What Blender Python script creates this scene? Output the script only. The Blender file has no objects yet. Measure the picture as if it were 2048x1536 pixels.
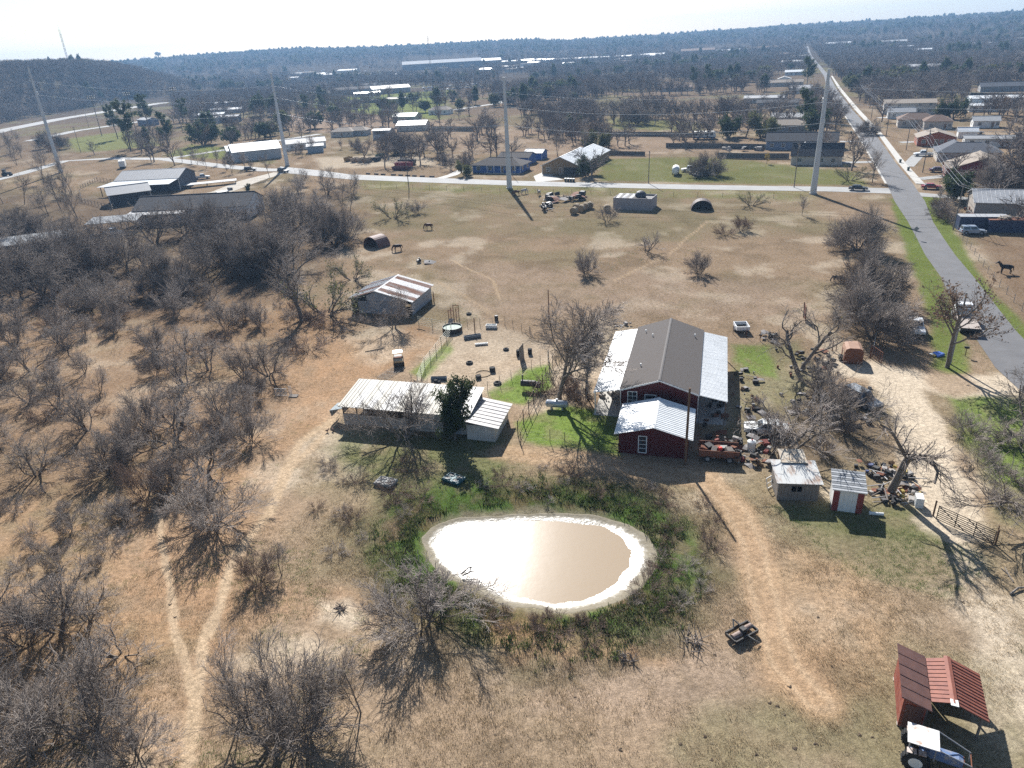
import bpy, math, random
import numpy as np
from mathutils import Vector, Matrix
R = math.radians
SC = bpy.context.scene
COL = SC.collection

# ------------------------------------------------------------------ camera, sky, sun, exposure
CAM_H, PITCH, ROLL, FPX = 40.0, R(25.5), R(3.2), 1423.0       # focal length in pixels of a 2048 px wide frame
SUN_EL, SUN_AZ = R(34.5), R(-6.0)                              # azimuth from +Y, negative is to the left
_f = np.array([0, math.cos(PITCH), -math.sin(PITCH)])
_r0 = np.array([1.0, 0, 0]); _u0 = np.array([0, math.sin(PITCH), math.cos(PITCH)])
_ir = math.cos(ROLL) * _r0 - math.sin(ROLL) * _u0
_iu = math.sin(ROLL) * _r0 + math.cos(ROLL) * _u0
cd = bpy.data.cameras.new('camera'); cam = bpy.data.objects.new('camera', cd); COL.objects.link(cam)
cd.sensor_fit = 'HORIZONTAL'; cd.sensor_width = 36.0; cd.lens = 36.0 * FPX / 2048
cd.clip_start = 0.5; cd.clip_end = 20000
cam.matrix_world = Matrix(((_ir[0], _iu[0], -_f[0], 0), (_ir[1], _iu[1], -_f[1], 0), (_ir[2], _iu[2], -_f[2], CAM_H), (0, 0, 0, 1)))
SC.camera = cam
world = bpy.data.worlds.new('World'); SC.world = world; world.use_nodes = True
wn = world.node_tree.nodes; wl = world.node_tree.links
bg = wn['Background']; bg.inputs[1].default_value = 0.058
sky = wn.new('ShaderNodeTexSky'); sky.sky_type = 'NISHITA'; sky.sun_disc = False
sky.sun_elevation = SUN_EL; sky.sun_rotation = SUN_AZ; sky.altitude = 120; sky.air_density = 1.0; sky.dust_density = 0.7; sky.ozone_density = 1.6
wl.new(sky.outputs[0], bg.inputs[0])
sd = bpy.data.lights.new('sun', 'SUN'); sd.energy = 5.0; sd.angle = R(0.53); sd.color = (1.0, 0.975, 0.94)
sun = bpy.data.objects.new('sun', sd); COL.objects.link(sun)
_sdir = Vector((math.sin(SUN_AZ) * math.cos(SUN_EL), math.cos(SUN_AZ) * math.cos(SUN_EL), math.sin(SUN_EL)))
sun.rotation_euler = _sdir.to_track_quat('Z', 'Y').to_euler(); sun.location = (0, 0, 200)
vs = SC.view_settings; vs.view_transform = 'Standard'; vs.look = 'None'; vs.gamma = 1.0; vs.use_curve_mapping = False
vs.exposure = 1.0
SC.cycles.max_bounces = 5; SC.cycles.diffuse_bounces = 2; SC.cycles.glossy_bounces = 2; SC.cycles.transmission_bounces = 3
SC.cycles.volume_bounces = 0; SC.cycles.transparent_max_bounces = 6
SC.cycles.use_adaptive_sampling = True; SC.cycles.adaptive_threshold = 0.015
SC.cycles.use_denoising = False

# ------------------------------------------------------------------ survey: a point of the ground plan from its bearing in the frame
def at(px, py, z=0.0):
    d = _f + _ir * ((px - 1024) / FPX) + _iu * ((768 - py) / FPX)
    t = (z - CAM_H) / d[2]
    return (float(d[0] * t), float(d[1] * t), z)
def atd(px, py, dist):
    d = _f + _ir * ((px - 1024) / FPX) + _iu * ((768 - py) / FPX)
    k = dist / math.hypot(d[0], d[1])
    return (float(d[0] * k), float(d[1] * k), float(CAM_H + d[2] * k))
def proj(x, y, z=0.0):
    v = np.array([x, y, z - CAM_H]); d = v @ _f
    return 1024 + FPX * (v @ _ir) / d, 768 - FPX * (v @ _iu) / d
def heading(a, b):
    p, q = at(*a), at(*b)
    return math.atan2(q[1] - p[1], q[0] - p[0])

# ------------------------------------------------------------------ helpers
def tag(o, label=None, cat=None, group=None, kind=None):
    if label: o['label'] = label
    if cat: o['category'] = cat
    if group: o['group'] = group
    if kind: o['kind'] = kind
    return o
def thing(name, label, cat, loc=(0, 0, 0), rz=0.0, group=None):
    o = bpy.data.objects.new(name, None); COL.objects.link(o); o.empty_display_size = 0.3
    o.location = loc; o.rotation_euler = (0, 0, rz)
    return tag(o, label, cat, group)
def copy_tree(o, parent=None):
    c = o.copy(); COL.objects.link(c)
    if parent: c.parent = parent
    for ch in o.children: copy_tree(ch, c)
    return c
def mesh_np(name, V, F, mat=None, smooth=False):
    V = np.asarray(V, np.float32); F = np.asarray(F, np.int32); k = F.shape[1]
    me = bpy.data.meshes.new(name)
    me.vertices.add(len(V)); me.vertices.foreach_set('co', V.ravel())
    me.loops.add(F.size); me.loops.foreach_set('vertex_index', F.ravel())
    me.polygons.add(len(F)); me.polygons.foreach_set('loop_start', np.arange(0, F.size, k, dtype=np.int32))
    if smooth: me.polygons.foreach_set('use_smooth', np.ones(len(F), bool))
    if mat: me.materials.append(mat)
    me.update(calc_edges=True)
    return me
class MB:
    def __init__(s): s.v = []; s.f = []; s.M = None
    def add(s, vs, fs):
        b = len(s.v)
        if s.M is not None: vs = [tuple(s.M @ Vector(v)) for v in vs]
        s.v += [tuple(v) for v in vs]; s.f += [tuple(b + i for i in f) for f in fs]; return s
    def box(s, c, d, rz=0.0, rx=0.0, ry=0.0):
        hx, hy, hz = d[0] / 2, d[1] / 2, d[2] / 2
        m = Matrix.Rotation(rz, 3, 'Z') @ Matrix.Rotation(ry, 3, 'Y') @ Matrix.Rotation(rx, 3, 'X')
        vs = [Vector(c) + m @ Vector((x, y, z)) for x in (-hx, hx) for y in (-hy, hy) for z in (-hz, hz)]
        return s.add(vs, [(0, 1, 3, 2), (4, 6, 7, 5), (0, 4, 5, 1), (2, 3, 7, 6), (0, 2, 6, 4), (1, 5, 7, 3)])
    def bx(s, x0, x1, y0, y1, z0, z1): return s.box(((x0 + x1) / 2, (y0 + y1) / 2, (z0 + z1) / 2), (x1 - x0, y1 - y0, z1 - z0))
    def cyl(s, p0, p1, r0, r1=None, n=10, caps=True):
        if r1 is None: r1 = r0
        a, b = Vector(p0), Vector(p1); d = (b - a).normalized()
        u = d.orthogonal().normalized(); w = d.cross(u)
        vs = []
        for i in range(n):
            t = 2 * math.pi * i / n; k = u * math.cos(t) + w * math.sin(t)
            vs += [a + k * r0, b + k * r1]
        fs = [(2 * i, 2 * ((i + 1) % n), 2 * ((i + 1) % n) + 1, 2 * i + 1) for i in range(n)]
        if caps: fs += [tuple(2 * i for i in range(n))[::-1], tuple(2 * i + 1 for i in range(n))]
        return s.add(vs, fs)
    def pipe(s, pts, r, n=6):
        for a, b in zip(pts[:-1], pts[1:]): s.cyl(a, b, r, r, n)
        return s
    def ring(s, c, Rr, r, n=24, m=6, axis='Z', sx=1.0, sy=1.0):
        vs, fs = [], []
        for i in range(n):
            t = 2 * math.pi * i / n
            for j in range(m):
                q = 2 * math.pi * j / m; a = Rr + r * math.cos(q)
                x, y, z = a * math.cos(t) * sx, a * math.sin(t) * sy, r * math.sin(q)
                if axis == 'X': x, y, z = z, x, y
                if axis == 'Y': x, y, z = x, z, y
                vs.append((c[0] + x, c[1] + y, c[2] + z))
        for i in range(n):
            for j in range(m):
                fs.append((i * m + j, ((i + 1) % n) * m + j, ((i + 1) % n) * m + (j + 1) % m, i * m + (j + 1) % m))
        return s.add(vs, fs)
    def sph(s, c, r, nu=10, nv=6):
        vs, fs = [], []
        for j in range(nv + 1):
            p = math.pi * j / nv
            for i in range(nu):
                t = 2 * math.pi * i / nu
                vs.append((c[0] + r[0] * math.sin(p) * math.cos(t), c[1] + r[1] * math.sin(p) * math.sin(t), c[2] + r[2] * math.cos(p)))
        for j in range(nv):
            for i in range(nu): fs.append((j * nu + i, (j + 1) * nu + i, (j + 1) * nu + (i + 1) % nu, j * nu + (i + 1) % nu))
        return s.add(vs, fs)
    def ext(s, prof, a0, a1, axis='X'):
        # closed profile pushed along an axis (X: profile is y,z; Y: profile is x,z; Z: profile is x,y)
        n = len(prof)
        def P(p, a): return (a, p[0], p[1]) if axis == 'X' else ((p[0], a, p[1]) if axis == 'Y' else (p[0], p[1], a))
        vs = [P(p, a0) for p in prof] + [P(p, a1) for p in prof]
        fs = [(i, (i + 1) % n, n + (i + 1) % n, n + i) for i in range(n)] + [tuple(range(n))[::-1], tuple(range(n, 2 * n))]
        return s.add(vs, fs)
    def loft(s, rings, close=True):
        # rings of equal length joined one to the next
        n = len(rings[0]); vs = [p for r in rings for p in r]; fs = []
        for k in range(len(rings) - 1):
            for i in range(n): fs.append((k * n + i, k * n + (i + 1) % n, (k + 1) * n + (i + 1) % n, (k + 1) * n + i))
        if close: fs += [tuple(range(n))[::-1], tuple(range((len(rings) - 1) * n, len(rings) * n))]
        return s.add(vs, fs)
    def slab(s, q, t):
        # a sheet of four corners with thickness t downwards along its normal
        a, b, c, d = [Vector(p) for p in q]; n = (b - a).cross(d - a).normalized() * t
        if n.z < -.1 * t: n = -n
        return s.add([a, b, c, d, a - n, b - n, c - n, d - n], [(0, 1, 2, 3), (7, 6, 5, 4), (0, 4, 5, 1), (1, 5, 6, 2), (2, 6, 7, 3), (3, 7, 4, 0)])
    def mesh(s, name, mat, smooth=False):
        me = bpy.data.meshes.new(name); me.from_pydata(s.v, [], s.f); me.materials.append(mat)
        if smooth:
            for p in me.polygons: p.use_smooth = True
        me.update(); return me
    def build(s, name, mat, parent=None, loc=(0, 0, 0), rz=0.0, smooth=False):
        o = bpy.data.objects.new(name, s.mesh(name, mat, smooth)); COL.objects.link(o)
        o.location = loc; o.rotation_euler = (0, 0, rz)
        if parent: o.parent = parent
        return o
def inst(name, me, parent=None, loc=(0, 0, 0), rot=(0, 0, 0), sc=None):
    o = bpy.data.objects.new(name, me); COL.objects.link(o); o.location = loc; o.rotation_euler = rot
    if sc is not None: o.scale = sc if hasattr(sc, '__len__') else (sc, sc, sc)
    if parent: o.parent = parent
    return o

# ------------------------------------------------------------------ materials
_mats = {}
def mat(name, c, c2=None, scale=2.0, lo=0.35, hi=0.7, rough=0.85, metal=0.0, bump=0.0, bscale=20.0, stretch=(1, 1, 1), spec=0.4, var=0.12, thru=0.0):
    if name in _mats: return _mats[name]
    m = bpy.data.materials.new(name); m.use_nodes = True; nt = m.node_tree; N = nt.nodes; L = nt.links
    b = N['Principled BSDF']; b.inputs['Roughness'].default_value = rough; b.inputs['Metallic'].default_value = metal
    b.inputs['Specular IOR Level'].default_value = spec
    if c2 is None:
        k = 1 + var; j = 1 - var; c1 = tuple(min(1, x * k) for x in c); c2 = tuple(x * j for x in c); lo, hi = 0.3, 0.7
    else: c1 = c
    tc = N.new('ShaderNodeTexCoord'); mp = N.new('ShaderNodeMapping'); mp.inputs['Scale'].default_value = stretch
    oi = N.new('ShaderNodeObjectInfo'); ad = N.new('ShaderNodeVectorMath'); ad.operation = 'ADD'
    L.new(tc.outputs['Object'], mp.inputs[0]); L.new(mp.outputs[0], ad.inputs[0]); L.new(oi.outputs['Location'], ad.inputs[1])
    nz = N.new('ShaderNodeTexNoise'); nz.inputs['Scale'].default_value = scale; nz.inputs['Detail'].default_value = 5; nz.inputs['Roughness'].default_value = 0.65
    L.new(ad.outputs[0], nz.inputs[0])
    rp = N.new('ShaderNodeValToRGB'); e = rp.color_ramp.elements
    e[0].position = lo; e[0].color = (*c1, 1); e[1].position = hi; e[1].color = (*c2, 1)
    L.new(nz.outputs['Fac'], rp.inputs[0]); L.new(rp.outputs[0], b.inputs['Base Color'])
    if bump:
        n2 = N.new('ShaderNodeTexNoise'); n2.inputs['Scale'].default_value = bscale; n2.inputs['Detail'].default_value = 4
        L.new(ad.outputs[0], n2.inputs[0])
        bp = N.new('ShaderNodeBump'); bp.inputs['Strength'].default_value = bump; bp.inputs['Distance'].default_value = 0.05
        L.new(n2.outputs['Fac'], bp.inputs['Height']); L.new(bp.outputs[0], b.inputs['Normal'])
    if thru:
        tr = N.new('ShaderNodeBsdfTranslucent'); mx = N.new('ShaderNodeMixShader'); mx.inputs[0].default_value = thru
        L.new(rp.outputs[0], tr.inputs[0]); L.new(b.outputs[0], mx.inputs[1]); L.new(tr.outputs[0], mx.inputs[2]); L.new(mx.outputs[0], N['Material Output'].inputs[0])
    _mats[name] = m
    return m
def glass(name='dark_glass', c=(0.03, 0.04, 0.05)):
    return mat(name, c, rough=0.08, spec=0.8, var=0.3, scale=0.7)

# ------------------------------------------------------------------ noise and distance fields for the ground plan
_rs = np.random.RandomState(7)
_lat = _rs.rand(256, 256)
def vnoise(x, y):
    xi = np.floor(x).astype(int); yi = np.floor(y).astype(int); fx = x - xi; fy = y - yi
    fx = fx * fx * (3 - 2 * fx); fy = fy * fy * (3 - 2 * fy)
    a = _lat[xi % 256, yi % 256]; b = _lat[(xi + 1) % 256, yi % 256]; c = _lat[xi % 256, (yi + 1) % 256]; d = _lat[(xi + 1) % 256, (yi + 1) % 256]
    return (a * (1 - fx) + b * fx) * (1 - fy) + (c * (1 - fx) + d * fx) * fy
def fbm(x, y, s, o=4):
    t = 0; w = 0; a = 1.0
    for k in range(o):
        t = t + a * vnoise(x / s + 17.3 * k, y / s - 9.1 * k); w += a; a *= 0.55; s = s / 2.03
    return t / w
def sstep(a, b, x):
    t = np.clip((x - a) / (b - a), 0, 1); return t * t * (3 - 2 * t)
def dline(X, Y, pts):
    d = np.full(X.shape, 1e9)
    for (ax, ay), (bx_, by_) in zip(pts[:-1], pts[1:]):
        vx, vy = bx_ - ax, by_ - ay; L2 = vx * vx + vy * vy + 1e-9
        t = np.clip(((X - ax) * vx + (Y - ay) * vy) / L2, 0, 1)
        d = np.minimum(d, np.hypot(X - ax - t * vx, Y - ay - t * vy))
    return d
def dpoly(X, Y, pts):
    # signed distance, negative inside
    n = len(pts); ins = np.zeros(X.shape, bool); j = n - 1
    for i in range(n):
        xi, yi = pts[i]; xj, yj = pts[j]
        c = ((yi > Y) != (yj > Y)) & (X < (xj - xi) * (Y - yi) / (yj - yi + 1e-12) + xi)
        ins ^= c; j = i
    d = dline(X, Y, list(pts) + [pts[0]])
    return np.where(ins, -d, d)
def gp(pp): return [at(*p)[:2] for p in pp]

# ------------------------------------------------------------------ terrain
POND_C = np.array(at(1090, 1115)[:2])
_pw = gp([(868, 1080), (884, 1055), (910, 1042), (960, 1036), (1060, 1030), (1150, 1035), (1212, 1048), (1248, 1068), (1268, 1096), (1264, 1126), (1242, 1154), (1205, 1180), (1165, 1196), (1110, 1202), (1040, 1190), (985, 1168), (930, 1144), (888, 1114)])
_pc = np.mean(_pw, 0); _pw = [tuple(_pc + (np.array(p) - _pc) * .95) for p in _pw]
_ha = np.array(at(-60, 258)[:2]); _hb = np.array(at(225, 206)[:2])
_hd = (_hb - _ha) / np.linalg.norm(_hb - _ha); _hn = np.array([-_hd[1], _hd[0]])
_RX = np.array([-400, 0, 250, 400, 600, 800, 1000, 1080, 1105, 1250, 1348, 1450, 1587, 1750, 1900, 2048, 2500])
_RY = np.array([150, 135, 122, 111, 99, 93, 84, 81, 83.5, 76, 70, 63, 52.5, 44, 34, 24, -2])
def _ridge():
    az, hh = [], []
    for x, y in zip(_RX, _RY):
        d = _f + _ir * ((x - 1024) / FPX) + _iu * ((768 - y) / FPX)
        az.append(math.atan2(d[0], d[1])); hh.append(CAM_H + d[2] / math.hypot(d[0], d[1]) * 3000 - 7)
    return np.array(az), np.array(hh)
_RAZ, _RHH = _ridge()
def gz(X, Y):
    X = np.asarray(X, float); Y = np.asarray(Y, float)
    r = np.hypot(X, Y); az = np.arctan2(X, Y)
    far = np.interp(az, _RAZ, _RHH) * sstep(1100, 2900, r) + 14 * (fbm(X, Y, 700, 3) - .5) * sstep(900, 1800, r)
    rf = np.interp(az, [math.atan2(*_ha), math.atan2(*_hb)], [np.hypot(*_ha), np.hypot(*_hb)])
    hill = 41 * sstep(6, 150, r - rf) * (1 - sstep(-0.49, -0.33, az)) * (1 - sstep(1300, 1800, r)) * (0.85 + 0.3 * fbm(X, Y, 120, 2))
    small = (0.10 * (fbm(X, Y, 9, 3) - .5) + .10 * (fbm(X + 5, Y, 2.0, 2) - .5)) * (1 - sstep(62, 96, r))
    pd = dpoly(X, Y, _pw)
    bowl = -0.55 * (1 - sstep(-1.0, 3.2, pd)) + 0.18 * np.exp(-((pd - 5.5) / 2.2) ** 2)
    return np.maximum(far, hill) + small + np.where(r < 120, bowl, 0)
def gz1(x, y): return float(gz(np.array([x]), np.array([y]))[0])
# ------------------------------------------------------------------ ground sheet
def build_ground():
    th = np.concatenate([np.arange(-180, -52, 4.0), np.arange(-52, 52, 0.18), np.arange(52, 180, 4.0)])
    rr = [2.0, 8.0, 14.0]
    r = 18.0
    while r < 240: rr.append(r); r *= 1.0085
    while r < 4400: rr.append(r); r *= 1.017
    rr = np.array(rr); nt, nr = len(th), len(rr)
    T, Q = np.meshgrid(np.radians(th), rr)
    X = (Q * np.sin(T)); Y = (Q * np.cos(T)); Z = gz(X, Y)
    V = np.stack([X, Y, Z], -1).reshape(-1, 3)
    i = np.arange(nr - 1)[:, None]; j = np.arange(nt)[None, :]
    a = i * nt + j; b = i * nt + (j + 1) % nt
    F = np.stack([a, b, b + nt, a + nt], -1).reshape(-1, 4)[:, ::-1]
    V = np.vstack([V, [[0, 0, gz1(0, 0)]]]); c = len(V) - 1
    me = mesh_np('ground', V, F, None, True)
    me.materials.append(ground_mat())
    x, y = V[:, 0], V[:, 1]
    C = ground_colour(x, y)
    at_ = me.color_attributes.new('soil', 'FLOAT_COLOR', 'POINT')
    at_.data.foreach_set('color', np.concatenate([C, np.ones((len(C), 1))], 1).astype(np.float32).ravel())
    o = bpy.data.objects.new('ground', me); COL.objects.link(o)
    tag(o, kind='structure', label='dry winter pasture with tan grass, orange soil and green patches')
TAN, DRY, SAND, ORANGE = (.29, .212, .142), (.17, .125, .08), (.50, .415, .31), (.33, .205, .118)
GREEN, OLIVE, LITTER, DKGREEN, PINK = (.125, .19, .035), (.165, .152, .082), (.125, .095, .07), (.06, .095, .022), (.34, .255, .19)
TRAILS = [([(665, 838), (600, 885), (565, 945), (535, 1030), (490, 1082), (455, 1140), (442, 1205), (408, 1285), (392, 1370), (375, 1530)], .48),
          ([(310, 985), (318, 1080), (335, 1165), (352, 1260), (368, 1330), (380, 1380)], .35),
          ([(700, 800), (640, 880), (585, 930), (556, 990), (536, 1030)], .4),
          ([(1010, 905), (1120, 915), (1300, 938), (1420, 962), (1480, 1020), (1508, 1100), (1528, 1180), (1545, 1270), (1575, 1330), (1640, 1400)], 1.05),
          ([(900, 520), (985, 560), (1000, 600)], .25), ([(1230, 560), (1340, 505), (1420, 440)], .25), ([(870, 560), (930, 590), (1000, 640)], .5)]
def ground_colour(x, y):
    n1 = fbm(x, y, 14, 4); n2 = fbm(x + 91, y - 40, 5, 4); n3 = fbm(x - 33, y + 71, 1.6, 3); n4 = fbm(x + 300, y + 10, 38, 3)
    r = np.hypot(x, y)
    C = np.ones((len(x), 3)) * np.array(TAN)
    def mix(c, w):
        nonlocal C
        C = C * (1 - w[:, None]) + np.array(c)[None] * w[:, None]
    def poly(pp, soft, c, amt=1.0, nz=0.0):
        d = dpoly(x, y, gp(pp)) + (n2 - .5) * soft * 3
        w = (1 - sstep(-soft, soft, d)) * amt
        if nz: w = w * np.clip(1 - nz + nz * 2 * sstep(.35, .65, n3 * .5 + n2 * .5), 0, 1)
        mix(c, w)
    mix(OLIVE, sstep(.45, .68, n1) * .45)
    mix(DRY, sstep(.5, .75, n2) * .55)
    mix(SAND, sstep(.56, .72, fbm(x - 70, y, 8, 4)) * .55)
    # far country under the woods
    mix(LITTER, sstep(330, 520, r) * .8); mix((.075, .062, .05), sstep(600, 1000, r) * .92)
    mix(OLIVE, sstep(330, 520, r) * (1 - sstep(900, 1200, r)) * sstep(.55, .65, n4) * .6)
    # left thicket: orange soil and litter
    poly([(-200, 560), (520, 560), (700, 640), (690, 700), (640, 800), (540, 900), (480, 1150), (430, 1536), (-300, 1536)], 3, ORANGE, .62, .6)
    poly([(-200, 560), (480, 560), (600, 700), (560, 850), (300, 960), (-200, 1050)], 4, LITTER, .42, .5)
    poly([(-200, 380), (480, 400), (700, 380), (720, 450), (620, 560), (500, 600), (-200, 620)], 5, LITTER, .75, .35)
    poly([(-200, 1330), (240, 1340), (260, 1536), (-200, 1536)], 2, LITTER, .6, .4)
    poly([(660, 690), (840, 650), (900, 690), (770, 750), (700, 770), (660, 850), (560, 900), (600, 800)], 1.5, ORANGE, .75, .3)
    poly([(690, 670), (790, 650), (860, 690), (750, 740)], 1.5, SAND, .5, .6)
    poly([(300, 1090), (480, 1130), (560, 1170), (720, 1180), (760, 1240), (560, 1230), (430, 1300), (280, 1240)], 1.2, ORANGE, .55, .5)
    poly([(640, 1205), (700, 1200), (745, 1235), (700, 1262), (640, 1240)], .8, SAND, .9, .4)
    # corral yard and house surrounds
    poly([(905, 670), (960, 640), (1110, 690), (1100, 730), (975, 790), (830, 780), (850, 740)], .8, SAND, .7, .3)
    poly([(905, 670), (960, 640), (1110, 690), (1100, 730), (975, 790), (830, 780), (850, 740)], .8, TAN, .3)
    poly([(820, 745), (900, 680), (905, 700), (850, 760)], .5, GREEN, .75, .4)
    poly([(975, 785), (1040, 740), (1100, 728), (1110, 775), (1050, 810), (985, 800)], .5, GREEN, .9, .45)
    poly([(1030, 845), (1130, 810), (1235, 830), (1238, 912), (1050, 882)], .6, GREEN, .9, .35)
    poly([(1465, 690), (1600, 680), (1640, 760), (1540, 900), (1470, 880)], 1, OLIVE, .8, .4)
    poly([(1465, 690), (1540, 690), (1560, 760), (1475, 740)], .6, GREEN, .7, .6)
    poly([(1480, 820), (1700, 790), (1800, 900), (1640, 950), (1480, 930)], 1, LITTER, .55, .5)
    # pond margin: green weeds, dark mud, then the trodden bank
    dp = dpoly(x, y, _pw)
    mix((.115, .105, .055), (1 - sstep(6, 9.5, dp + (n2 - .5) * 6)) * .8)
    mix((.062, .102, .024), (1 - sstep(4.2, 7.0, dp + (n2 - .5) * 5)) * sstep(.34, .50, n3 * .6 + n2 * .4) * .92)
    mix((.15, .09, .06), (1 - sstep(4.0, 7.5, dp + (n1 - .5) * 6)) * sstep(.52, .62, fbm(x + 9, y + 4, 4, 3)) * .6)
    mix((.22, .19, .125), 1 - sstep(.9, 2.2, dp + (n3 - .5) * 2.0))
    poly([(690, 850), (1000, 870), (1010, 960), (900, 1030), (800, 1010), (640, 900)], 1.5, DKGREEN, .55, .6)
    # lower right pasture
    poly([(1540, 1010), (1840, 1010), (1990, 1130), (1900, 1200), (1700, 1150), (1580, 1080)], 1.5, OLIVE, .6, .4)
    poly([(1540, 1010), (1840, 1010), (1900, 1080), (1700, 1090)], 1.0, DKGREEN, .35, .5)
    poly([(1560, 1100), (1700, 1120), (1800, 1220), (1780, 1340), (1600, 1340), (1540, 1250)], 1.5, (.36, .245, .15), .75, .4)
    poly([(900, 1300), (1400, 1270), (1560, 1330), (1500, 1440), (1000, 1420)], 1.5, PINK, .45, .6)
    poly([(1400, 1400), (1800, 1360), (2100, 1250), (2100, 1600), (1300, 1600)], 1.5, OLIVE, .42, .6)
    poly([(960, 1230), (1250, 1290), (1350, 1330), (1000, 1320)], 1, ORANGE, .7, .6)
    poly([(1500, 1290), (1660, 1290), (1760, 1380), (1640, 1440), (1500, 1380)], 1.2, ORANGE, .5, .6)
    poly([(1880, 1180), (2060, 1230), (2060, 1420), (1960, 1350)], 1.2, SAND, .5, .5)
    # right side: sandy drive, verges, garden green
    poly([(1880, 785), (2100, 800), (2100, 1080), (2000, 1040), (1930, 900)], 1.0, OLIVE, .9, .2)
    poly([(1895, 790), (2100, 805), (2100, 1000), (1990, 960), (1930, 880)], .8, GREEN, .7, .5)
    for pp, w, c, a in [([(2060, 765), (1900, 772), (1800, 752), (1735, 738), (1690, 735)], 2.8, SAND, .95), ([(1790, 755), (1830, 830), (1855, 900), (1880, 980), (1905, 1050)], 2.7, SAND, .95),
                        ([(1905, 1050), (1950, 1150), (2000, 1260), (2080, 1420)], 1.2, SAND, .5), ([(1690, 735), (1640, 660), (1560, 640)], 2.2, SAND, .6), ([(1900, 772), (1870, 700), (1850, 640), (1880, 690)], 2.5, TAN, .8)]:
        d = dline(x, y, gp(pp)) + (n3 - .5) * 1.6 + (n2 - .5) * 1.4
        mix(c, (1 - sstep(w - .7, w + .7, d)) * a)
    for pp, w in [([(1800, 400), (1822, 470), (1860, 560), (1895, 650), (1905, 735)], 1.9), ([(1858, 395), (1880, 450), (1912, 520), (1960, 590), (2040, 668), (2100, 720)], 2.2)]:
        d = dline(x, y, gp(pp)) + (n2 - .5) * 1.5
        mix((.14, .18, .045), (1 - sstep(w - .6, w + .8, d)) * .9)
    poly([(1950, 470), (2200, 490), (2200, 800), (2070, 680)], 1.5, (.21, .145, .095), .85, .2)
    # pasture beyond the house: pale bare patches, greener by the road
    poly([(700, 380), (1640, 395), (1640, 470), (1200, 480), (760, 460)], 4, OLIVE, .35, .6)
    poly([(720, 356), (1600, 382), (1640, 388), (1600, 400), (720, 380)], 2.5, GREEN, .35, .6)
    poly([(880, 520), (1250, 540), (1600, 560), (1640, 640), (1200, 640), (900, 620)], 4, PINK, .5, .7)
    # lawns across the road
    poly([(1200, 318), (1440, 315), (1720, 345), (1740, 372), (1200, 362)], 2, (.155, .165, .06), .85, .2)
    poly([(560, 340), (880, 322), (900, 350), (700, 350)], 2, TAN, .7, .3)
    poly([(630, 315), (850, 312), (880, 330), (640, 338)], 2, SAND, .85)
    poly([(120, 280), (250, 262), (330, 290), (160, 306)], 3, (.17, .18, .075), .85)
    poly([(380, 290), (520, 300), (540, 326), (330, 312)], 3, (.16, .20, .05), .7)
    poly([(600, 200), (900, 180), (880, 240), (600, 215)], 5, (.16, .19, .06), .8)
    poly([(860, 245), (1300, 270), (1560, 300), (1200, 310), (820, 300)], 5, PINK, .55, .5)
    poly([(1220, 235), (1400, 245), (1400, 262), (1220, 258)], 4, (.15, .17, .06), .7)
    poly([(560, 225), (900, 240), (820, 275), (560, 262)], 4, PINK, .5, .4)
    # trails
    for pp, w in TRAILS:
        d = dline(x + (n1 - .5) * 1.2, y + (n2 - .5) * 1.0, gp(pp)) + (n3 - .5) * .45
        if w > 1: mix((.38, .255, .155), (1 - sstep(.9, 2.4, d)) * .75); d = np.abs(d - .8) + .25; w = .5
        mix((.43, .32, .21), (1 - sstep(w * .5, w * 1.45, d)) * (.95 if w != .5 else .45) * (.65 + .7 * np.clip(n2, 0, .5)))
    k = (0.86 + 0.28 * n3) * (1 - .24 * sstep(88, 105, y + .25 * x) * (1 - sstep(330, 520, r)))   # the upper pasture's colour is scaled darker
    return np.clip(C * k[:, None], 0, 1)
def ground_mat():
    m = bpy.data.materials.new('pasture'); m.use_nodes = True; nt = m.node_tree; N = nt.nodes; L = nt.links
    b = N['Principled BSDF']; b.inputs['Roughness'].default_value = .95; b.inputs['Specular IOR Level'].default_value = .0
    a = N.new('ShaderNodeAttribute'); a.attribute_name = 'soil'
    g = N.new('ShaderNodeNewGeometry')
    def nz(s, d=6, ro=.7):
        n = N.new('ShaderNodeTexNoise'); n.inputs['Scale'].default_value = s; n.inputs['Detail'].default_value = d; n.inputs['Roughness'].default_value = ro
        L.new(g.outputs['Position'], n.inputs[0]); return n
    n1 = nz(2.2, 8, .75); n2 = nz(11.0, 6, .75)
    mr = N.new('ShaderNodeMapRange'); mr.inputs[1].default_value = .3; mr.inputs[2].default_value = .7; mr.inputs[3].default_value = .55; mr.inputs[4].default_value = 1.42
    L.new(n1.outputs['Fac'], mr.inputs[0])
    mr2 = N.new('ShaderNodeMapRange'); mr2.inputs[1].default_value = .3; mr2.inputs[2].default_value = .7; mr2.inputs[3].default_value = .58; mr2.inputs[4].default_value = 1.44
    L.new(n2.outputs['Fac'], mr2.inputs[0])
    mu = N.new('ShaderNodeMath'); mu.operation = 'MULTIPLY'; L.new(mr.outputs[0], mu.inputs[0]); L.new(mr2.outputs[0], mu.inputs[1])
    vm = N.new('ShaderNodeVectorMath'); vm.operation = 'SCALE'; L.new(a.outputs['Color'], vm.inputs[0]); L.new(mu.outputs[0], vm.inputs['Scale'])
    L.new(vm.outputs[0], b.inputs['Base Color'])
    bp = N.new('ShaderNodeBump'); bp.inputs['Strength'].default_value = .6; bp.inputs['Distance'].default_value = .14
    n3 = nz(3.5, 8, .8); L.new(n3.outputs['Fac'], bp.inputs['Height']); L.new(bp.outputs[0], b.inputs['Normal'])
    return m
build_ground()

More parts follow.
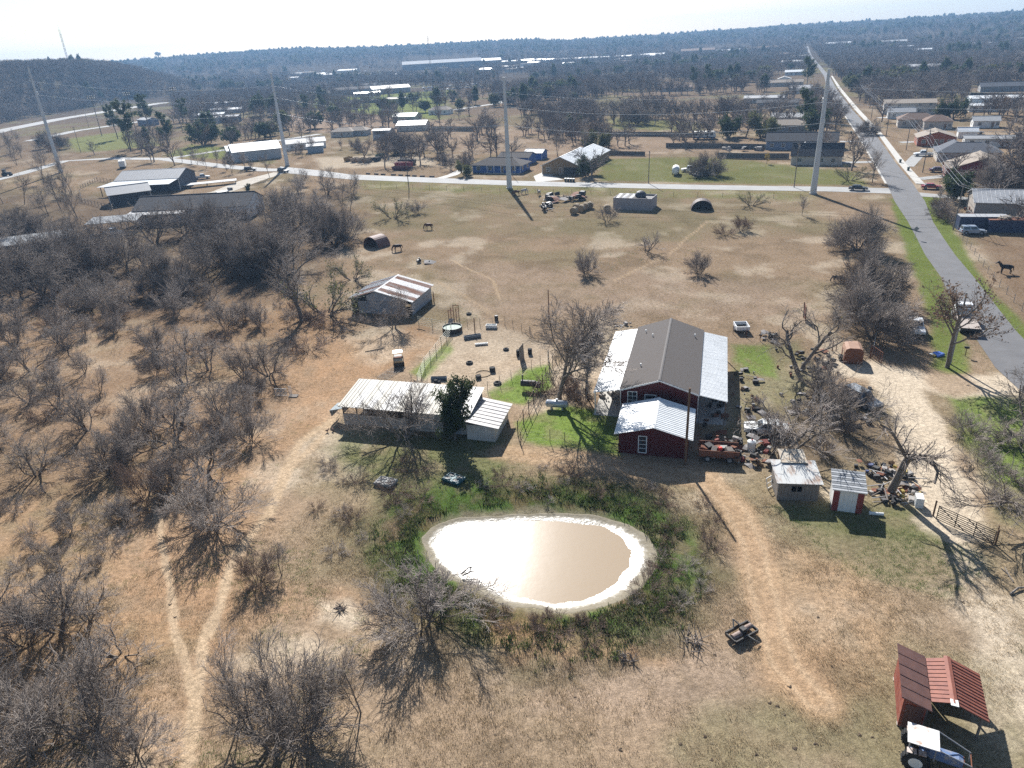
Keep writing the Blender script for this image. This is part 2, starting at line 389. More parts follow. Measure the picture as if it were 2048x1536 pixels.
# ------------------------------------------------------------------ roads, sheets a few centimetres above the ground
ASPH = mat('asphalt', (.145, .143, .146), (.11, .108, .11), scale=.35, rough=.9, bump=.2, bscale=30, lo=.3, hi=.7)
PALE = mat('pale_asphalt', (.34, .335, .32), (.26, .255, .245), scale=.2, rough=.9, lo=.3, hi=.7)
CONC = mat('concrete', (.48, .46, .42), (.40, .38, .34), scale=.8, rough=.9, lo=.3, hi=.7)
GRAVEL = mat('pale_gravel', (.42, .38, .32), (.33, .29, .23), scale=.5, rough=.95, lo=.3, hi=.7)
ROADP = []
def strip(name, left, right, z, material, label, kind='structure', step=3.0, thick=0.0):
    # a sheet between two edge lines
    ROADP.append([tuple(p)[:2] for p in left] + [tuple(p)[:2] for p in right][::-1])
    A = [Vector((*p, 0)) for p in left]; B = [Vector((*p, 0)) for p in right]
    V, F = [], []
    for k in range(len(A) - 1):
        n = max(1, int((A[k + 1] - A[k]).length / step))
        for i in range(n + (k == len(A) - 2)):
            t = i / n; V += [A[k].lerp(A[k + 1], t), B[k].lerp(B[k + 1], t)]
    V = [(v.x, v.y, gz1(v.x, v.y) + z) for v in V]
    n = len(V) // 2
    for i in range(n - 1): F.append((2 * i, 2 * i + 1, 2 * i + 3, 2 * i + 2))
    if thick:
        b = len(V); V += [(v[0], v[1], v[2] - thick) for v in V]
        F += [(2 * i + 1, b + 2 * i + 1, b + 2 * i + 3, 2 * i + 3) for i in range(n - 1)] + [(2 * i, 2 * i + 2, b + 2 * i + 2, b + 2 * i) for i in range(n - 1)]
    me = bpy.data.meshes.new(name); me.from_pydata(V, [], F); me.materials.append(material); me.update()
    o = bpy.data.objects.new(name, me); COL.objects.link(o); tag(o, label, kind=kind); return o
def centre_strip(name, pp, w, z, material, label, **k):
    P = [Vector(p) for p in gp(pp)]; Lf, Rt = [], []
    for i, p in enumerate(P):
        d = (P[min(i + 1, len(P) - 1)] - P[max(i - 1, 0)]).normalized(); nn = Vector((-d.y, d.x)) * (w / 2 if not isinstance(w, (list, tuple)) else w[i] / 2)
        Lf.append(p + nn); Rt.append(p - nn)
    return strip(name, Lf, Rt, z, material, label, **k)
strip('main_road', gp([(1612, 103), (1648, 152), (1654, 178), (1682, 219), (1719, 273), (1751, 328), (1774, 368), (1789, 403), (1816, 444), (1834, 478), (1850, 510), (1882, 555), (1915, 625), (1960, 690), (1990, 735), (2060, 800)]),
      gp([(1615, 103), (1659, 152), (1673, 178), (1704, 219), (1754, 273), (1793, 328), (1826, 368), (1850, 403), (1866, 444), (1888, 478), (1910, 510), (1948, 555), (1996, 617), (2030, 660), (2060, 692), (2120, 745)]), .05, ASPH, 'grey asphalt street running to the horizon')
strip('cross_road', gp([(560, 333), (640, 341), (700, 349), (850, 355), (1022, 361.5), (1200, 366), (1380, 369.5), (1520, 372), (1655, 373.5), (1790, 377)]),
      gp([(560, 345), (640, 353), (700, 359), (850, 365), (1022, 371), (1200, 375), (1380, 379), (1520, 381), (1655, 383), (1800, 388)]), .04, PALE, 'pale asphalt cross road beside the pasture')
strip('cross_road', gp([(1826, 384), (1900, 391), (1960, 398)]), gp([(1840, 393), (1900, 397), (1960, 404)]), .045, PALE, 'short pale side street right of the crossing')
strip('sidewalk', gp([(1662, 152), (1677, 178), (1709, 219), (1759, 273), (1798, 328), (1832, 368)]), gp([(1665, 152), (1683, 178), (1718, 219), (1769, 273), (1812, 328), (1850, 369)]), .14, CONC, 'pale concrete footpath along the right of the street', thick=.14)
centre_strip('kerb', [(1653, 178), (1681, 219), (1717, 273), (1749, 328), (1772, 368)], .5, .12, CONC, 'concrete kerb along the left of the street', thick=.12)
for c, l in [([(1680, 283), (1730, 283)], 'pale concrete driveway of the blue grey house'), ([(1660, 326), (1745, 324)], 'pale concrete driveway of the dark roofed house'), ([(1800, 285), (1870, 282)], 'driveway between the brick house and the footpath'),
             ([(1815, 333), (1835, 312), (1850, 306)], 'wide driveway of the blue roofed house'), ([(1838, 358), (1890, 352), (1940, 355)], 'driveway with the purple car'), ([(1755, 236), (1830, 232)], 'driveway of the tan roofed house')]:
    centre_strip('driveway', c, 3.6, .045, PALE, l)
centre_strip('left_lane', [(600, 340), (530, 340), (450, 333), (330, 318), (220, 317), (130, 322), (40, 348), (-60, 372)], 6.5, .05, PALE, 'pale lane past the barns on the left')
centre_strip('left_lane', [(330, 318), (430, 303), (500, 292), (570, 279), (640, 268)], 5.0, .055, PALE, 'pale lane rising past the bright roofed house')
centre_strip('gravel_yard', [(560, 345), (500, 362), (440, 385), (370, 395)], [6, 9, 8, 5], .045, GRAVEL, 'pale gravel yard beside the long barns')
centre_strip('highway', [(-120, 292), (0, 262), (120, 238), (225, 221), (330, 205)], 17, .06, PALE, 'pale highway below the wooded hill')
centre_strip('frontage_road', [(60, 282), (150, 262), (240, 249), (330, 236)], 9, .06, PALE, 'pale frontage road below the highway')
centre_strip('driveway', [(1150, 336), (1110, 340), (1085, 352), (1100, 362)], [5, 5, 6, 9], .05, CONC, 'pale concrete driveway between blue house and tan house')
centre_strip('driveway', [(925, 340), (905, 350), (880, 357)], 3.6, .05, CONC, 'short concrete driveway left of the blue house')
centre_strip('far_road', [(1000, 205), (1040, 190), (1075, 180)], 6, .05, PALE, 'pale road between the bare woods')
centre_strip('far_road', [(890, 222), (960, 212), (1020, 203)], 6, .05, PALE, 'pale road behind the ball field')
centre_strip('parking_lot', [(600, 190), (700, 180), (800, 173)], 24, .07, PALE, 'pale school parking lot full of cars')
centre_strip('parking_lot', [(590, 157), (700, 154), (860, 150)], 26, .07, PALE, 'far pale parking lot before the long store')

# ------------------------------------------------------------------ pond
def build_pond():
    WZ = -0.43
    P = np.array(_pw); c = P.mean(0)
    def outline(off, n=180):
        q = np.vstack([P, P[:1]]); t = np.linspace(0, len(P), n, endpoint=False); k = t.astype(int); f = (t - k)[:, None]
        # Catmull-Rom through the survey points
        m = len(P); p0, p1, p2, p3 = P[(k - 1) % m], P[k % m], P[(k + 1) % m], P[(k + 2) % m]
        s = .5 * ((2 * p1) + (-p0 + p2) * f + (2 * p0 - 5 * p1 + 4 * p2 - p3) * f * f + (-p0 + 3 * p1 - 3 * p2 + p3) * f ** 3)
        d = s - c; L = np.linalg.norm(d, axis=1, keepdims=True)
        return s + d / L * off
    o = outline(0.6)
    V = [(c[0], c[1], WZ)]; F = []; n = len(o)
    for k in (.5, 1.0):
        V += [(c[0] + (p[0] - c[0]) * k, c[1] + (p[1] - c[1]) * k, WZ) for p in o]
    F = [(0, 1 + i, 1 + (i + 1) % n) for i in range(n)]
    F += [(1 + i, 1 + n + i, 1 + n + (i + 1) % n, 1 + (i + 1) % n) for i in range(n)]
    me = bpy.data.meshes.new('pond_water'); me.from_pydata(V, [], F)
    m = bpy.data.materials.new('muddy_water'); m.use_nodes = True; N = m.node_tree.nodes; L = m.node_tree.links; b = N['Principled BSDF']
    b.inputs['Base Color'].default_value = (.33, .255, .175, 1); b.inputs['Roughness'].default_value = .18; b.inputs['IOR'].default_value = 1.33
    g = N.new('ShaderNodeNewGeometry'); nz = N.new('ShaderNodeTexNoise'); nz.inputs['Scale'].default_value = 1.2; nz.inputs['Detail'].default_value = 3
    bp = N.new('ShaderNodeBump'); bp.inputs['Strength'].default_value = .12; bp.inputs['Distance'].default_value = .03
    L.new(g.outputs['Position'], nz.inputs[0]); L.new(nz.outputs['Fac'], bp.inputs['Height']); L.new(bp.outputs[0], b.inputs['Normal'])
    me.materials.append(m); me.update()
    ob = bpy.data.objects.new('pond_water', me); COL.objects.link(ob); tag(ob, 'small muddy tan stock pond glaring in the sun', kind='structure')
    # wet mud margin: a shiny, trodden skirt between water and grass
    VV, FF = [], []
    offs = np.linspace(-.7, 3.0, 20); rng = np.random.RandomState(3); wet = []
    base = outline(0.0); ang = np.arctan2(base[:, 1] - c[1], base[:, 0] - c[0])
    wide = .42 + .5 * np.clip(np.cos(ang + .15), 0, 1) ** 2 + .2 * np.clip(-np.cos(ang), 0, 1) ** 2 + .5 * (fbm(base[:, 0], base[:, 1], 2.5, 3) - .5)
    for oo in offs:
        q = outline(oo if oo < 0 else 0.0); d = q - c; d /= np.linalg.norm(d, axis=1, keepdims=True)
        if oo > 0: q = q + d * (oo * wide)[:, None]
        z = gz(q[:, 0], q[:, 1]) + .022 * (1 if oo < 2.5 else 0) - (.04 if oo > 2.7 else 0) + (rng.rand(len(q)) - .4) * .02
        VV += [(q[i, 0], q[i, 1], z[i]) for i in range(len(q))]; wet += [1 - float(sstep(.5, 2.3, oo))] * len(q)
    n = 180
    for k in range(len(offs) - 1):
        for i in range(n): FF.append((k * n + i, (k + 1) * n + i, (k + 1) * n + (i + 1) % n, k * n + (i + 1) % n))
    me = bpy.data.meshes.new('pond_mud'); me.from_pydata(VV, [], FF)
    m = bpy.data.materials.new('wet_mud'); m.use_nodes = True; N = m.node_tree.nodes; L = m.node_tree.links; b = N['Principled BSDF']
    b.inputs['Base Color'].default_value = (.24, .21, .155, 1); b.inputs['IOR'].default_value = 1.45; b.inputs['Specular IOR Level'].default_value = 1.0
    g = N.new('ShaderNodeNewGeometry'); nz = N.new('ShaderNodeTexNoise'); nz.inputs['Scale'].default_value = 1.1; nz.inputs['Detail'].default_value = 6; nz.inputs['Roughness'].default_value = .7
    L.new(g.outputs['Position'], nz.inputs[0])
    wa = N.new('ShaderNodeAttribute'); wa.attribute_name = 'wet'; nz.inputs['Scale'].default_value = 2.6
    ad = N.new('ShaderNodeMath'); ad.operation = 'MULTIPLY_ADD'; ad.inputs[1].default_value = .62; L.new(wa.outputs['Fac'], ad.inputs[0]); L.new(nz.outputs['Fac'], ad.inputs[2])
    mr = N.new('ShaderNodeMapRange'); mr.inputs[1].default_value = .55; mr.inputs[2].default_value = .98; mr.inputs[3].default_value = .95; mr.inputs[4].default_value = .36
    L.new(ad.outputs[0], mr.inputs[0]); L.new(mr.outputs[0], b.inputs['Roughness'])
    ms = N.new('ShaderNodeMapRange'); ms.inputs[1].default_value = .55; ms.inputs[2].default_value = .92; ms.inputs[3].default_value = .1; ms.inputs[4].default_value = .9
    L.new(ad.outputs[0], ms.inputs[0]); L.new(ms.outputs[0], b.inputs['Specular IOR Level'])
    n2 = N.new('ShaderNodeTexNoise'); n2.inputs['Scale'].default_value = 4; n2.inputs['Detail'].default_value = 6
    bp = N.new('ShaderNodeBump'); bp.inputs['Strength'].default_value = .8; bp.inputs['Distance'].default_value = .06
    L.new(g.outputs['Position'], n2.inputs[0]); L.new(n2.outputs['Fac'], bp.inputs['Height']); L.new(bp.outputs[0], b.inputs['Normal'])
    me.materials.append(m); wt = me.attributes.new('wet', 'FLOAT', 'POINT'); wt.data.foreach_set('value', np.array(wet, np.float32))
    for p in me.polygons: p.use_smooth = True
    me.update(); ob = bpy.data.objects.new('pond_margin', me); COL.objects.link(ob); tag(ob, 'wet trodden mud round the muddy pond', kind='structure')
build_pond()

# ------------------------------------------------------------------ haze: one even box of air round everything
def build_haze():
    o = MB().bx(-4600, 4600, -4600, 4600, -8, 135).build('haze', bpy.data.materials.new('haze_air'))
    m = o.data.materials[0]; m.use_nodes = True; N = m.node_tree.nodes; L = m.node_tree.links
    for n in list(N):
        if n.type != 'OUTPUT_MATERIAL': N.remove(n)
    v = N.new('ShaderNodeVolumePrincipled'); v.inputs['Color'].default_value = (.38, .64, 1.0, 1); v.inputs['Density'].default_value = 1.75e-4; v.inputs['Anisotropy'].default_value = .15
    L.new(v.outputs[0], N['Material Output'].inputs['Volume']); tag(o, kind='stuff')
build_haze()
# ------------------------------------------------------------------ trees
BARK = mat('bark', (.115, .095, .078), (.20, .175, .15), scale=3, rough=.95, lo=.35, hi=.7)
TWIG = mat('twig', (.265, .222, .19), (.38, .33, .29), scale=.22, rough=.95, lo=.35, hi=.65)
TWIGD = mat('twig_dark', (.185, .153, .13), (.28, .24, .21), scale=.22, rough=.95, lo=.35, hi=.65)
TWIGR = mat('twig_russet', (.21, .14, .10), (.15, .105, .085), scale=.3, rough=.95)
LEAFG = mat('evergreen_leaf', (.030, .050, .016), (.065, .085, .028), scale=.5, rough=.8, lo=.3, hi=.7, spec=.25, thru=.3)
LEAFP = mat('pine_needle', (.035, .062, .022), (.075, .10, .036), scale=.35, rough=.8, lo=.3, hi=.7, spec=.25, thru=.3)
LEAFO = mat('olive_leaf', (.09, .10, .035), (.14, .14, .06), scale=.5, rough=.8, lo=.3, hi=.7, thru=.3)
LEAFB = mat('dead_brown_leaf', (.22, .145, .095), (.15, .10, .07), scale=.8, rough=.85, thru=.3)
LEAFY = mat('yellow_leaf', (.36, .25, .05), (.25, .19, .05), scale=.8, rough=.85, thru=.3)
FARBARE = mat('far_bare_crown', (.145, .12, .112), (.21, .18, .16), scale=.03, rough=1, lo=.35, hi=.65)
FARRUST = mat('far_russet_crown', (.22, .13, .06), (.15, .10, .065), scale=.03, rough=1)
def _perp(d, rng):
    v = rng.gauss(0, 1), rng.gauss(0, 1), rng.gauss(0, 1)
    k = v[0] * d[0] + v[1] * d[1] + v[2] * d[2]
    w = (v[0] - k * d[0], v[1] - k * d[1], v[2] - k * d[2]); L = math.sqrt(w[0] ** 2 + w[1] ** 2 + w[2] ** 2) + 1e-9
    return (w[0] / L, w[1] / L, w[2] / L)
def _nrm(a):
    L = math.sqrt(a[0] * a[0] + a[1] * a[1] + a[2] * a[2]) + 1e-9; return (a[0] / L, a[1] / L, a[2] / L)
def grow(seed, stems, levels, rmin=.008):
    """stems: list of (start, dir, length, radius); levels: per level dict n, wob, up, kids, ang, lr, st, tap"""
    rng = random.Random(seed); out = [[] for _ in levels]
    def rec(p, d, L, r, k):
        lv = levels[k]; n = lv['n']; st = L / n; tap = lv.get('tap', .45)
        marks = []
        for i in range(n):
            q = _perp(d, rng); w = lv['wob'] * rng.random()
            d = _nrm((d[0] + q[0] * w, d[1] + q[1] * w, d[2] + q[2] * w + lv['up']))
            e = (p[0] + d[0] * st, p[1] + d[1] * st, p[2] + d[2] * st)
            r1 = max(rmin, r * (1 - (1 - tap) / n * 1.0)) if n > 1 else max(rmin, r * tap)
            out[k].append((p, e, r, r1)); marks.append((p, e, r, d, (i + 1) / n)); p, r = e, r1
        if k + 1 < len(levels):
            m = lv['kids']; m = int(m) + (rng.random() < m - int(m))
            for c in range(m):
                f = lv['st'] + (1 - lv['st']) * ((c + rng.random()) / m)
                i = min(n - 1, int(f * n)); a, b, rr, dd, _ = marks[i]; t = f * n - i
                s = (a[0] + (b[0] - a[0]) * t, a[1] + (b[1] - a[1]) * t, a[2] + (b[2] - a[2]) * t)
                an = lv['ang'] * (.7 + .6 * rng.random()) * (1 - .35 * f); q = _perp(dd, rng)
                cd_ = _nrm((dd[0] * math.cos(an) + q[0] * math.sin(an), dd[1] * math.cos(an) + q[1] * math.sin(an), dd[2] * math.cos(an) + q[2] * math.sin(an)))
                if s[2] < .8 and cd_[2] < .1: cd_ = _nrm((cd_[0], cd_[1], .25))
                rec(s, cd_, L * lv['lr'] * (.6 + .7 * rng.random()) * (1.15 - .45 * f), max(rmin, rr * lv.get('rr', .6)), k + 1)
    for s, d, L, r in stems: rec(s, _nrm(d), L, r, 0)
    return out
def seg_mesh(segs, n):
    S = np.array([(*a, *b, ra, rb) for a, b, ra, rb in segs]); A, B = S[:, :3], S[:, 3:6]
    D = B - A; D /= np.linalg.norm(D, axis=1, keepdims=True) + 1e-9
    ref = np.where(np.abs(D[:, 2:3]) < .9, [[0, 0, 1.]], [[1., 0, 0]]); U = np.cross(D, ref); U /= np.linalg.norm(U, axis=1, keepdims=True); W = np.cross(D, U)
    V = []
    for i in range(n):
        t = 2 * math.pi * i / n; K = U * math.cos(t) + W * math.sin(t)
        V += [A + K * S[:, 6:7], B + K * S[:, 7:8]]
    V = np.stack(V, 1).reshape(-1, 3); b = (np.arange(len(S)) * 2 * n)[:, None]; F = []
    for i in range(n): F.append(np.concatenate([b + 2 * i, b + 2 * ((i + 1) % n), b + 2 * ((i + 1) % n) + 1, b + 2 * i + 1], 1))
    return V, np.stack(F, 1).reshape(-1, 4)
def leaf_quads(pts, size, per, spread, seed, flat=0.0):
    rs = np.random.RandomState(seed); P = np.repeat(np.array(pts), per, 0); n = len(P)
    P = P + rs.normal(0, 1, (n, 3)) * spread
    a = rs.normal(0, 1, (n, 3)); a /= np.linalg.norm(a, axis=1, keepdims=True); b = np.cross(a, rs.normal(0, 1, (n, 3))); b /= np.linalg.norm(b, axis=1, keepdims=True)
    s = size * (.5 + rs.rand(n, 1)); a = a * s; b = b * s * .55
    V = np.stack([P - a, P + b, P + a, P - b], 1).reshape(-1, 3); F = np.arange(4 * n).reshape(-1, 4)
    return V, F
def join_np(L):
    V, F, o = [], [], 0
    for v, f in L: V.append(v); F.append(f + o); o += len(v)
    return np.vstack(V), np.vstack(F)
PROTO = {}
def proto(key, segs, twig=TWIG, leaves=None, leafmat=None, h=None, trunk_levels=2):
    ts = [s for l in segs[:trunk_levels] for s in l]; cs = [s for l in segs[trunk_levels:] for s in l]
    top = max(s[1][2] for s in ts + cs); k = h / top
    V, F = seg_mesh(ts, 6); tm = mesh_np('trunk', V * k, F, BARK, True)
    Lst = [seg_mesh(cs, 3)]
    cm = mesh_np('crown', Lst[0][0] * k, Lst[0][1], twig)
    lm = None
    if leaves is not None: lm = mesh_np('foliage', leaves[0] * k, leaves[1], leafmat)
    PROTO[key] = (tm, cm, lm, h)
LV = lambda n, wob, up, kids, ang, lr, st, tap=.45, rr=.6: dict(n=n, wob=wob, up=up, kids=kids, ang=ang, lr=lr, st=st, tap=tap, rr=rr)
def make_protos():
    rng = random.Random(5)
    def fan(n, tilt, L, r, seed, base=.15):
        q = random.Random(seed); o = []
        for i in range(n):
            a = 2 * math.pi * (i + q.random() * .7) / n; t = tilt * (.4 + .8 * q.random())
            o.append(((base * math.cos(a), base * math.sin(a), -.15), (math.sin(t) * math.cos(a), math.sin(t) * math.sin(a), math.cos(t)), L * (.8 + .4 * q.random()), r * (.7 + .5 * q.random())))
        return o
    for i in range(2):
        proto('big' + 'ab'[i], grow(11 + i, [((0, 0, -.2), (-.1 + .16 * i, .05, 1), 6.5, .24)], [LV(7, .22, .05, 9, .95, 1.0, .34, .3, .55), LV(7, .38, .05, 10, .75, .5, .2, .3, .5), LV(4, .5, .03, 9, .75, .52, .15, .4, .5), LV(3, .5, .02, 7, .75, .55, .15, .5, .6), LV(2, .4, -.02, 0, 0, 0, 0)], .014), h=14)
    for i in range(4):
        proto('mesq' + 'abcd'[i], grow(31 + i, fan(4 + i % 2, .72, 3.0, .085, 40 + i), [LV(6, .45, .02, 6 + i % 2, .85, .75, .25, .35, .5), LV(5, .55, .02, 6 + i % 3, .85, .58, .15, .4, .5), LV(4, .55, .02, 7, .85, .55, .1, .4, .6), LV(2, .45, .0, 0, 0, 0, 0)], .009), h=5.6, twig=(TWIG, TWIGD)[i % 2])
    for i in range(3):
        proto('vase' + 'abc'[i], grow(51 + i, fan(9, .72, 2.8, .05, 60 + i, .25), [LV(6, .3, .04, 8, .6, .7, .2, .3, .5), LV(4, .38, .03, 8, .65, .55, .15, .4, .6), LV(3, .4, .03, 7, .7, .55, .1), LV(2, .4, .0, 0, 0, 0, 0)], .0095), h=5.5, twig=(TWIG, TWIGR, TWIGD)[i])
    for i in range(3):
        proto('wood' + 'abc'[i], grow(71 + i, [((0, 0, -.2), (.06 * (i - 1), .05, 1), 9, .15)] + ([((.3, .1, -.2), (.25, .1, 1), 7, .10)] if i else []), [LV(8, .18, .03, 12, .8, .48, .35, .25, .45), LV(5, .4, .06, 9, .75, .52, .15, .4, .5), LV(4, .45, .04, 8, .75, .52, .1), LV(2, .4, .0, 0, 0, 0, 0)], .013), h=11, twig=(TWIGD, TWIG, TWIGD)[i])
    for i in range(2):
        proto('round' + 'ab'[i], grow(91 + i, fan(6, .8, 3.8, .13, 95 + i), [LV(6, .3, .03, 10, .75, .8, .22, .35, .5), LV(5, .4, .02, 12, .8, .62, .12, .4, .5), LV(4, .4, .01, 12, .8, .6, .08), LV(2, .4, .0, 0, 0, 0, 0)], .0125), h=9.5, twig=(TWIG, TWIGD)[i])
    for i in range(2):
        proto('shrub' + 'ab'[i], grow(111 + i, fan(10, 1.0, 1.4, .022, 120 + i, .2), [LV(4, .45, .03, 7, .75, .65, .15), LV(3, .5, .03, 8, .8, .55, .1), LV(2, .5, .0, 0, 0, 0, 0)], .008), h=2.2, twig=(TWIG, TWIGR)[i], trunk_levels=1)
    proto('gnarl', grow(131, [((0, 0, -.2), (-.25, 0, 1), 4.8, .22), ((.35, .1, -.2), (.22, .15, 1), 5.2, .21)], [LV(6, .35, .03, 6, .9, .8, .35, .5, .5), LV(8, .65, .06, 9, .9, .42, .2, .25, .45), LV(4, .6, .02, 9, .85, .5, .15, .4, .5), LV(3, .5, .0, 0, 0, 0, 0)], .012), h=10, twig=TWIGD)
    proto('snag', grow(134, [((0, 0, -.2), (-.05, 0, 1), 3.4, .27)], [LV(5, .12, .05, 4.6, .95, 1.25, .78, .8, .6), LV(9, .55, .04, 11, .8, .40, .25, .22, .45), LV(4, .5, .02, 9, .8, .52, .15, .4, .5), LV(3, .5, .0, 0, 0, 0, 0)], .012), h=10, twig=TWIGD)
    s = grow(141, [((0, 0, -.2), (.12, 0, 1), 5.5, .20)], [LV(6, .2, .04, 8, .9, .9, .42, .4, .55), LV(6, .4, .03, 9, .8, .48, .2, .4, .5), LV(4, .45, .02, 7, .75, .5, .1), LV(2, .4, .0, 0, 0, 0, 0)], .013)
    tips = [q[1] for q in s[3]]; rng.shuffle(tips)
    proto('leafy', s, TWIGD, leaf_quads(tips[:650], .11, 2, .12, 4), LEAFB, h=12)
    s = grow(151, [((0, 0, -.2), (-.08, 0, 1), 7, .34)], [LV(7, .2, .03, 11, .9, .55, .3, .4, .5), LV(5, .4, .04, 9, .75, .55, .1, .4, .5), LV(4, .45, .02, 9, .75, .5, .1), LV(2, .4, .0, 0, 0, 0, 0)], .011)
    low = [q[1] for l in s[:2] for q in l if q[1][2] < 5.5]
    proto('vine', s, TWIG, leaf_quads(low, .09, 16, .28, 6), TWIGD, h=11.5)
    for i in range(2):                       # live oaks: broad, dense, dark
        s = grow(161 + i, fan(4, .8, 3.6, .2, 165 + i), [LV(5, .3, .05, 7, .7, .6, .2, .4), LV(4, .4, .03, 7, .7, .5, .1), LV(3, .4, .0, 0, 0, 0, 0)], .012)
        proto('oak' + 'ab'[i], s, TWIGD, leaf_quads([q[1] for q in s[2]] + [q[1] for q in s[1]], .20, 7, .30, 7 + i), (LEAFG, LEAFO)[i], h=7)
    s = grow(171, [((0, 0, -.2), (.02, 0, 1), 14, .26)], [LV(9, .08, .03, 26, 1.25, .28, .38, .25, .35), LV(5, .3, .06, 7, .7, .4, .3), LV(2, .4, .05, 0, 0, 0, 0)], .012)
    proto('pine', s, TWIGD, leaf_quads([q[1] for q in s[2]], .24, 12, .30, 9), LEAFP, h=16)
    s = grow(181, [((0, 0, -.2), (.05, 0, 1), 6.2, .16), ((.2, 0, -.2), (-.15, .1, 1), 5, .1)], [LV(7, .14, .03, 22, .95, .36, .12, .25, .4), LV(4, .3, .06, 6, .6, .5, .2), LV(2, .4, .03, 0, 0, 0, 0)], .008)
    proto('juniper', s, TWIGD, leaf_quads([q[1] for q in s[2]] + [q[1] for q in s[1]], .12, 14, .20, 10), LEAFG, h=7.2)
    s = grow(191, [((0, 0, -.1), (0, 0, 1), 2.2, .05)], [LV(4, .1, .03, 8, .6, .45, .25), LV(3, .3, .03, 5, .6, .5, .2), LV(2, .4, 0, 0, 0, 0, 0)], .008)
    proto('sapling', s, TWIG, leaf_quads([q[1] for q in s[2]], .10, 5, .10, 12), LEAFY, h=3)
    s = grow(201, fan(5, .7, 2.6, .07, 202), [LV(5, .4, .03, 6, .7, .6, .25, .35), LV(4, .45, .03, 6, .7, .55, .15), LV(3, .5, .02, 0, 0, 0, 0)], .007)
    proto('budding', s, TWIG, leaf_quads([q[1] for q in s[2]], .07, 2, .12, 13), LEAFO, h=4.5)
make_protos()
_rt = random.Random(99)
TREES = []
WIDE = {'big': 1.15, 'gna': 1.25, 'sna': 1.1, 'rou': .8, 'lea': 1.1}
def tree(px, py, key, h, label, group=None, name=None, rz=None, w=1.0, xy=None):
    x, y = xy if xy else at(px, py)[:2]
    tm, cm, lm, ph = PROTO[key]; k = h / ph; w *= WIDE.get(key[:3], 1.0)
    ever = key[:3] in ('oak', 'pin', 'jun')
    nm = name or ('evergreen_tree' if ever else ('bare_shrub' if key.startswith('shrub') else 'bare_tree'))
    o = thing(nm, label, 'shrub' if 'shrub' in nm else 'tree', (x, y, gz1(x, y) - .03), _rt.uniform(0, 6.28) if rz is None else rz, group)
    o.scale = (k * w, k * w, k)
    inst('trunk', tm, o); c = inst('crown', cm, o)
    if lm: inst('foliage', lm, c)
    TREES.append((x, y)); return o
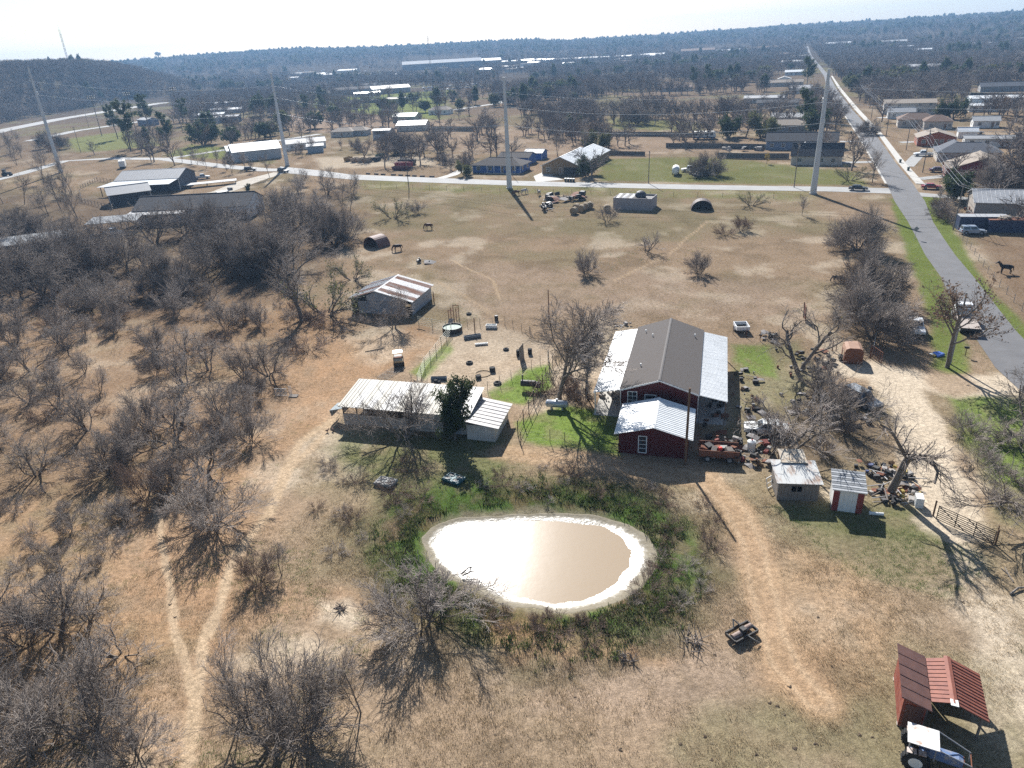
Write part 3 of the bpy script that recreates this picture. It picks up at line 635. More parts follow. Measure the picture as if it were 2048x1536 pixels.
# trees one can single out
for a in [
    (1118, 800, 'biga', 14.5, 'tallest bare tree, spreading wide just left of the red house', 2.2), (1172, 792, 'woodb', 9.5, 'slimmer bare tree tucked between the tallest tree and the red house', 1),
    (808, 878, 'mesqb', 8.0, 'bare many-branched tree standing before the long white shed', 1), (910, 880, 'juniper', 7.6, 'dark green juniper before the right end of the long white shed', 1),
    (1597, 745, 'gnarl', 10.5, 'old gnarled bare tree with thick twin trunks right of the red house', 0.3), (1780, 985, 'snag', 10.2, 'thick bare tree with broken limbs in the scrap heap', 2.6),
    (1552, 905, 'mesqa', 9.0, 'bare multi-stemmed tree right of the red annex', 1), (1690, 860, 'mesqc', 7.0, 'bare low tree beside the sandy drive and the scrap yard', 4),
    (1640, 800, 'mesqd', 6.5, 'bare thorny tree in the cluttered yard behind the sheds', 2),
    (1740, 674, 'rounda', 10.5, 'dense bare tree beside the open pipe gate', 1), (1742, 610, 'roundb', 10.5, 'middle one of three dense bare trees along the pasture edge', 2), (1715, 500, 'rounda', 10.5, 'farthest of three dense bare trees along the pasture edge', 4),
    (1894, 735, 'leafy', 12.5, 'tree with clinging brown leaves beside the flatbed truck', 1.0),
    (2085, 1040, 'mesqb', 9.5, 'bare tree leaning in from the right edge', 1), (2055, 870, 'mesqa', 8, 'bare tree on the green bank at the right edge', 3),
    (1292, 503, 'mesqa', 5.4, 'small bare field tree midway between house and round bales', 1), (1172, 548, 'vasea', 5.6, 'small bare fan-shaped tree behind the red house', 2), (1398, 548, 'vasec', 5.2, 'small bare fan-shaped tree right behind the red house roof', 3),
    (1213, 444, 'mesqd', 4.6, 'bare tree beside the round hay bales', 1), (1482, 462, 'vaseb', 4.2, 'small bare tree in the pasture below the right arched shelter', 1), (1450, 470, 'shrubb', 2.6, 'thin bare bush left of the small pasture tree', 1),
    (1604, 432, 'woodb', 5.6, 'slender bare tree below the right steel pylon', 1), (1503, 412, 'budding', 3.6, 'small budding tree right of the arched shelter', 1),
    (787, 437, 'budding', 5.0, 'greenish bush in the pasture above the rust barn', 1), (835, 427, 'vasea', 4.0, 'grey bush right of the greenish pasture bush', 1), (815, 430, 'woodc', 4.2, 'thin bare stem between two pasture bushes', 1),
    (604, 641, 'vine', 12.0, 'tall tree with vine-clad trunk left of the rust barn', 1), (655, 628, 'budding', 6.5, 'greenish bare tree left of the rust barn', 1), (706, 560, 'budding', 4.5, 'small tree behind the rust barn', 1),
    (788, 656, 'mesqc', 7.4, 'bare tree growing before the front of the rust barn', 2),
    (846, 1252, 'vasea', 5.8, 'round fan-shaped bare tree below the pond throwing a fan of shadow', 1), (605, 1478, 'vasec', 8.2, 'largest bushy bare tree at the bottom of the picture', 1), (480, 1425, 'woodb', 7.0, 'thin bare tree left of the largest bushy tree', 5),
    (545, 1500, 'mesqd', 6.0, 'bare tree against the left of the largest bushy tree', 1), (722, 1425, 'woodc', 5.5, 'slim drooping bare tree right of the largest bushy tree', 3),
    (185, 1470, 'vasec', 8.0, 'upright bushy bare tree in the lower left corner', 2), (60, 1500, 'mesqa', 6.0, 'bare tree cut by the lower left corner', 1), (270, 1520, 'vasea', 4.5, 'bare bush on the bottom edge left of the trail', 1), (118, 1262, 'mesqb', 6.4, 'wide gnarled mesquite left of the trails', 1.2),
    (425, 1046, 'vasea', 6.0, 'round bare bush between the two trails', 3), (290, 995, 'vaseb', 5.0, 'dark bushy tree left of the short trail', 1), (343, 886, 'mesqa', 8.0, 'largest mesquite in the middle of the thicket', 2.8),
    (455, 842, 'mesqd', 6.2, 'bare mesquite left of the white field rack', 1), (500, 884, 'vasea', 5.4, 'fan-shaped bush left of the orange trail', 1), (488, 745, 'mesqc', 5.6, 'small mesquite left of the orange bare ground', 1),
    (515, 1165, 'vaseb', 3.6, 'dark twiggy bush right of the winding trail', 1), (563, 1150, 'woodc', 3.6, 'thin upright shoot near the winding trail', 1),
    (1412, 352, 'roundb', 8.5, 'bare shade tree on the lawn beside the parked white pickup', 1), (1745, 365, 'woodb', 10.5, 'bare street tree at the road crossing', 1), (1533, 328, 'sapling', 3.6, 'yellow sapling on the lawn', 1),
    (1172, 352, 'oaka', 7.0, 'dark live oak beside the tan house with the white roof', 1), (930, 352, 'oakb', 5.2, 'round green tree left of the blue house', 1), (1142, 266, 'oaka', 8.5, 'dark evergreen before the bare woods', 1), (1272, 250, 'roundb', 12, 'huge spreading bare oak beside the long grey fence', 1),
    (1168, 305, 'woodb', 12, 'taller of the bare trees behind the tan house', 1), (1115, 312, 'woodc', 11, 'bare tree left behind the tan house roof', 1), (1190, 300, 'oakb', 8, 'dark evergreen behind the tan house', 2),
    (262, 303, 'pine', 25, 'leftmost tall pine beside the lane', 1), (338, 295, 'pine', 18, 'tall pine right of the leftmost pine', 2), (406, 290, 'oaka', 12.5, 'round dark evergreen at the bend of the lane', 1), (300, 262, 'pine', 23, 'pine standing behind the two front pines', 3), (236, 278, 'pine', 20, 'pine beside the frontage road', 3.3), (375, 250, 'pine', 18, 'pine left of the far white roofs', 4), (530, 232, 'oaka', 16.5, 'dark evergreen left of the second steel pylon', 3), (612, 232, 'pine', 15, 'left of two small pines before the school lawn', 1), (646, 230, 'pine', 14, 'right of two small pines before the school lawn', 2), (670, 240, 'oaka', 10, 'round evergreen beside the small pines', 2), (705, 240, 'oakb', 4, 'small round evergreen on the pale field', 2),
    (825, 205, 'oaka', 8, 'left evergreen behind the small metal shed', 1), (870, 205, 'oakb', 8, 'middle evergreen behind the small metal shed', 1), (905, 202, 'oaka', 9, 'right evergreen behind the small metal shed', 2),
    (1385, 178, 'pine', 17, 'left of the two tall pines beside the brown roofed house', 1), (1415, 176, 'pine', 18, 'right of the two tall pines beside the brown roofed house', 2), (1612, 180, 'pine', 22, 'tall pine left of the street far off', 1),
    (1605, 262, 'pine', 17.5, 'tall pine behind the third steel pylon', 1), (1625, 268, 'oaka', 11, 'broad evergreen below the tall pine', 1), (1455, 275, 'oaka', 9.5, 'left of two dark live oaks above the motor home', 1), (1525, 275, 'oakb', 10.5, 'right of two live oaks above the motor home', 1),
    (1905, 402, 'oaka', 7.5, 'dark round evergreen right of the crossing', 1), (1878, 408, 'woodb', 5, 'thin bare tree right of the crossing', 1), (1995, 392, 'rounda', 11, 'wide bare tree left of the striped metal roof', 1), (1700, 362, 'budding', 4.5, 'bushy shrub with green leaves beside the parked dark car', 1), (1970, 360, 'woodc', 10, 'bare tree hiding the dark red house front', 3),
    (1895, 440, 'shrubb', 3.2, 'brown brush left of the leaning utility pole', 1), (1735, 270, 'roundb', 7, 'bare tree at the left kerb of the street', 1), (1905, 238, 'oaka', 9, 'dark evergreen right of the tan roofed house', 3), (1835, 275, 'woodb', 7, 'bare tree before the orange brick house', 1),
    (497, 388, 'juniper', 3.4, 'small green conifer on the gravel yard bank', 1), (115, 325, 'leafy', 9, 'rusty leaved tree below the leftmost pylon', 1), (1085, 790, 'shrubb', 2.0, 'brown vine tangle on the garden fence', 1)]:
    tree(*a[:4], a[4], rz=a[5], w=1.45 if a[4].startswith('round bare bush') or a[4].startswith('round fan') else 1.0)
# trees nobody could tell apart: planted by area
def sample_poly(pp, n, mind, seed, avoid=None):
    P = gp(pp); rng = random.Random(seed); xs = [p[0] for p in P]; ys = [p[1] for p in P]; got = []; tries = 0
    while len(got) < n and tries < n * 60:
        tries += 1; x, y = rng.uniform(min(xs), max(xs)), rng.uniform(min(ys), max(ys))
        if dpoly(np.array([x]), np.array([y]), P)[0] > 0: continue
        if any((x - a) ** 2 + (y - b) ** 2 < mind * mind for a, b in got): continue
        if avoid and avoid(x, y): continue
        got.append((x, y))
    return got
def zoned(label, pp, x, y, h, h0, h1, n):
    # say where in its stand a tree grows, and how tall it is among its like
    if n < 8: return label
    px, py = proj(x, y); xs = [p[0] for p in pp]; ys = [p[1] for p in pp]; x0, x1, y0, y1 = max(0, min(xs)), max(xs), min(ys), max(ys)
    u = (px - x0) / (x1 - x0); v = (py - y0) / (y1 - y0); c = 4 if n > 40 else 3
    col = ['far left', 'centre left', 'centre right', 'far right'][min(3, max(0, int(u * 4)))] if c == 4 else ['left', 'middle', 'right'][min(2, max(0, int(u * 3)))]
    row = ['back', 'middle', 'front'][min(2, max(0, int(v * 3)))] if n > 40 else ['back', 'front'][min(1, max(0, int(v * 2)))]
    return '%s %s, %s %s' % ('taller' if h > (h0 + h1) / 2 else 'lower', label, col, row)
_trailw = [(gp(pp), w) for pp, w in TRAILS]
def near_trail(x, y): return any(dline(np.array([x]), np.array([y]), pp)[0] < w + 1.1 for pp, w in _trailw)
for pp, n, mind, keys, h0, h1, label, group, sd_ in [
    ([(-120, 600), (460, 590), (560, 640), (620, 700), (540, 800), (430, 960), (240, 1060), (-120, 1120)], 66, 3.0, ['mesqa', 'mesqb', 'mesqc', 'mesqd', 'vasec', 'vasea'], 3.8, 6.5, 'bare grey mesquite growing among many in the thicket', 'mesquites of the left thicket', 1),
    ([(-80, 1130), (90, 1180), (240, 1270), (250, 1400), (-80, 1480)], 8, 3.0, ['mesqa', 'mesqd', 'vasec'], 3.5, 5, 'low bare mesquite near the lower left edge', 'mesquites of the lower left', 2),
    ([(-120, 440), (230, 500), (470, 440), (640, 430), (700, 480), (640, 560), (480, 580), (-120, 610)], 74, 3.2, ['wooda', 'woodb', 'woodc', 'mesqb', 'roundb', 'mesqd'], 7, 11.5, 'bare tree in the dark woods below the left barns', 'bare trees of the woods below the barns', 3),
    ([(590, 365), (700, 372), (720, 430), (660, 470), (560, 440)], 15, 3.5, ['woodb', 'mesqa', 'mesqc', 'wooda'], 5, 9, 'bare tree on the left edge of the pasture', 'bare trees edging the pasture', 4),
    ([(-80, 345), (130, 345), (150, 400), (190, 440), (-80, 450)], 14, 4, ['wooda', 'woodb', 'woodc'], 9, 12, 'bare tree left of the metal roofed barns', 'bare trees left of the barns', 5),
    ([(-60, 292), (110, 285), (140, 330), (-60, 345)], 14, 5, ['woodb', 'woodc', 'roundb'], 8, 12, 'bare tree in the clump below the highway', 'bare trees below the highway', 6),
    ([(350, 318), (560, 345), (560, 360), (380, 335)], 12, 5, ['woodb', 'wooda', 'woodc'], 6, 9.5, 'slender bare tree lining the pale lane', 'lane trees', 7),
    ([(560, 300), (900, 290), (920, 308), (800, 310), (560, 312)], 22, 4, ['woodb', 'woodc', 'mesqa', 'vasec'], 5, 9, 'bare tree in the hedgerow behind the skips', 'hedgerow trees behind the skips', 8),
    ([(880, 320), (935, 318), (940, 345), (890, 352)], 7, 2.6, ['vasec', 'mesqb'], 4, 6, 'grey brush left of the blue house', 'brush by the blue house', 9),
    ([(1860, 405), (1900, 420), (1905, 450), (1880, 440)], 5, 2.2, ['mesqb', 'vaseb'], 3, 4.5, 'brushy bare tree on the right roadside', 'roadside brush', 11),
    ([(1080, 770), (1110, 760), (1190, 800), (1190, 830)], 4, 1.6, ['shrubb', 'vaseb'], 2, 3.5, 'russet brush under the tallest bare tree', 'garden brush', 12)]:
    rng = random.Random(sd_)
    for x, y in sample_poly(pp, n, mind, sd_ * 7, near_trail):
        hh = rng.uniform(h0, h1); tree(0, 0, rng.choice(keys), hh, zoned(label, pp, x, y, hh, h0, h1, n), group, xy=(x, y), w=rng.uniform(.85, 1.2))
# shrubs and saplings of the bank
for pp, n, mind, keys, h0, h1, label, group, sd_ in [
    ([(620, 900), (860, 900), (860, 1000), (760, 1120), (620, 1100)], 16, 1.5, ['shrubb', 'shruba'], .8, 1.6, 'brown bare bush on the bank left of the pond', 'bushes left of the pond', 21),
    ([(960, 905), (1240, 950), (1420, 1000), (1440, 1060), (1240, 1010), (960, 1000)], 14, 1.6, ['shrubb', 'shruba'], .7, 1.4, 'russet bare bush on the bank above the pond', 'bushes above the pond', 22),
    ([(1310, 1060), (1460, 1060), (1480, 1180), (1330, 1260), (1260, 1220)], 14, 1.4, ['shrubb', 'shruba'], .7, 1.4, 'bare bush on the bank right of the pond', 'bushes right of the pond', 23),
    ([(960, 1215), (1230, 1235), (1230, 1290), (1000, 1260)], 9, 1.3, ['vaseb', 'shrubb'], .7, 1.3, 'thin bare sapling on the lower pond bank', 'saplings below the pond', 24),
    ([(20, 1000), (260, 1040), (280, 1130), (20, 1150)], 12, 2.2, ['shruba', 'vasea'], 1.5, 3, 'low thorny bush on the orange soil', 'bushes on the orange soil', 25),
    ([(560, 600), (700, 640), (690, 690), (580, 720), (520, 690)], 14, 2.0, ['shruba', 'shrubb'], 1.2, 2.4, 'low bush between thicket and rust barn', 'bushes by the rust barn', 26),
    ([(-120, 600), (520, 600), (600, 700), (430, 960), (-120, 1120)], 48, 2.0, ['shruba', 'shrubb'], .9, 1.9, 'low bare bush under the thicket mesquites', 'undergrowth bushes of the thicket', 27),
    ([(1490, 760), (1700, 760), (1790, 900), (1650, 930), (1500, 880)], 14, 2.0, ['shruba', 'vasec'], 1.5, 3, 'bare bush among the yard clutter', 'bushes in the cluttered yard', 28),
    ([(1930, 850), (2060, 880), (2060, 1060), (1960, 980)], 10, 1.8, ['shruba', 'vasea'], 1.5, 3.2, 'grey bush on the green bank at the right', 'bushes on the right bank', 29)]:
    rng = random.Random(sd_)
    for x, y in sample_poly(pp, n, mind, sd_ * 7, near_trail):
        hh = rng.uniform(h0, h1); tree(0, 0, rng.choice(keys), hh, zoned(label, pp, x, y, hh, h0, h1, n), group, xy=(x, y), w=rng.uniform(.9, 1.3), name='bare_shrub')

# ------------------------------------------------------------------ far woods, weeds and grass: nobody could count them
def scatter(name, pts, rz, sc, idx, protos, label, kind='stuff'):
    coll = bpy.data.collections.new(name + '_kinds')
    for k, me in enumerate(protos): coll.objects.link(bpy.data.objects.new('%s_%02d' % (name, k), me))
    n = len(pts); me = bpy.data.meshes.new(name); me.vertices.add(n); me.vertices.foreach_set('co', np.asarray(pts, np.float32).ravel())
    a = me.attributes.new('turn', 'FLOAT_VECTOR', 'POINT'); a.data.foreach_set('vector', np.stack([np.zeros(n), np.zeros(n), rz], 1).astype(np.float32).ravel())
    a = me.attributes.new('size', 'FLOAT_VECTOR', 'POINT'); a.data.foreach_set('vector', np.asarray(sc, np.float32).ravel())
    a = me.attributes.new('kind_no', 'INT', 'POINT'); a.data.foreach_set('value', np.asarray(idx, np.int32))
    o = bpy.data.objects.new(name, me); COL.objects.link(o); tag(o, label, kind=kind)
    g = bpy.data.node_groups.new(name, 'GeometryNodeTree'); g.interface.new_socket('Geometry', in_out='INPUT', socket_type='NodeSocketGeometry'); g.interface.new_socket('Geometry', in_out='OUTPUT', socket_type='NodeSocketGeometry')
    N = g.nodes; L = g.links; gi = N.new('NodeGroupInput'); go = N.new('NodeGroupOutput'); ip = N.new('GeometryNodeInstanceOnPoints'); ci = N.new('GeometryNodeCollectionInfo')
    ci.inputs[0].default_value = coll; ci.inputs['Separate Children'].default_value = True; ci.inputs['Reset Children'].default_value = True
    def attr(nm, ty):
        q = N.new('GeometryNodeInputNamedAttribute'); q.data_type = ty; q.inputs[0].default_value = nm; return q.outputs[0]
    e2r = N.new('FunctionNodeEulerToRotation'); L.new(attr('turn', 'FLOAT_VECTOR'), e2r.inputs[0])
    L.new(gi.outputs[0], ip.inputs['Points']); L.new(ci.outputs[0], ip.inputs['Instance']); ip.inputs['Pick Instance'].default_value = True
    L.new(attr('kind_no', 'INT'), ip.inputs['Instance Index']); L.new(e2r.outputs[0], ip.inputs['Rotation']); L.new(attr('size', 'FLOAT_VECTOR'), ip.inputs['Scale'])
    L.new(ip.outputs[0], go.inputs[0]); md = o.modifiers.new('scatter', 'NODES'); md.node_group = g
    return o
def far_protos():
    out = []
    for i in range(5):
        st = [((0, 0, -.3), (.05, 0, 1), 4.2, .2)]
        s = grow(300 + i, st, [LV(3, .2, .05, 7, .75, .95, .3, .5), LV(3, .4, .05, 6, .75, .55, .15, .4), LV(3, .45, .03, 5, .7, .55, .1, .4), LV(2, .4, .0, 0, 0, 0, 0)], .028)
        V, F = seg_mesh([q for l in s for q in l], 3); V = V * (10 / V[:, 2].max())
        out.append(mesh_np('far_bare', V, F, FARRUST if i == 4 else FARBARE))
    for i in range(3):
        rs = np.random.RandomState(320 + i); n = 260
        u = rs.normal(0, 1, (n, 3)); u /= np.linalg.norm(u, axis=1, keepdims=True); rr = rs.rand(n, 1) ** .35
        P = u * rr * np.array([[3.3, 3.3, 3.0]]) * (1 + .25 * np.sin(u[:, :1] * 5 + i)) + [[0, 0, 5.2]]
        if i == 1: P = u * rr * np.array([[2.1, 2.1, 4.6]]) + [[0, 0, 8]]; P[:, :2] *= (1.25 - .07 * P[:, 2:3])
        q = leaf_quads(P, .62, 5, .5, 330 + i); t = seg_mesh([((0, 0, -.3), (0, 0, 5), .25, .15)], 4)
        V, F = join_np([q, t]); out.append(mesh_np('far_evergreen', V, F, (LEAFG, LEAFP, LEAFO)[i]))
    return out
FARP = far_protos()
CLEAR = []     # ground that stays open: lists of plan points with a margin
def clear(pp, m=0.0): CLEAR.append((gp(pp), m))
clear([(1600, 100), (1625, 100), (1700, 210), (1830, 370), (1770, 372), (1640, 160)], 2)
clear([(560, 350), (880, 352), (1780, 380), (1700, 340), (1550, 318), (1220, 300), (1000, 270), (700, 270), (560, 330)], 0)
clear([(130, 310), (330, 250), (560, 225), (640, 200), (900, 172), (980, 172), (1000, 210), (1100, 262), (1060, 300), (600, 320), (560, 350), (130, 340)], 0)
clear([(1220, 238), (1420, 240), (1560, 255), (1560, 300), (1220, 290)], 0)
clear([(1200, 300), (1560, 255), (1720, 270), (1790, 370), (1200, 362)], 0)
clear([(1760, 235), (2010, 240), (2010, 310), (1940, 345), (1880, 380), (1850, 375)], 0)
clear([(-80, 300), (0, 248), (225, 207), (340, 196), (360, 240), (160, 310), (60, 320)], 0)
clear([(1000, 150), (1060, 148), (1060, 172), (990, 176)], 0)
clear([(1540, 150), (1640, 150), (1650, 195), (1540, 195)], 0)
clear([(1320, 165), (1390, 165), (1390, 188), (1310, 188)], 0)
clear([(1930, 180), (2048, 185), (2048, 225), (1930, 220)], 0)
clear([(580, 153), (860, 146), (870, 153), (580, 161)], 0)
clear([(815, 134), (960, 128), (970, 142), (820, 149)], 0)
def build_far_woods():
    rs = np.random.RandomState(12); P = []
    def ring(r0, r1, n):
        az = rs.uniform(-.86, .86, n); r = np.sqrt(rs.uniform(r0 * r0, r1 * r1, n)); return np.stack([r * np.sin(az), r * np.cos(az)], 1)
    P = np.vstack([ring(180, 420, 3800), ring(420, 800, 9500), ring(800, 1500, 15000), ring(1500, 3050, 20000)])
    hz = np.stack([rs.uniform(-.86, -.42, 7000), np.sqrt(rs.uniform(700 ** 2, 1350 ** 2, 7000))], 1); P = np.vstack([P, np.stack([hz[:, 1] * np.sin(hz[:, 0]), hz[:, 1] * np.cos(hz[:, 0])], 1)])
    x, y = P[:, 0], P[:, 1]; r = np.hypot(x, y)
    keep = np.ones(len(P), bool)
    hi = (gz(x, y) > 2.5) & (r < 1600)
    inside = np.zeros(len(P), bool)
    for pp, m in CLEAR[:5]: inside |= dpoly(x, y, pp) <= m
    inside &= ~hi
    keep &= ~inside | ((rs.rand(len(P)) < .3) & (fbm(x + 77, y, 45, 2) > .43))
    for pp, m in CLEAR[5:]: keep &= dpoly(x, y, pp) > m
    for pp in ROADP: keep &= dpoly(x, y, pp) > 3.5
    for pp in FOOT: keep &= dpoly(x, y, pp) > (4 if abs(pp[0][0]) + abs(pp[0][1]) < 480 else 11)
    keep &= dpoly(x, y, gp([(1205, 300), (1560, 318), (1720, 345), (1760, 375), (1200, 365)])) > 0
    # nothing on the near side of the cross road or out on the pasture
    near = dpoly(x, y, gp([(-300, 300), (560, 345), (1790, 384), (1850, 405), (2400, 800), (2400, 1700), (-800, 1700)])); keep &= near > 2
    keep &= (fbm(x, y, 60, 2) > .30) | (r > 1900) | hi; keep &= (fbm(x + 900, y, 170, 2) > .31) | (r > 1900) | (r < 420) | hi
    P = P[keep]; x, y = P[:, 0], P[:, 1]; r = r[keep]; n = len(P)
    ev = fbm(x + 500, y, 90, 2) + rs.rand(n) * .5
    idx = np.where(ev > 1.10, 5 + rs.randint(0, 3, n), rs.randint(0, 4, n)); idx = np.where((rs.rand(n) < .012), 4, idx)
    idx = np.where((r > 1900) & (rs.rand(n) < .2), 5 + rs.randint(0, 3, n), idx)
    sc = rs.uniform(.7, 1.25, n); S = np.stack([sc * rs.uniform(.95, 1.35, n), sc * rs.uniform(.95, 1.35, n), sc], 1)
    S[:, :2] *= (1 + .5 * sstep(1200, 2500, r))[:, None]
    pts = np.stack([x, y, gz(x, y) - .2], 1)
    scatter('far_woods', pts, rs.uniform(0, 6.28, n), S, idx, FARP, 'hazy bare winter woods stretching to the horizon')
def tuft_protos():
    out = []
    for i, (m, h, w, n) in enumerate([(mat('dry_grass', (.46, .36, .23), (.34, .26, .16), scale=.8, thru=.45), .17, .24, 15), (mat('green_weed', (.13, .21, .045), (.09, .15, .03), scale=.8, thru=.45), .14, .24, 15), (mat('russet_weed', (.20, .145, .11), (.15, .11, .085), scale=.8, thru=.45), .7, .22, 8), (mat('pale_grass', (.56, .46, .32), (.44, .36, .24), scale=.8, thru=.45), .18, .26, 15), (mat('dark_dock_weed', (.085, .135, .035), (.13, .115, .055), scale=.9, thru=.4), .36, .34, 10)]):
        rs = np.random.RandomState(400 + i); V, F = [], []
        for k in range(n):
            a = rs.uniform(0, 6.28); l = h * rs.uniform(.5, 1.1); o = rs.normal(0, w * .45, 2); t = rs.uniform(.2, .8); b = .03 if h == .36 else (.0095 if h < .5 else .009)
            p = np.array([o[0], o[1], -.03]); q = p + [math.cos(a) * l * t, math.sin(a) * l * t, l]; s = np.array([-math.sin(a), math.cos(a), 0]) * b
            V += [p - s, p + s, q + s * .4, q - s * .4]; F.append((4 * k, 4 * k + 1, 4 * k + 2, 4 * k + 3))
        out.append(mesh_np('tuft', np.array(V), np.array(F), m))
    return out
TUFT = tuft_protos()
def build_grass():
    rs = np.random.RandomState(21)
    def ring(r0, r1, n):
        az = rs.uniform(-.78, .78, n); r = np.sqrt(rs.uniform(r0 * r0, r1 * r1, n)); return np.stack([r * np.sin(az), r * np.cos(az)], 1)
    P = np.vstack([ring(22, 60, 26000), ring(60, 150, 26000), POND_C + rs.normal(0, 1, (14000, 2)) * [9.0, 7.0]]); x, y = P[:, 0], P[:, 1]
    dp = dpoly(x, y, _pw); bare = np.zeros(len(x))
    keep = (dp > 2.4) & (fbm(x, y, 3.5, 3) + rs.rand(len(x)) * .35 > .62 + .16 * sstep(80, 150, np.hypot(x, y)))
    for pp, w in _trailw: keep &= dline(x, y, pp) > w * 1.3
    for pp, w in [([(2060, 765), (1900, 772), (1800, 752), (1735, 738), (1690, 735)], 3.0), ([(1790, 755), (1830, 830), (1855, 900), (1880, 980), (1905, 1050)], 2.8)]: keep &= dline(x, y, gp(pp)) > w
    keep &= dpoly(x, y, gp([(1800, 400), (1860, 400), (2200, 760), (2000, 760), (1890, 560)])) > 0
    for q in FOOT: keep &= dpoly(x, y, q) > .2
    keep &= dpoly(x, y, gp([(905, 670), (960, 640), (1110, 690), (1100, 730), (975, 790), (830, 780)])) > 0
    P = P[keep]; x, y, dp = P[:, 0], P[:, 1], dp[keep]; n = len(x)
    g = np.where(rs.rand(n) < .62, 0, 3)
    gr = np.zeros(n, bool)
    for pp in [[(820, 745), (900, 680), (905, 700), (850, 760)], [(975, 785), (1040, 740), (1100, 728), (1110, 775), (1050, 810)], [(1030, 845), (1130, 810), (1235, 830), (1238, 912), (1050, 882)], [(1895, 790), (2100, 805), (2100, 1000), (1990, 960), (1930, 880)], [(1540, 1010), (1840, 1010), (1990, 1130), (1900, 1200), (1700, 1150)], [(690, 850), (1000, 870), (1010, 960), (900, 1030), (800, 1010), (640, 900)]]:
        gr |= dpoly(x, y, gp(pp)) < 0
    gr |= (dp < 6.8) & (fbm(x, y, 2, 2) > .33)
    gr |= (fbm(x + 60, y, 14, 3) > .62) & (rs.rand(n) < .6)
    g = np.where(gr, 1, g); g = np.where((fbm(x + 3, y, 2.2, 3) > .47) & (rs.rand(n) < .42 * (1 - sstep(2.5, 8.5, dp))), 4, g); g = np.where((dp < 7.5) & (dp > 3) & (rs.rand(n) < .10), 2, g)
    lit = dpoly(x, y, gp([(-200, 560), (480, 560), (600, 700), (560, 850), (300, 960), (-200, 1050)])) < 0
    g = np.where(lit & (rs.rand(n) < .2), 2, g)
    s = rs.uniform(.55, 1.3, n); S = np.stack([s * 1.3, s * 1.3, s], 1)
    scatter('grass_tufts', np.stack([x, y, gz(x, y)], 1), rs.uniform(0, 6.28, n), S, g, TUFT, 'dry winter grass and weeds of the pasture')
FOOT = []      # building footprints, filled in below
# ------------------------------------------------------------------ building kit
REDM = mat('red_metal_wall', (.105, .015, .018), (.075, .015, .015), scale=1.6, rough=.6, spec=.3, lo=.3, hi=.75, stretch=(1.6, 1.6, .4))
WHITEM = mat('white_metal_roof', (.74, .75, .74), (.64, .65, .64), scale=.7, rough=.42, spec=.5)
WHITEP = mat('white_paint', (.76, .76, .74), (.66, .66, .63), scale=1.5, rough=.55)
SHING = mat('grey_shingle', (.13, .117, .109), (.10, .09, .085), scale=9, rough=.95, spec=.1, bump=.35, bscale=24, lo=.35, hi=.65)
DSHING = mat('charcoal_shingle', (.060, .060, .066), (.040, .040, .045), scale=7, rough=.95, bump=.3)
BSHING = mat('brown_shingle', (.17, .105, .075), (.12, .08, .06), scale=7, rough=.95, bump=.3)
TSHING = mat('tan_shingle', (.30, .25, .20), (.24, .20, .16), scale=7, rough=.95, bump=.3)
GALV = mat('galvanised_sheet', (.36, .37, .38), (.28, .28, .29), scale=1.1, rough=.62, metal=.2)
RUSTY = mat('rusted_sheet', (.22, .095, .055), (.36, .33, .31), scale=1.0, rough=.85, spec=.2, lo=.46, hi=.66, stretch=(.35, 1.6, 1))
RUST = mat('rust', (.20, .075, .035), (.11, .045, .03), scale=4, rough=.9, lo=.35, hi=.7)
REDROOF = mat('red_painted_roof', (.27, .095, .06), (.17, .055, .04), scale=2.2, rough=.7, lo=.35, hi=.7)
BROWNROOF = mat('brown_painted_roof', (.14, .07, .055), (.09, .045, .038), scale=2.0, rough=.65)
WEATH = mat('weathered_wood', (.24, .21, .18), (.15, .13, .115), scale=3, rough=.95, stretch=(4, 4, .6), lo=.35, hi=.7)
WOODB = mat('brown_wood', (.16, .095, .055), (.105, .065, .04), scale=3, rough=.9, stretch=(4, 4, .6))
WOODL = mat('pale_lumber', (.50, .39, .25), (.38, .28, .17), scale=3, rough=.9)
DARK = mat('dark_steel', (.035, .034, .034), (.06, .055, .05), scale=4, rough=.6, metal=.3)
BLACKR = mat('black_rubber', (.018, .018, .018), (.03, .03, .03), scale=6, rough=.9)
STEEL = mat('pylon_steel', (.56, .58, .60), (.48, .50, .52), scale=.4, rough=.5, metal=.3)
GLS = glass()
FENCEW = mat('grey_fence_board', (.15, .14, .13), (.10, .095, .09), scale=1.5, rough=.95, stretch=(6, 6, .4))
DIRTWH = mat('dirty_white_sheet', (.56, .54, .50), (.36, .32, .27), scale=1.4, rough=.6, lo=.4, hi=.75, stretch=(1, 1, .5))
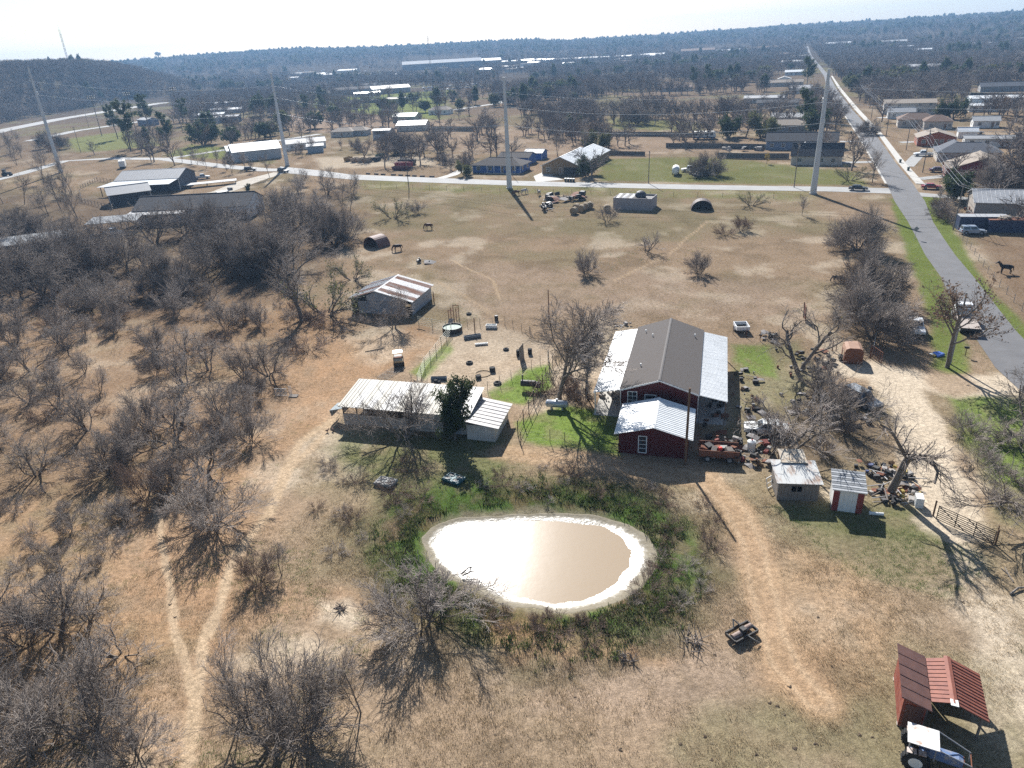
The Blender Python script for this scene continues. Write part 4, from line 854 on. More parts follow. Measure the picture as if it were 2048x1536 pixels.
def panels(parent, a, b, c, d, n, mats, t=.02, rib=.03, name='roof_panel', seed=1, ribs=1):
    """split the sheet a-b (low edge) c-d (high edge, same direction) into n panels along a-b"""
    a, b, c, d = map(Vector, (a, b, c, d)); rng = random.Random(seed)
    if not isinstance(mats, (list, tuple)): mats = [mats]
    stepv = (b - a) / n; stepv2 = (d - c) / n; par = (stepv - stepv2).length < 1e-4; cache = {}
    nrm = (b - a).cross(c - a).normalized()
    if nrm.z < 0: nrm = -nrm
    for i in range(n):
        k = rng.randrange(len(mats))
        a0, b0 = a + stepv * i, a + stepv * (i + 1); c0, d0 = c + stepv2 * i, c + stepv2 * (i + 1)
        if par and k in cache: inst(name, cache[k], parent, a0 + nrm * rng.uniform(-.004, .004)); continue
        m = MB(); g = stepv * .012
        q = [Vector((0, 0, 0)) + g, b0 - a0 - g, d0 - a0 - g, c0 - a0 + g]
        if (q[1] - q[0]).cross(q[3] - q[0]).dot(nrm) < 0: q = [q[0], q[3], q[2], q[1]]
        m.slab(q, t)
        for r in range(ribs):
            f = (r + .5) / ribs if ribs > 1 else .04
            lo = (b0 - a0) * f; hi = (c0 - a0) + (d0 - c0) * f; w = stepv * (.05 if ribs == 1 else .09 / ribs * 2)
            e = nrm * .002; m.add([lo - w + e, lo + w + e, hi + w + e, hi - w + e, lo - w * .5 + nrm * rib, lo + w * .5 + nrm * rib, hi + w * .5 + nrm * rib, hi - w * .5 + nrm * rib], [(4, 5, 6, 7), (0, 1, 5, 4), (1, 2, 6, 5), (2, 3, 7, 6), (3, 0, 4, 7)])
        me = m.mesh(name, mats[k])
        if par: cache[k] = me
        inst(name, me, parent, a0)
def foot(T, x0, x1, y0, y1):
    M_ = Matrix.Translation(T.location) @ Matrix.Rotation(T.rotation_euler[2], 4, 'Z')
    FOOT.append([tuple((M_ @ Vector((x, y, 0)))[:2]) for x, y in ((x0, y0), (x1, y0), (x1, y1), (x0, y1))])
def opening(T, kind, face, u, z, w, h, o, frame=WHITEP, pane=None, bars=(1, 1)):
    """window or door on a wall. face: 'F' (-y), 'B' (+y), 'L' (-x), 'R' (+x); o = wall coordinate; u = centre along the wall"""
    m = MB(); t = .09; sg = -1 if face in 'FL' else 1
    def B(u0, u1, z0, z1, d0, d1):
        if face in 'FB': m.bx(u0, u1, min(o + sg * d0, o + sg * d1), max(o + sg * d0, o + sg * d1), z0, z1)
        else: m.bx(min(o + sg * d0, o + sg * d1), max(o + sg * d0, o + sg * d1), u0, u1, z0, z1)
    B(u - w / 2 - t, u - w / 2, z - t, z + h + t, -.02, .05); B(u + w / 2, u + w / 2 + t, z - t, z + h + t, -.02, .05)
    B(u - w / 2, u + w / 2, z + h, z + h + t, -.02, .05); B(u - w / 2, u + w / 2, z - t, z, -.02, .06)
    for i in range(1, bars[0]): x = u - w / 2 + w * i / bars[0]; B(x - .025, x + .025, z, z + h, .0, .04)
    for i in range(1, bars[1]): q = z + h * i / bars[1]; B(u - w / 2, u + w / 2, q - .025, q + .025, .0, .036)
    f = m.build(kind, frame, T); m = MB(); B(u - w / 2, u + w / 2, z, z + h, -.02, .012); m.build('pane' if kind == 'window' else 'leaf', pane or GLS, f)
    return f
def house(name, label, x, y, rz, L, W, eave, ridge, wallm, roofm, hip=0.0, over=.45, wins=True, door=True, group=None, ridge_axis='X', npan=0, cat='house', trim=WHITEP, winface='FLR', z=None, chim=False):
    T = thing(name, label, cat, (x, y, gz1(x, y) if z is None else z), rz, group)
    if ridge_axis == 'Y': A, Bq = W, L
    else: A, Bq = L, W
    # A along the ridge (local u), Bq across (local v)
    def P(u, v, zz): return (u, v, zz) if ridge_axis == 'X' else (v, u, zz)
    m = MB()
    if hip: m.bx(-L / 2, L / 2, -W / 2, W / 2, -.2, eave)
    else:
        pr = [(-Bq / 2, -.2), (Bq / 2, -.2), (Bq / 2, eave), (0, ridge - .08), (-Bq / 2, eave)]
        m.ext(pr, -A / 2, A / 2, 'X' if ridge_axis == 'X' else 'Y')
    m.build('wall', wallm, T)
    sl = (ridge - eave) / (Bq / 2); ez = eave - over * sl; m = MB(); hu = A / 2 + over; hv = Bq / 2 + over; t = .12
    if hip:
        r = A / 2 - hip; rp = [P(-r, 0, ridge + .1), P(r, 0, ridge + .1)]; c = [P(-hu, -hv, ez + .1), P(hu, -hv, ez + .1), P(hu, hv, ez + .1), P(-hu, hv, ez + .1)]
        lo = [(p[0], p[1], p[2] - t) for p in c]
        m.add(c + rp + lo, [(0, 1, 5, 4), (2, 3, 4, 5), (1, 2, 5), (3, 0, 4), (0, 6, 7, 1), (1, 7, 8, 2), (2, 8, 9, 3), (3, 9, 6, 0), (9, 8, 7, 6)])
    else:
        for s in (-1, 1):
            q = [P(-hu, s * hv, ez + .1), P(hu, s * hv, ez + .1), P(hu, 0, ridge + .1), P(-hu, 0, ridge + .1)]
            if (Vector(q[1]) - Vector(q[0])).cross(Vector(q[3]) - Vector(q[0])).z < 0: q = q[::-1]
            m.slab(q, t)
    rf = m.build('roof', roofm, T)
    if npan and not hip:
        for s in (-1, 1): panels(rf, P(-hu, s * (hv + .02), ez + .125), P(hu, s * (hv + .02), ez + .125), P(-hu, s * .06, ridge + .125), P(hu, s * .06, ridge + .125), npan, roofm, seed=npan)
    if not hip: MB().box(P(0, 0, ridge + .14), (2 * hu, .3, .06) if ridge_axis == 'X' else (.3, 2 * hu, .06)).build('ridge_cap', roofm, rf)
    else: MB().box(P(0, 0, ridge + .12), (2 * (A / 2 - hip), .25, .06) if ridge_axis == 'X' else (.25, 2 * (A / 2 - hip), .06)).build('ridge_cap', roofm, rf)
    if chim: MB().bx(-.4, .4, .5, 1.1, eave, ridge + 1.0).build('chimney', mat('brick', (.24, .10, .07), rough=.9), rf)
    fm = MB(); fm.bx(-L / 2 - .06, -L / 2 + .08, -W / 2 - .06, -W / 2 + .08, 0, eave - .02); fm.bx(L / 2 - .08, L / 2 + .06, -W / 2 - .06, -W / 2 + .08, 0, eave - .02); fm.build('corner_trim', trim, T)
    if wins:
        for f in winface:
            ln, o = (L, W / 2) if f in 'FB' else (W, L / 2); o = -o if f in 'FL' else o
            n = max(1, int(ln / 4)); zz = 1.0 if eave < 4.2 else 1.0
            for i in range(n):
                u = (i + .5) / n * ln - ln / 2
                if f == 'F' and door and i == n // 2:
                    opening(T, 'door', f, u, .15, .95, 2.05, o, trim, mat('door_paint', (.25, .16, .1)))
                    if ln > 8: opening(T, 'window', f, u + 1.6, zz, 1.0, 1.15, o, trim, bars=(2, 2))
                    continue
                opening(T, 'window', f, u, zz, 1.2, 1.15, o, trim, bars=(2, 2))
                if eave > 4.8: opening(T, 'window', f, u, zz + 2.7, 1.2, 1.15, o, trim, bars=(2, 2))
    foot(T, -L / 2, L / 2, -W / 2, W / 2)
    return T

# ------------------------------------------------------------------ the red house with two white carport roofs
AH = R(-16.5)
def build_red_house():
    T = thing('red_house', 'long red metal house with grey shingle roof and white side roofs', 'house', (16.6, 72.0, 0), AH)
    w, L, e, r = 4.3, 19.2, 3.8, 5.25
    m = MB().ext([(-w + .06, -.2), (w - .06, -.2), (w - .06, e - .06), (0, r - .08), (-w + .06, e - .06)], .06, L, 'Y'); wall = m.build('wall', REDM, T)
    for i in range(10):                       # front gable cladding, sheet by sheet
        a = -w + 2 * w * i / 10; b = a + 2 * w / 10; za = e + (r - e) * (1 - abs(a) / w) - .05; zb = e + (r - e) * (1 - abs(b) / w) - .05
        m = MB().ext([(a + .012, -.1), (b - .012, -.1), (b - .012, zb), (a + .012, za)], .0, .05, 'Y')
        for k in (.2, .5, .8): x = a + (b - a) * k; m.bx(x - .02, x + .02, -.025, 0, 0, za + (zb - za) * k - .01)
        m.build('wall_panel', REDM, wall)
    rf = MB(); ov = .35
    for s in (-1, 1):
        q = [(s * (w + .12), -ov, e - .02), (s * (w + .12), L + ov, e - .02), (0, L + ov, r + .06), (0, -ov, r + .06)]
        if s > 0: pass
        else: q = q[::-1]
        rf.slab(q, .1)
    roof = rf.build('roof', SHING, T)
    MB().ext([(-.16, r + .05), (0, r + .10), (.16, r + .05), (0, r + .03)], -ov - .01, L + ov + .01, 'Y').build('ridge_cap', mat('dark_ridge', (.11, .10, .095)), roof)
    for x, y in ((-3.1, 16.5), (-2.0, 14.2), (-2.6, 5.0), (3.3, 16.0)):
        z = e + (r - e) * (1 - abs(x) / w); MB().cyl((x, y, z), (x, y, z + .35), .06, n=8).cyl((x, y, z + .33), (x, y, z + .42), .11, .09, 8).build('vent_pipe', WHITEP, roof)
    fm = MB()
    for s in (-1, 1): fm.slab([(s * w * 1.03, -ov - .03, e - .03), (0, -ov - .03, r + .03), (0, -ov - .03, r - .16), (s * w * 1.03, -ov - .03, e - .22)], .03)
    fm.build('fascia', WHITEP, roof)
    for s in (-1, 1): MB().bx(min(s * w, s * (w + .07)), max(s * w, s * (w + .07)), -.08, .12, 0, e - .12).build('corner_trim', WHITEP, T)
    opening(T, 'door', 'F', -3.0, 1.35, .95, 2.05, 0, WHITEP, GLS, (2, 4)); opening(T, 'window', 'F', -.95, 2.15, 1.15, 1.0, -.0, WHITEP, GLS, (1, 2))
    MB().bx(-3.9, -2.1, -1.3, -.05, 1.05, 1.2).bx(-3.85, -3.7, -1.25, -1.1, -.1, 1.05).bx(-2.3, -2.15, -1.25, -1.1, -.1, 1.05).build('landing', WEATH, T)
    for s in (-1, 1):                          # carport wings
        x0, x1, z0, z1 = s * (w + .02), s * 7.5, e - .14, 3.05
        wr = MB().slab([(x0, -.1, z0 - .04), (x1, -.1, z1 - .04), (x1, L, z1 - .04), (x0, L, z0 - .04)] if s < 0 else [(x0, -.1, z0 - .04), (x0, L, z0 - .04), (x1, L, z1 - .04), (x1, -.1, z1 - .04)], .03).build('wing_roof', WHITEM, T)
        panels(wr, (x1, -.15, z1), (x1, L + .05, z1), (x0, -.15, z0), (x0, L + .05, z0), 21, WHITEM, rib=.03, ribs=3, t=.015)
        for k in range(5):
            y = .2 + k * (L - .4) / 4; MB().bx(x1 - s * .18 - .06, x1 - s * .18 + .06, y - .06, y + .06, -.2, z1 - .08).build('post', WOODB if s > 0 else WHITEP, T)
        MB().bx(min(x1 - s * .2, x1 - s * .08), max(x1 - s * .2, x1 - s * .08), 0, L, z1 - .22, z1 - .07).build('beam', WHITEP, T)
        MB().bx(min(x0, x1), max(x0, x1), 0, L, -.15, .06).build('floor_slab', CONC, T)
    foot(T, -7.6, 7.6, -.3, L + .3)
    A = thing('red_annex', 'small red building with ribbed white gable roof before the long house', 'building', tuple((Matrix.Translation((16.6, 72.0, 0)) @ Matrix.Rotation(AH, 4, 'Z') @ Vector((.1, -8.0, 0)))), AH)
    w, L, e, r = 3.6, 6.3, 2.65, 3.6
    wall = MB().ext([(-w + .06, -.2), (w - .06, -.2), (w - .06, e - .05), (0, r - .08), (-w + .06, e - .05)], .06, L, 'Y').build('wall', REDM, A)
    for i in range(9):
        a = -w + 2 * w * i / 9; b = a + 2 * w / 9; za = e + (r - e) * (1 - abs(a) / w) - .05; zb = e + (r - e) * (1 - abs(b) / w) - .05
        m = MB().ext([(a + .012, -.1), (b - .012, -.1), (b - .012, zb), (a + .012, za)], .0, .05, 'Y')
        for k in (.25, .75): x = a + (b - a) * k; m.bx(x - .025, x + .025, -.03, 0, 0, za + (zb - za) * k - .01)
        m.build('wall_panel', REDM, wall)
    rf = MB()
    for s in (-1, 1):
        q = [(s * (w + .42), -.45, e - .13), (s * (w + .42), L + .25, e - .13), (0, L + .25, r + .02), (0, -.45, r + .02)]
        rf.slab(q if s > 0 else q[::-1], .06)
    roof = rf.build('roof', WHITEM, A)
    for s in (-1, 1): panels(roof, (s * (w + .45), -.5, e - .115), (s * (w + .45), L + .3, e - .115), (s * .05, -.5, r + .035), (s * .05, L + .3, r + .035), 9, WHITEM, rib=.04, ribs=2, t=.012)
    MB().ext([(-.18, r + .03), (0, r + .08), (.18, r + .03), (0, r + .01)], -.52, L + .32, 'Y').build('ridge_cap', WHITEP, roof)
    opening(A, 'window', 'F', -1.1, .35, .75, 1.9, 0, WHITEP, GLS, (1, 4))
    foot(A, -w, w, -.2, L)
build_red_house()

def build_coop():
    T = thing('long_shed', 'long low shed with white ribbed roof and pale metal front', 'shed', (-20.3, 75.3, 0), R(-16.2))
    L, W, f, b = 15.8, 5.4, 2.65, 3.3
    bw = MB().bx(0, L, W - .08, W, -.1, b - .1).bx(0, .06, .1, W - .1, 1.4, f - .1).build('back_wall', GALV, T)
    fr = MB().bx(0, L, .03, .08, 1.42, 1.5).bx(0, L, .02, .1, f - .24, f - .1)
    fr.build('front_beam', WOODB, T)
    wl_ = MB().bx(0, L, .06, .1, -.1, 1.38).build('front_wall', DIRTWH, T)
    panels(wl_, (0, .04, 0), (8.8, .04, 0), (0, .04, 1.45), (8.8, .04, 1.45), 10, DIRTWH, t=.02, rib=.03, name='wall_panel', ribs=2)
    panels(wl_, (8.82, .035, 0), (L, .035, 0), (8.82, .035, f - .12), (L, .035, f - .12), 7, [DIRTWH, DIRTWH, mat('blue_grey_sheet', (.20, .24, .29), (.30, .33, .36), scale=1.2, rough=.6)], t=.02, rib=.03, name='wall_panel', seed=4)
    for i in range(6): MB().bx(i * 1.75 + .02, i * 1.75 + .14, .05, .17, -.2, f - .1).build('post', WOODB, T)
    for i in range(5): MB().bx(i * 3.9 + .02, i * 3.9 + .12, .1, W - .1, 2.3, 2.42).build('rafter', WOODB, T)
    roof = MB().slab([(-.3, -.35, f - .08), (L + .2, -.35, f - .08), (L + .2, W + .3, b + .02), (-.3, W + .3, b + .02)], .05).build('roof', WHITEM, T)
    panels(roof, (-.35, -.4, f - .065), (L + .25, -.4, f - .065), (-.35, W + .35, b + .035), (L + .25, W + .35, b + .035), 18, [mat('cream_roof_sheet', (.52, .49, .42), (.40, .36, .29), scale=1.2, rough=.65, lo=.35, hi=.75, stretch=(1, .4, 1)), mat('dull_white_sheet', (.58, .57, .54), (.48, .46, .42), scale=.9, rough=.6)], rib=.045, ribs=2, t=.014, seed=3)
    # lean-to on the right end
    lw = MB().bx(L + .02, L + 3.3, -.9, -.82, -.1, 1.9).bx(L + 3.24, L + 3.32, -.85, 4.6, -.1, 1.75).build('lean_to_wall', DIRTWH, T)
    panels(lw, (L + .02, -.93, 0), (L + 3.3, -.93, 0), (L + .02, -.93, 1.95), (L + 3.3, -.93, 1.8), 4, [DIRTWH], t=.02, rib=.02, name='wall_panel')
    lr = MB().slab([(L - .1, -1.25, 2.45), (L + 3.8, -1.25, 1.85), (L + 3.8, 4.9, 1.85), (L - .1, 4.9, 2.45)], .05).build('lean_to_roof', GALV, T)
    panels(lr, (L + 3.85, -1.3, 1.865), (L + 3.85, 4.95, 1.865), (L - .15, -1.3, 2.465), (L - .15, 4.95, 2.465), 8, mat('grey_brown_sheet', (.33, .31, .30), (.26, .235, .22), scale=1, rough=.5), rib=.05, t=.014)
    MB().slab([(-1.9, .4, 1.5), (-.15, .2, 2.0), (-.15, 2.2, 2.0), (-1.9, 2.4, 1.5)], .06).slab([(-1.92, .4, 1.46), (-1.92, 2.4, 1.46), (-1.75, 2.4, .7), (-1.75, .4, .7)], .05).build('side_flap', mat('grey_teal_sheet', (.27, .31, .32), (.20, .23, .24), scale=2, rough=.5), T)
    foot(T, -.2, L + 3.4, -1, W)
    for i, (x, y, zz, lab) in enumerate([(4.0, 2.6, 0, 'square straw bale at the left inside the long shed'), (5.2, 2.5, 0, 'square straw bale beside the left one in the long shed'), (6.6, 2.6, 0, 'square straw bale at the right inside the long shed'), (4.6, 2.6, .82, 'square straw bale lying on two others in the long shed')]):
        M_ = Matrix.Translation(T.location) @ Matrix.Rotation(T.rotation_euler[2], 4, 'Z') @ Vector((x, y, zz))
        o = MB().box((0, 0, .41), (1.1, 2.0, .8)).box((0, -.5, .41), (1.12, .05, .82)).box((0, .5, .41), (1.12, .05, .82)).build('straw_bale', mat('straw', (.52, .36, .15), (.40, .26, .10), scale=5, rough=.95, bump=.4), None, M_, R(-16.2))
        tag(o, lab, 'bale', 'straw bales in the long shed')
build_coop()

def build_barn():
    T = thing('rusty_barn', 'weathered tin barn with rust-streaked gable roof beside the pasture', 'barn', (-26.6, 115.9, 0), R(-17.8))
    L, W, e, r = 11.2, 8.6, 2.6, 4.1; rx = 5.0
    BL = mat('blue_grey_tin', (.26, .29, .33), (.35, .36, .37), scale=.8, rough=.6, lo=.35, hi=.7)
    body = MB().bx(0, .08, .1, W, -.1, e - .1).bx(.1, L - .1, W - .08, W, -.1, e - .1).build('wall', BL, T)
    panels(body, (1.3, .05, 0), (9.8, .05, 0), (1.3, .05, 2.15), (9.8, .05, 2.15), 6, [BL, GALV], t=.03, name='wall_panel', seed=2)
    MB().ext([(3.0, 2.2), (9.8, 2.2), (9.8, e + .25), (rx, r - .15), (3.0, e + .5)], .08, .12, 'Y').build('gable_panel', BL, body)
    for i in range(4):
        z0 = i * .62; MB().bx(L - .06, L, .1, W, z0, z0 + .60).build('wall_sheet', [BL, GALV, BL, GALV][i], body)
    for x in (0.06, 1.25, 9.85, L - .12): MB().bx(x, x + .12, .06, .2, -.2, e - .05).build('post', WEATH, T)
    roof = MB()
    roof.slab([(-.4, -.4, e - .12), (rx, -.4, r), (rx, W + .4, r), (-.4, W + .4, e - .12)][::-1], .05); roof.slab([(rx, -.4, r), (L + .4, -.4, e - .12), (L + .4, W + .4, e - .12), (rx, W + .4, r)][::-1], .05)
    rf = roof.build('roof', GALV, T)
    panels(rf, (L + .45, -.45, e - .1), (L + .45, W + .45, e - .1), (rx + .03, -.45, r + .02), (rx + .03, W + .45, r + .02), 14, [RUSTY, RUSTY, RUSTY, GALV, GALV], rib=.035, t=.014, ribs=2, seed=5)
    panels(rf, (-.45, -.45, e - .1), (-.45, W + .45, e - .1), (rx - .03, -.45, r + .02), (rx - .03, W + .45, r + .02), 14, [RUSTY, GALV, GALV], rib=.035, t=.014, ribs=2, seed=8)
    MB().ext([(rx - .2, r), (rx, r + .07), (rx + .2, r), (rx, r + .02)], -.47, W + .47, 'Y').build('ridge_cap', GALV, rf)
    foot(T, 0, L, 0, W)
build_barn()

def build_red_sheds():
    T = thing('rust_red_shed', 'narrow rust-red shed with slanting brown roof at the lower right', 'shed', (23.05, 30.6, 0), R(-24))
    W, L = 1.25, 4.1
    wl_ = MB().ext([(0, .12), (W, .12), (W, 2.25), (0, 2.75)], 0, L, 'Y').build('wall', mat('rust_red_wall', (.20, .045, .03), (.30, .13, .09), scale=1.5, rough=.7, lo=.45, hi=.75), T)
    for i in range(5): MB().bx(-.03, 0, i * L / 5 + .02, (i + 1) * L / 5 - .02, .15, 2.7).build('wall_panel', wl_.data.materials[0], wl_)
    MB().bx(.15, W - .1, -.035, -.002, .2, 2.1).build('door', BROWNROOF, T)
    rf = MB().slab([(-.22, -.3, 2.86), (W + .2, -.3, 2.3), (W + .2, L + .2, 2.3), (-.22, L + .2, 2.86)], .05).build('roof', BROWNROOF, T)
    panels(rf, (W + .24, -.32, 2.3), (W + .24, L + .22, 2.3), (-.25, -.32, 2.885), (-.25, L + .22, 2.885), 5, BROWNROOF, rib=.03, t=.012)
    for x, y in ((.1, .2), (W - .1, .2), (.1, L - .2), (W - .1, L - .2)): MB().bx(x - .15, x + .15, y - .15, y + .15, -.2, .13).build('foot_block', CONC, T)
    foot(T, 0, W, 0, L)
    T2 = thing('red_carport', 'open lean-to with red ribbed gable roof over a tractor nose', 'carport', (24.45, 30.5, 0), R(-24))
    W, L, e, r, rx = 3.1, 3.7, 1.95, 2.65, 1.35
    for x in (.12, W - .1):
        for y in (.15, 1.9, L - .15): MB().bx(x - .06, x + .06, y - .06, y + .06, -.2, e + (.1 if x < 1 else -.08)).build('post', WEATH, T2)
    rf = MB(); rf.slab([(0, .15, 2.12), (rx, .0, r), (rx, L, r), (0, L, 2.12)], .04); rf.slab([(rx, 0, r), (W + .2, 0, 1.85), (W + .2, L + .1, 1.85), (rx, L + .1, r)], .04); roof = rf.build('roof', REDROOF, T2)
    panels(roof, (-.02, .1, 2.14), (-.02, L + .05, 2.14), (rx - .05, -.05, r + .02), (rx - .05, L + .05, r + .02), 11, REDROOF, rib=.03, t=.012); panels(roof, (W + .24, -.05, 1.87), (W + .24, L + .15, 1.87), (rx + .05, -.05, r + .02), (rx + .05, L + .15, r + .02), 14, REDROOF, rib=.04, t=.012)
    MB().ext([(rx - .2, r + .03), (rx, r + .1), (rx + .2, r + .03), (rx, r + .02)], -.07, L + .16, 'Y').build('ridge_cap', REDROOF, roof); MB().box((rx, -.02, r + .06), (.42, .5, .04)).build('white_patch', WHITEP, roof)
    MB().bx(0, W, L - .06, L, 0, 1.8).build('back_wall', DARK, T2)
    foot(T2, 0, W, -1.5, L)
build_red_sheds()

def build_small_sheds():
    T = thing('white_shed', 'white garden shed with red corner boards and grey striped shingle roof', 'shed', (28.6, 53.3, 0), R(-20))
    W, L, f, b = 2.5, 2.6, 2.35, 2.65
    m = MB().ext([(0, -.1), (L, -.1), (L, b), (0, f)], 0, W, 'X').build('wall', mat('white_board', (.70, .70, .68), (.58, .57, .54), scale=1.4, rough=.7), T)
    RB = mat('red_board', (.27, .055, .045), (.20, .04, .035), scale=2, rough=.7)
    for x0, x1 in ((-.02, .5), (W - .5, W + .02)): MB().bx(x0, x1, -.045, 0, 0, f - .05).build('corner_board', RB, T)
    for k in range(4): MB().bx(.52 + k * .365, .52 + (k + 1) * .365 - .012, -.03, 0, .03, f - .12).build('door_board', WHITEP, T)
    rf = MB().slab([(-.18, -.22, f - .02), (W + .18, -.22, f - .02), (W + .18, L + .2, b + .06), (-.18, L + .2, b + .06)], .08).build('roof', WHITEP, T)
    SH1 = mat('pale_shingle_row', (.40, .41, .42), (.28, .29, .30), scale=3, rough=.9); SH2 = mat('dark_shingle_row', (.20, .21, .22), (.14, .15, .155), scale=3, rough=.9)
    for k in range(10):
        y0 = -.24 + k * (L + .44) / 10; y1 = y0 + (L + .44) / 10 + .03; z0 = f - .02 + (y0 + .22) * .125; z1 = f - .02 + (y1 + .22) * .125
        MB().slab([(-.2, y0, z0 + .045), (W + .2, y0, z0 + .045), (W + .2, y1, z1 + .012), (-.2, y1, z1 + .012)], .012).build('shingle_row', (SH1, SH2)[k % 2], rf)
    foot(T, 0, W, 0, L)
    T = thing('grey_shed', 'weathered grey plank shed with patched tin roof and square window', 'shed', (24.3, 55.3, 0), R(-9))
    W, L, f, b = 3.7, 3.0, 2.05, 2.4
    w_ = MB().bx(.02, .08, .06, L, -.1, f).bx(W - .08, W - .02, .06, L, -.1, f).bx(.1, W - .1, L - .06, L, -.1, b - .05).build('wall', WEATH, T)
    for k in range(12):
        x0 = k * W / 12; x1 = x0 + W / 12 - .012
        if 4 <= k <= 6: MB().bx(x0, x1, 0, .05, 0, .95).build('plank', WEATH, w_); MB().bx(x0, x1, 0, .05, 1.6, f - .02).build('plank', WEATH, w_)
        else: MB().bx(x0, x1, 0, .05, -.05, f - .02).build('plank', WEATH, w_)
    MB().bx(4 * W / 12 - .06, 7 * W / 12 + .04, -.03, .02, .9, .97).bx(4 * W / 12 - .06, 7 * W / 12 + .04, -.03, .02, 1.58, 1.64).bx(5.5 * W / 12 - .03, 5.5 * W / 12 + .03, -.02, .03, .97, 1.58).build('window_frame', WEATH, T)
    rf = MB().slab([(-.2, -.3, f - .02), (W + .2, -.3, f - .02), (W + .2, L + .2, b + .06), (-.2, L + .2, b + .06)], .04).build('roof', GALV, T)
    PR = mat('patched_tin', (.50, .50, .48), (.27, .16, .10), scale=1.1, rough=.6, lo=.5, hi=.7, stretch=(1.4, .5, 1))
    panels(rf, (-.22, -.32, f), (W + .22, -.32, f), (-.22, L + .22, b + .08), (W + .22, L + .22, b + .08), 5, PR, t=.014, rib=.03)
    MB().slab([(.7, L - .4, b + .14), (3.1, L - .4, b + .14), (3.1, L + 1.7, b + .42), (.7, L + 1.7, b + .42)], .03).build('loose_roof_sheet', mat('pale_rust_sheet', (.50, .47, .40), (.38, .27, .17), scale=1.5, rough=.7), rf)
    MB().bx(.8, .9, L + 1.4, L + 1.5, 0, b + .3).bx(2.9, 3.0, L + 1.4, L + 1.5, 0, b + .3).build('rear_post', WOODB, T)
    foot(T, 0, W, 0, L)
build_small_sheds()
# ------------------------------------------------------------------ small kit: fences, gates, poles, wires
def pin(T, p): return tuple((Matrix.Rotation(-T.rotation_euler[2], 3, 'Z') @ (Vector(p) - Vector(T.location))))
PIPE = mat('pipe_steel', (.20, .19, .17), (.27, .25, .22), scale=3, rough=.7, metal=.2)
GREENP = mat('pale_green_pipe', (.36, .38, .30), (.28, .29, .23), scale=3, rough=.6)
WIREM = mat('fence_wire', (.22, .21, .20), rough=.6, metal=.4)
def fence(label, pp, h=1.5, rails=5, step=2.6, material=PIPE, r=.025, post=.045, postm=None, name='pipe_fence', gap0=.25, cat='fence', group=None):
    P = [Vector((*at(*p)[:2], 0)) for p in pp]; P = [Vector((p.x, p.y, gz1(p.x, p.y))) for p in P]
    T = thing(name, label, cat, P[0], 0, group); O = P[0]
    pts = []
    for a, b in zip(P[:-1], P[1:]):
        n = max(1, round((b - a).length / step))
        for i in range(n): pts.append(a.lerp(b, i / n) - O)
    pts.append(P[-1] - O)
    rng = random.Random(len(label))
    pm = MB().cyl((0, 0, -.3), (0, 0, h + .08), post, n=6).mesh('post', postm or material)
    for p in pts: inst('post', pm, T, p, (rng.uniform(-.03, .03), rng.uniform(-.03, .03), 0))
    rm = MB().cyl((0, 0, 0), (1, 0, 0), r, n=5, caps=False).mesh('rail', material)
    for a, b in zip(pts[:-1], pts[1:]):
        d = b - a
        for k in range(rails):
            z = gap0 + (h - gap0 - .05) * k / max(1, rails - 1)
            o = inst('rail' if r > .012 else 'wire', rm, T, a + Vector((0, 0, z)), (0, -math.atan2(d.z, math.hypot(d.x, d.y)), math.atan2(d.y, d.x)), (d.length, 1, 1))
    return T
def gate(label, p0, p1, h=1.4, rails=6, verts=5, material=PIPE, r=.03, cat='gate', tilt=0.0, diag=True, z=None):
    a, b = Vector(at(*p0)), Vector(at(*p1)); L = (b - a).length; T = thing('pipe_gate', label, cat, (a.x, a.y, gz1(a.x, a.y)), math.atan2(b.y - a.y, b.x - a.x))
    T.rotation_euler[0] = tilt
    hm = MB().cyl((0, 0, 0), (L, 0, 0), r, n=6).mesh('rail', material); vm = MB().cyl((0, 0, .1), (0, 0, h + .02), r * 1.15, n=6).mesh('upright', material)
    for k in range(rails): inst('rail', hm, T, (0, 0, .15 + (h - .15) * k / (rails - 1)))
    for k in range(verts): inst('upright', vm, T, (L * k / (verts - 1), 0, 0))
    if diag: MB().cyl((0, 0, h), (L / 2, .03, .15), r, n=6).build('brace', material, T); MB().cyl((L, .03, .15), (L / 2, .03, h), r, n=6).build('brace', material, T)
    return T
fence('pale green pipe corral fence slanting beside the dirt pen', [(903, 668), (850, 738), (836, 772)], 1.6, 5, 2.4, GREENP)
fence('pipe panels between the rust barn and the round tank', [(838, 652), (893, 662)], 1.6, 5, 2.6, GREENP)
fence('low wire fence across the back of the dirt pen', [(935, 652), (1010, 650), (1060, 668)], 1.2, 3, 2.2, WIREM, .006, .03, DARK, 'wire_fence')
fence('wire fence round the green pen beside the dirt yard', [(950, 795), (1000, 772), (1045, 748), (1098, 722)], 1.4, 4, 2.0, WIREM, .006, .03, DARK, 'wire_fence')
fence('wire garden fence along the green plot by the track', [(1042, 888), (1100, 884), (1160, 895), (1236, 912)], 1.5, 4, 2.3, WIREM, .006, .035, DARK, 'wire_fence')
fence('tall posted side fence between long shed and green garden', [(1036, 872), (1058, 828), (1085, 775), (1112, 725)], 1.9, 3, 2.2, WOODB, .03, .05, DARK, 'post_fence')
fence('wire fence behind the right end of the red house', [(1466, 668), (1520, 682), (1570, 692)], 1.3, 3, 2.6, WIREM, .006, .04, RUST, 'wire_fence')
fence('wire fence behind the left end of the red house', [(1150, 668), (1195, 662), (1228, 660)], 1.3, 3, 2.6, WIREM, .006, .04, RUST, 'wire_fence')
fence('long wire fence beside the right road verge', [(1905, 455), (1940, 500), (1985, 560), (2060, 640)], 1.3, 3, 4.0, WIREM, .006, .04, GALV, 'wire_fence')
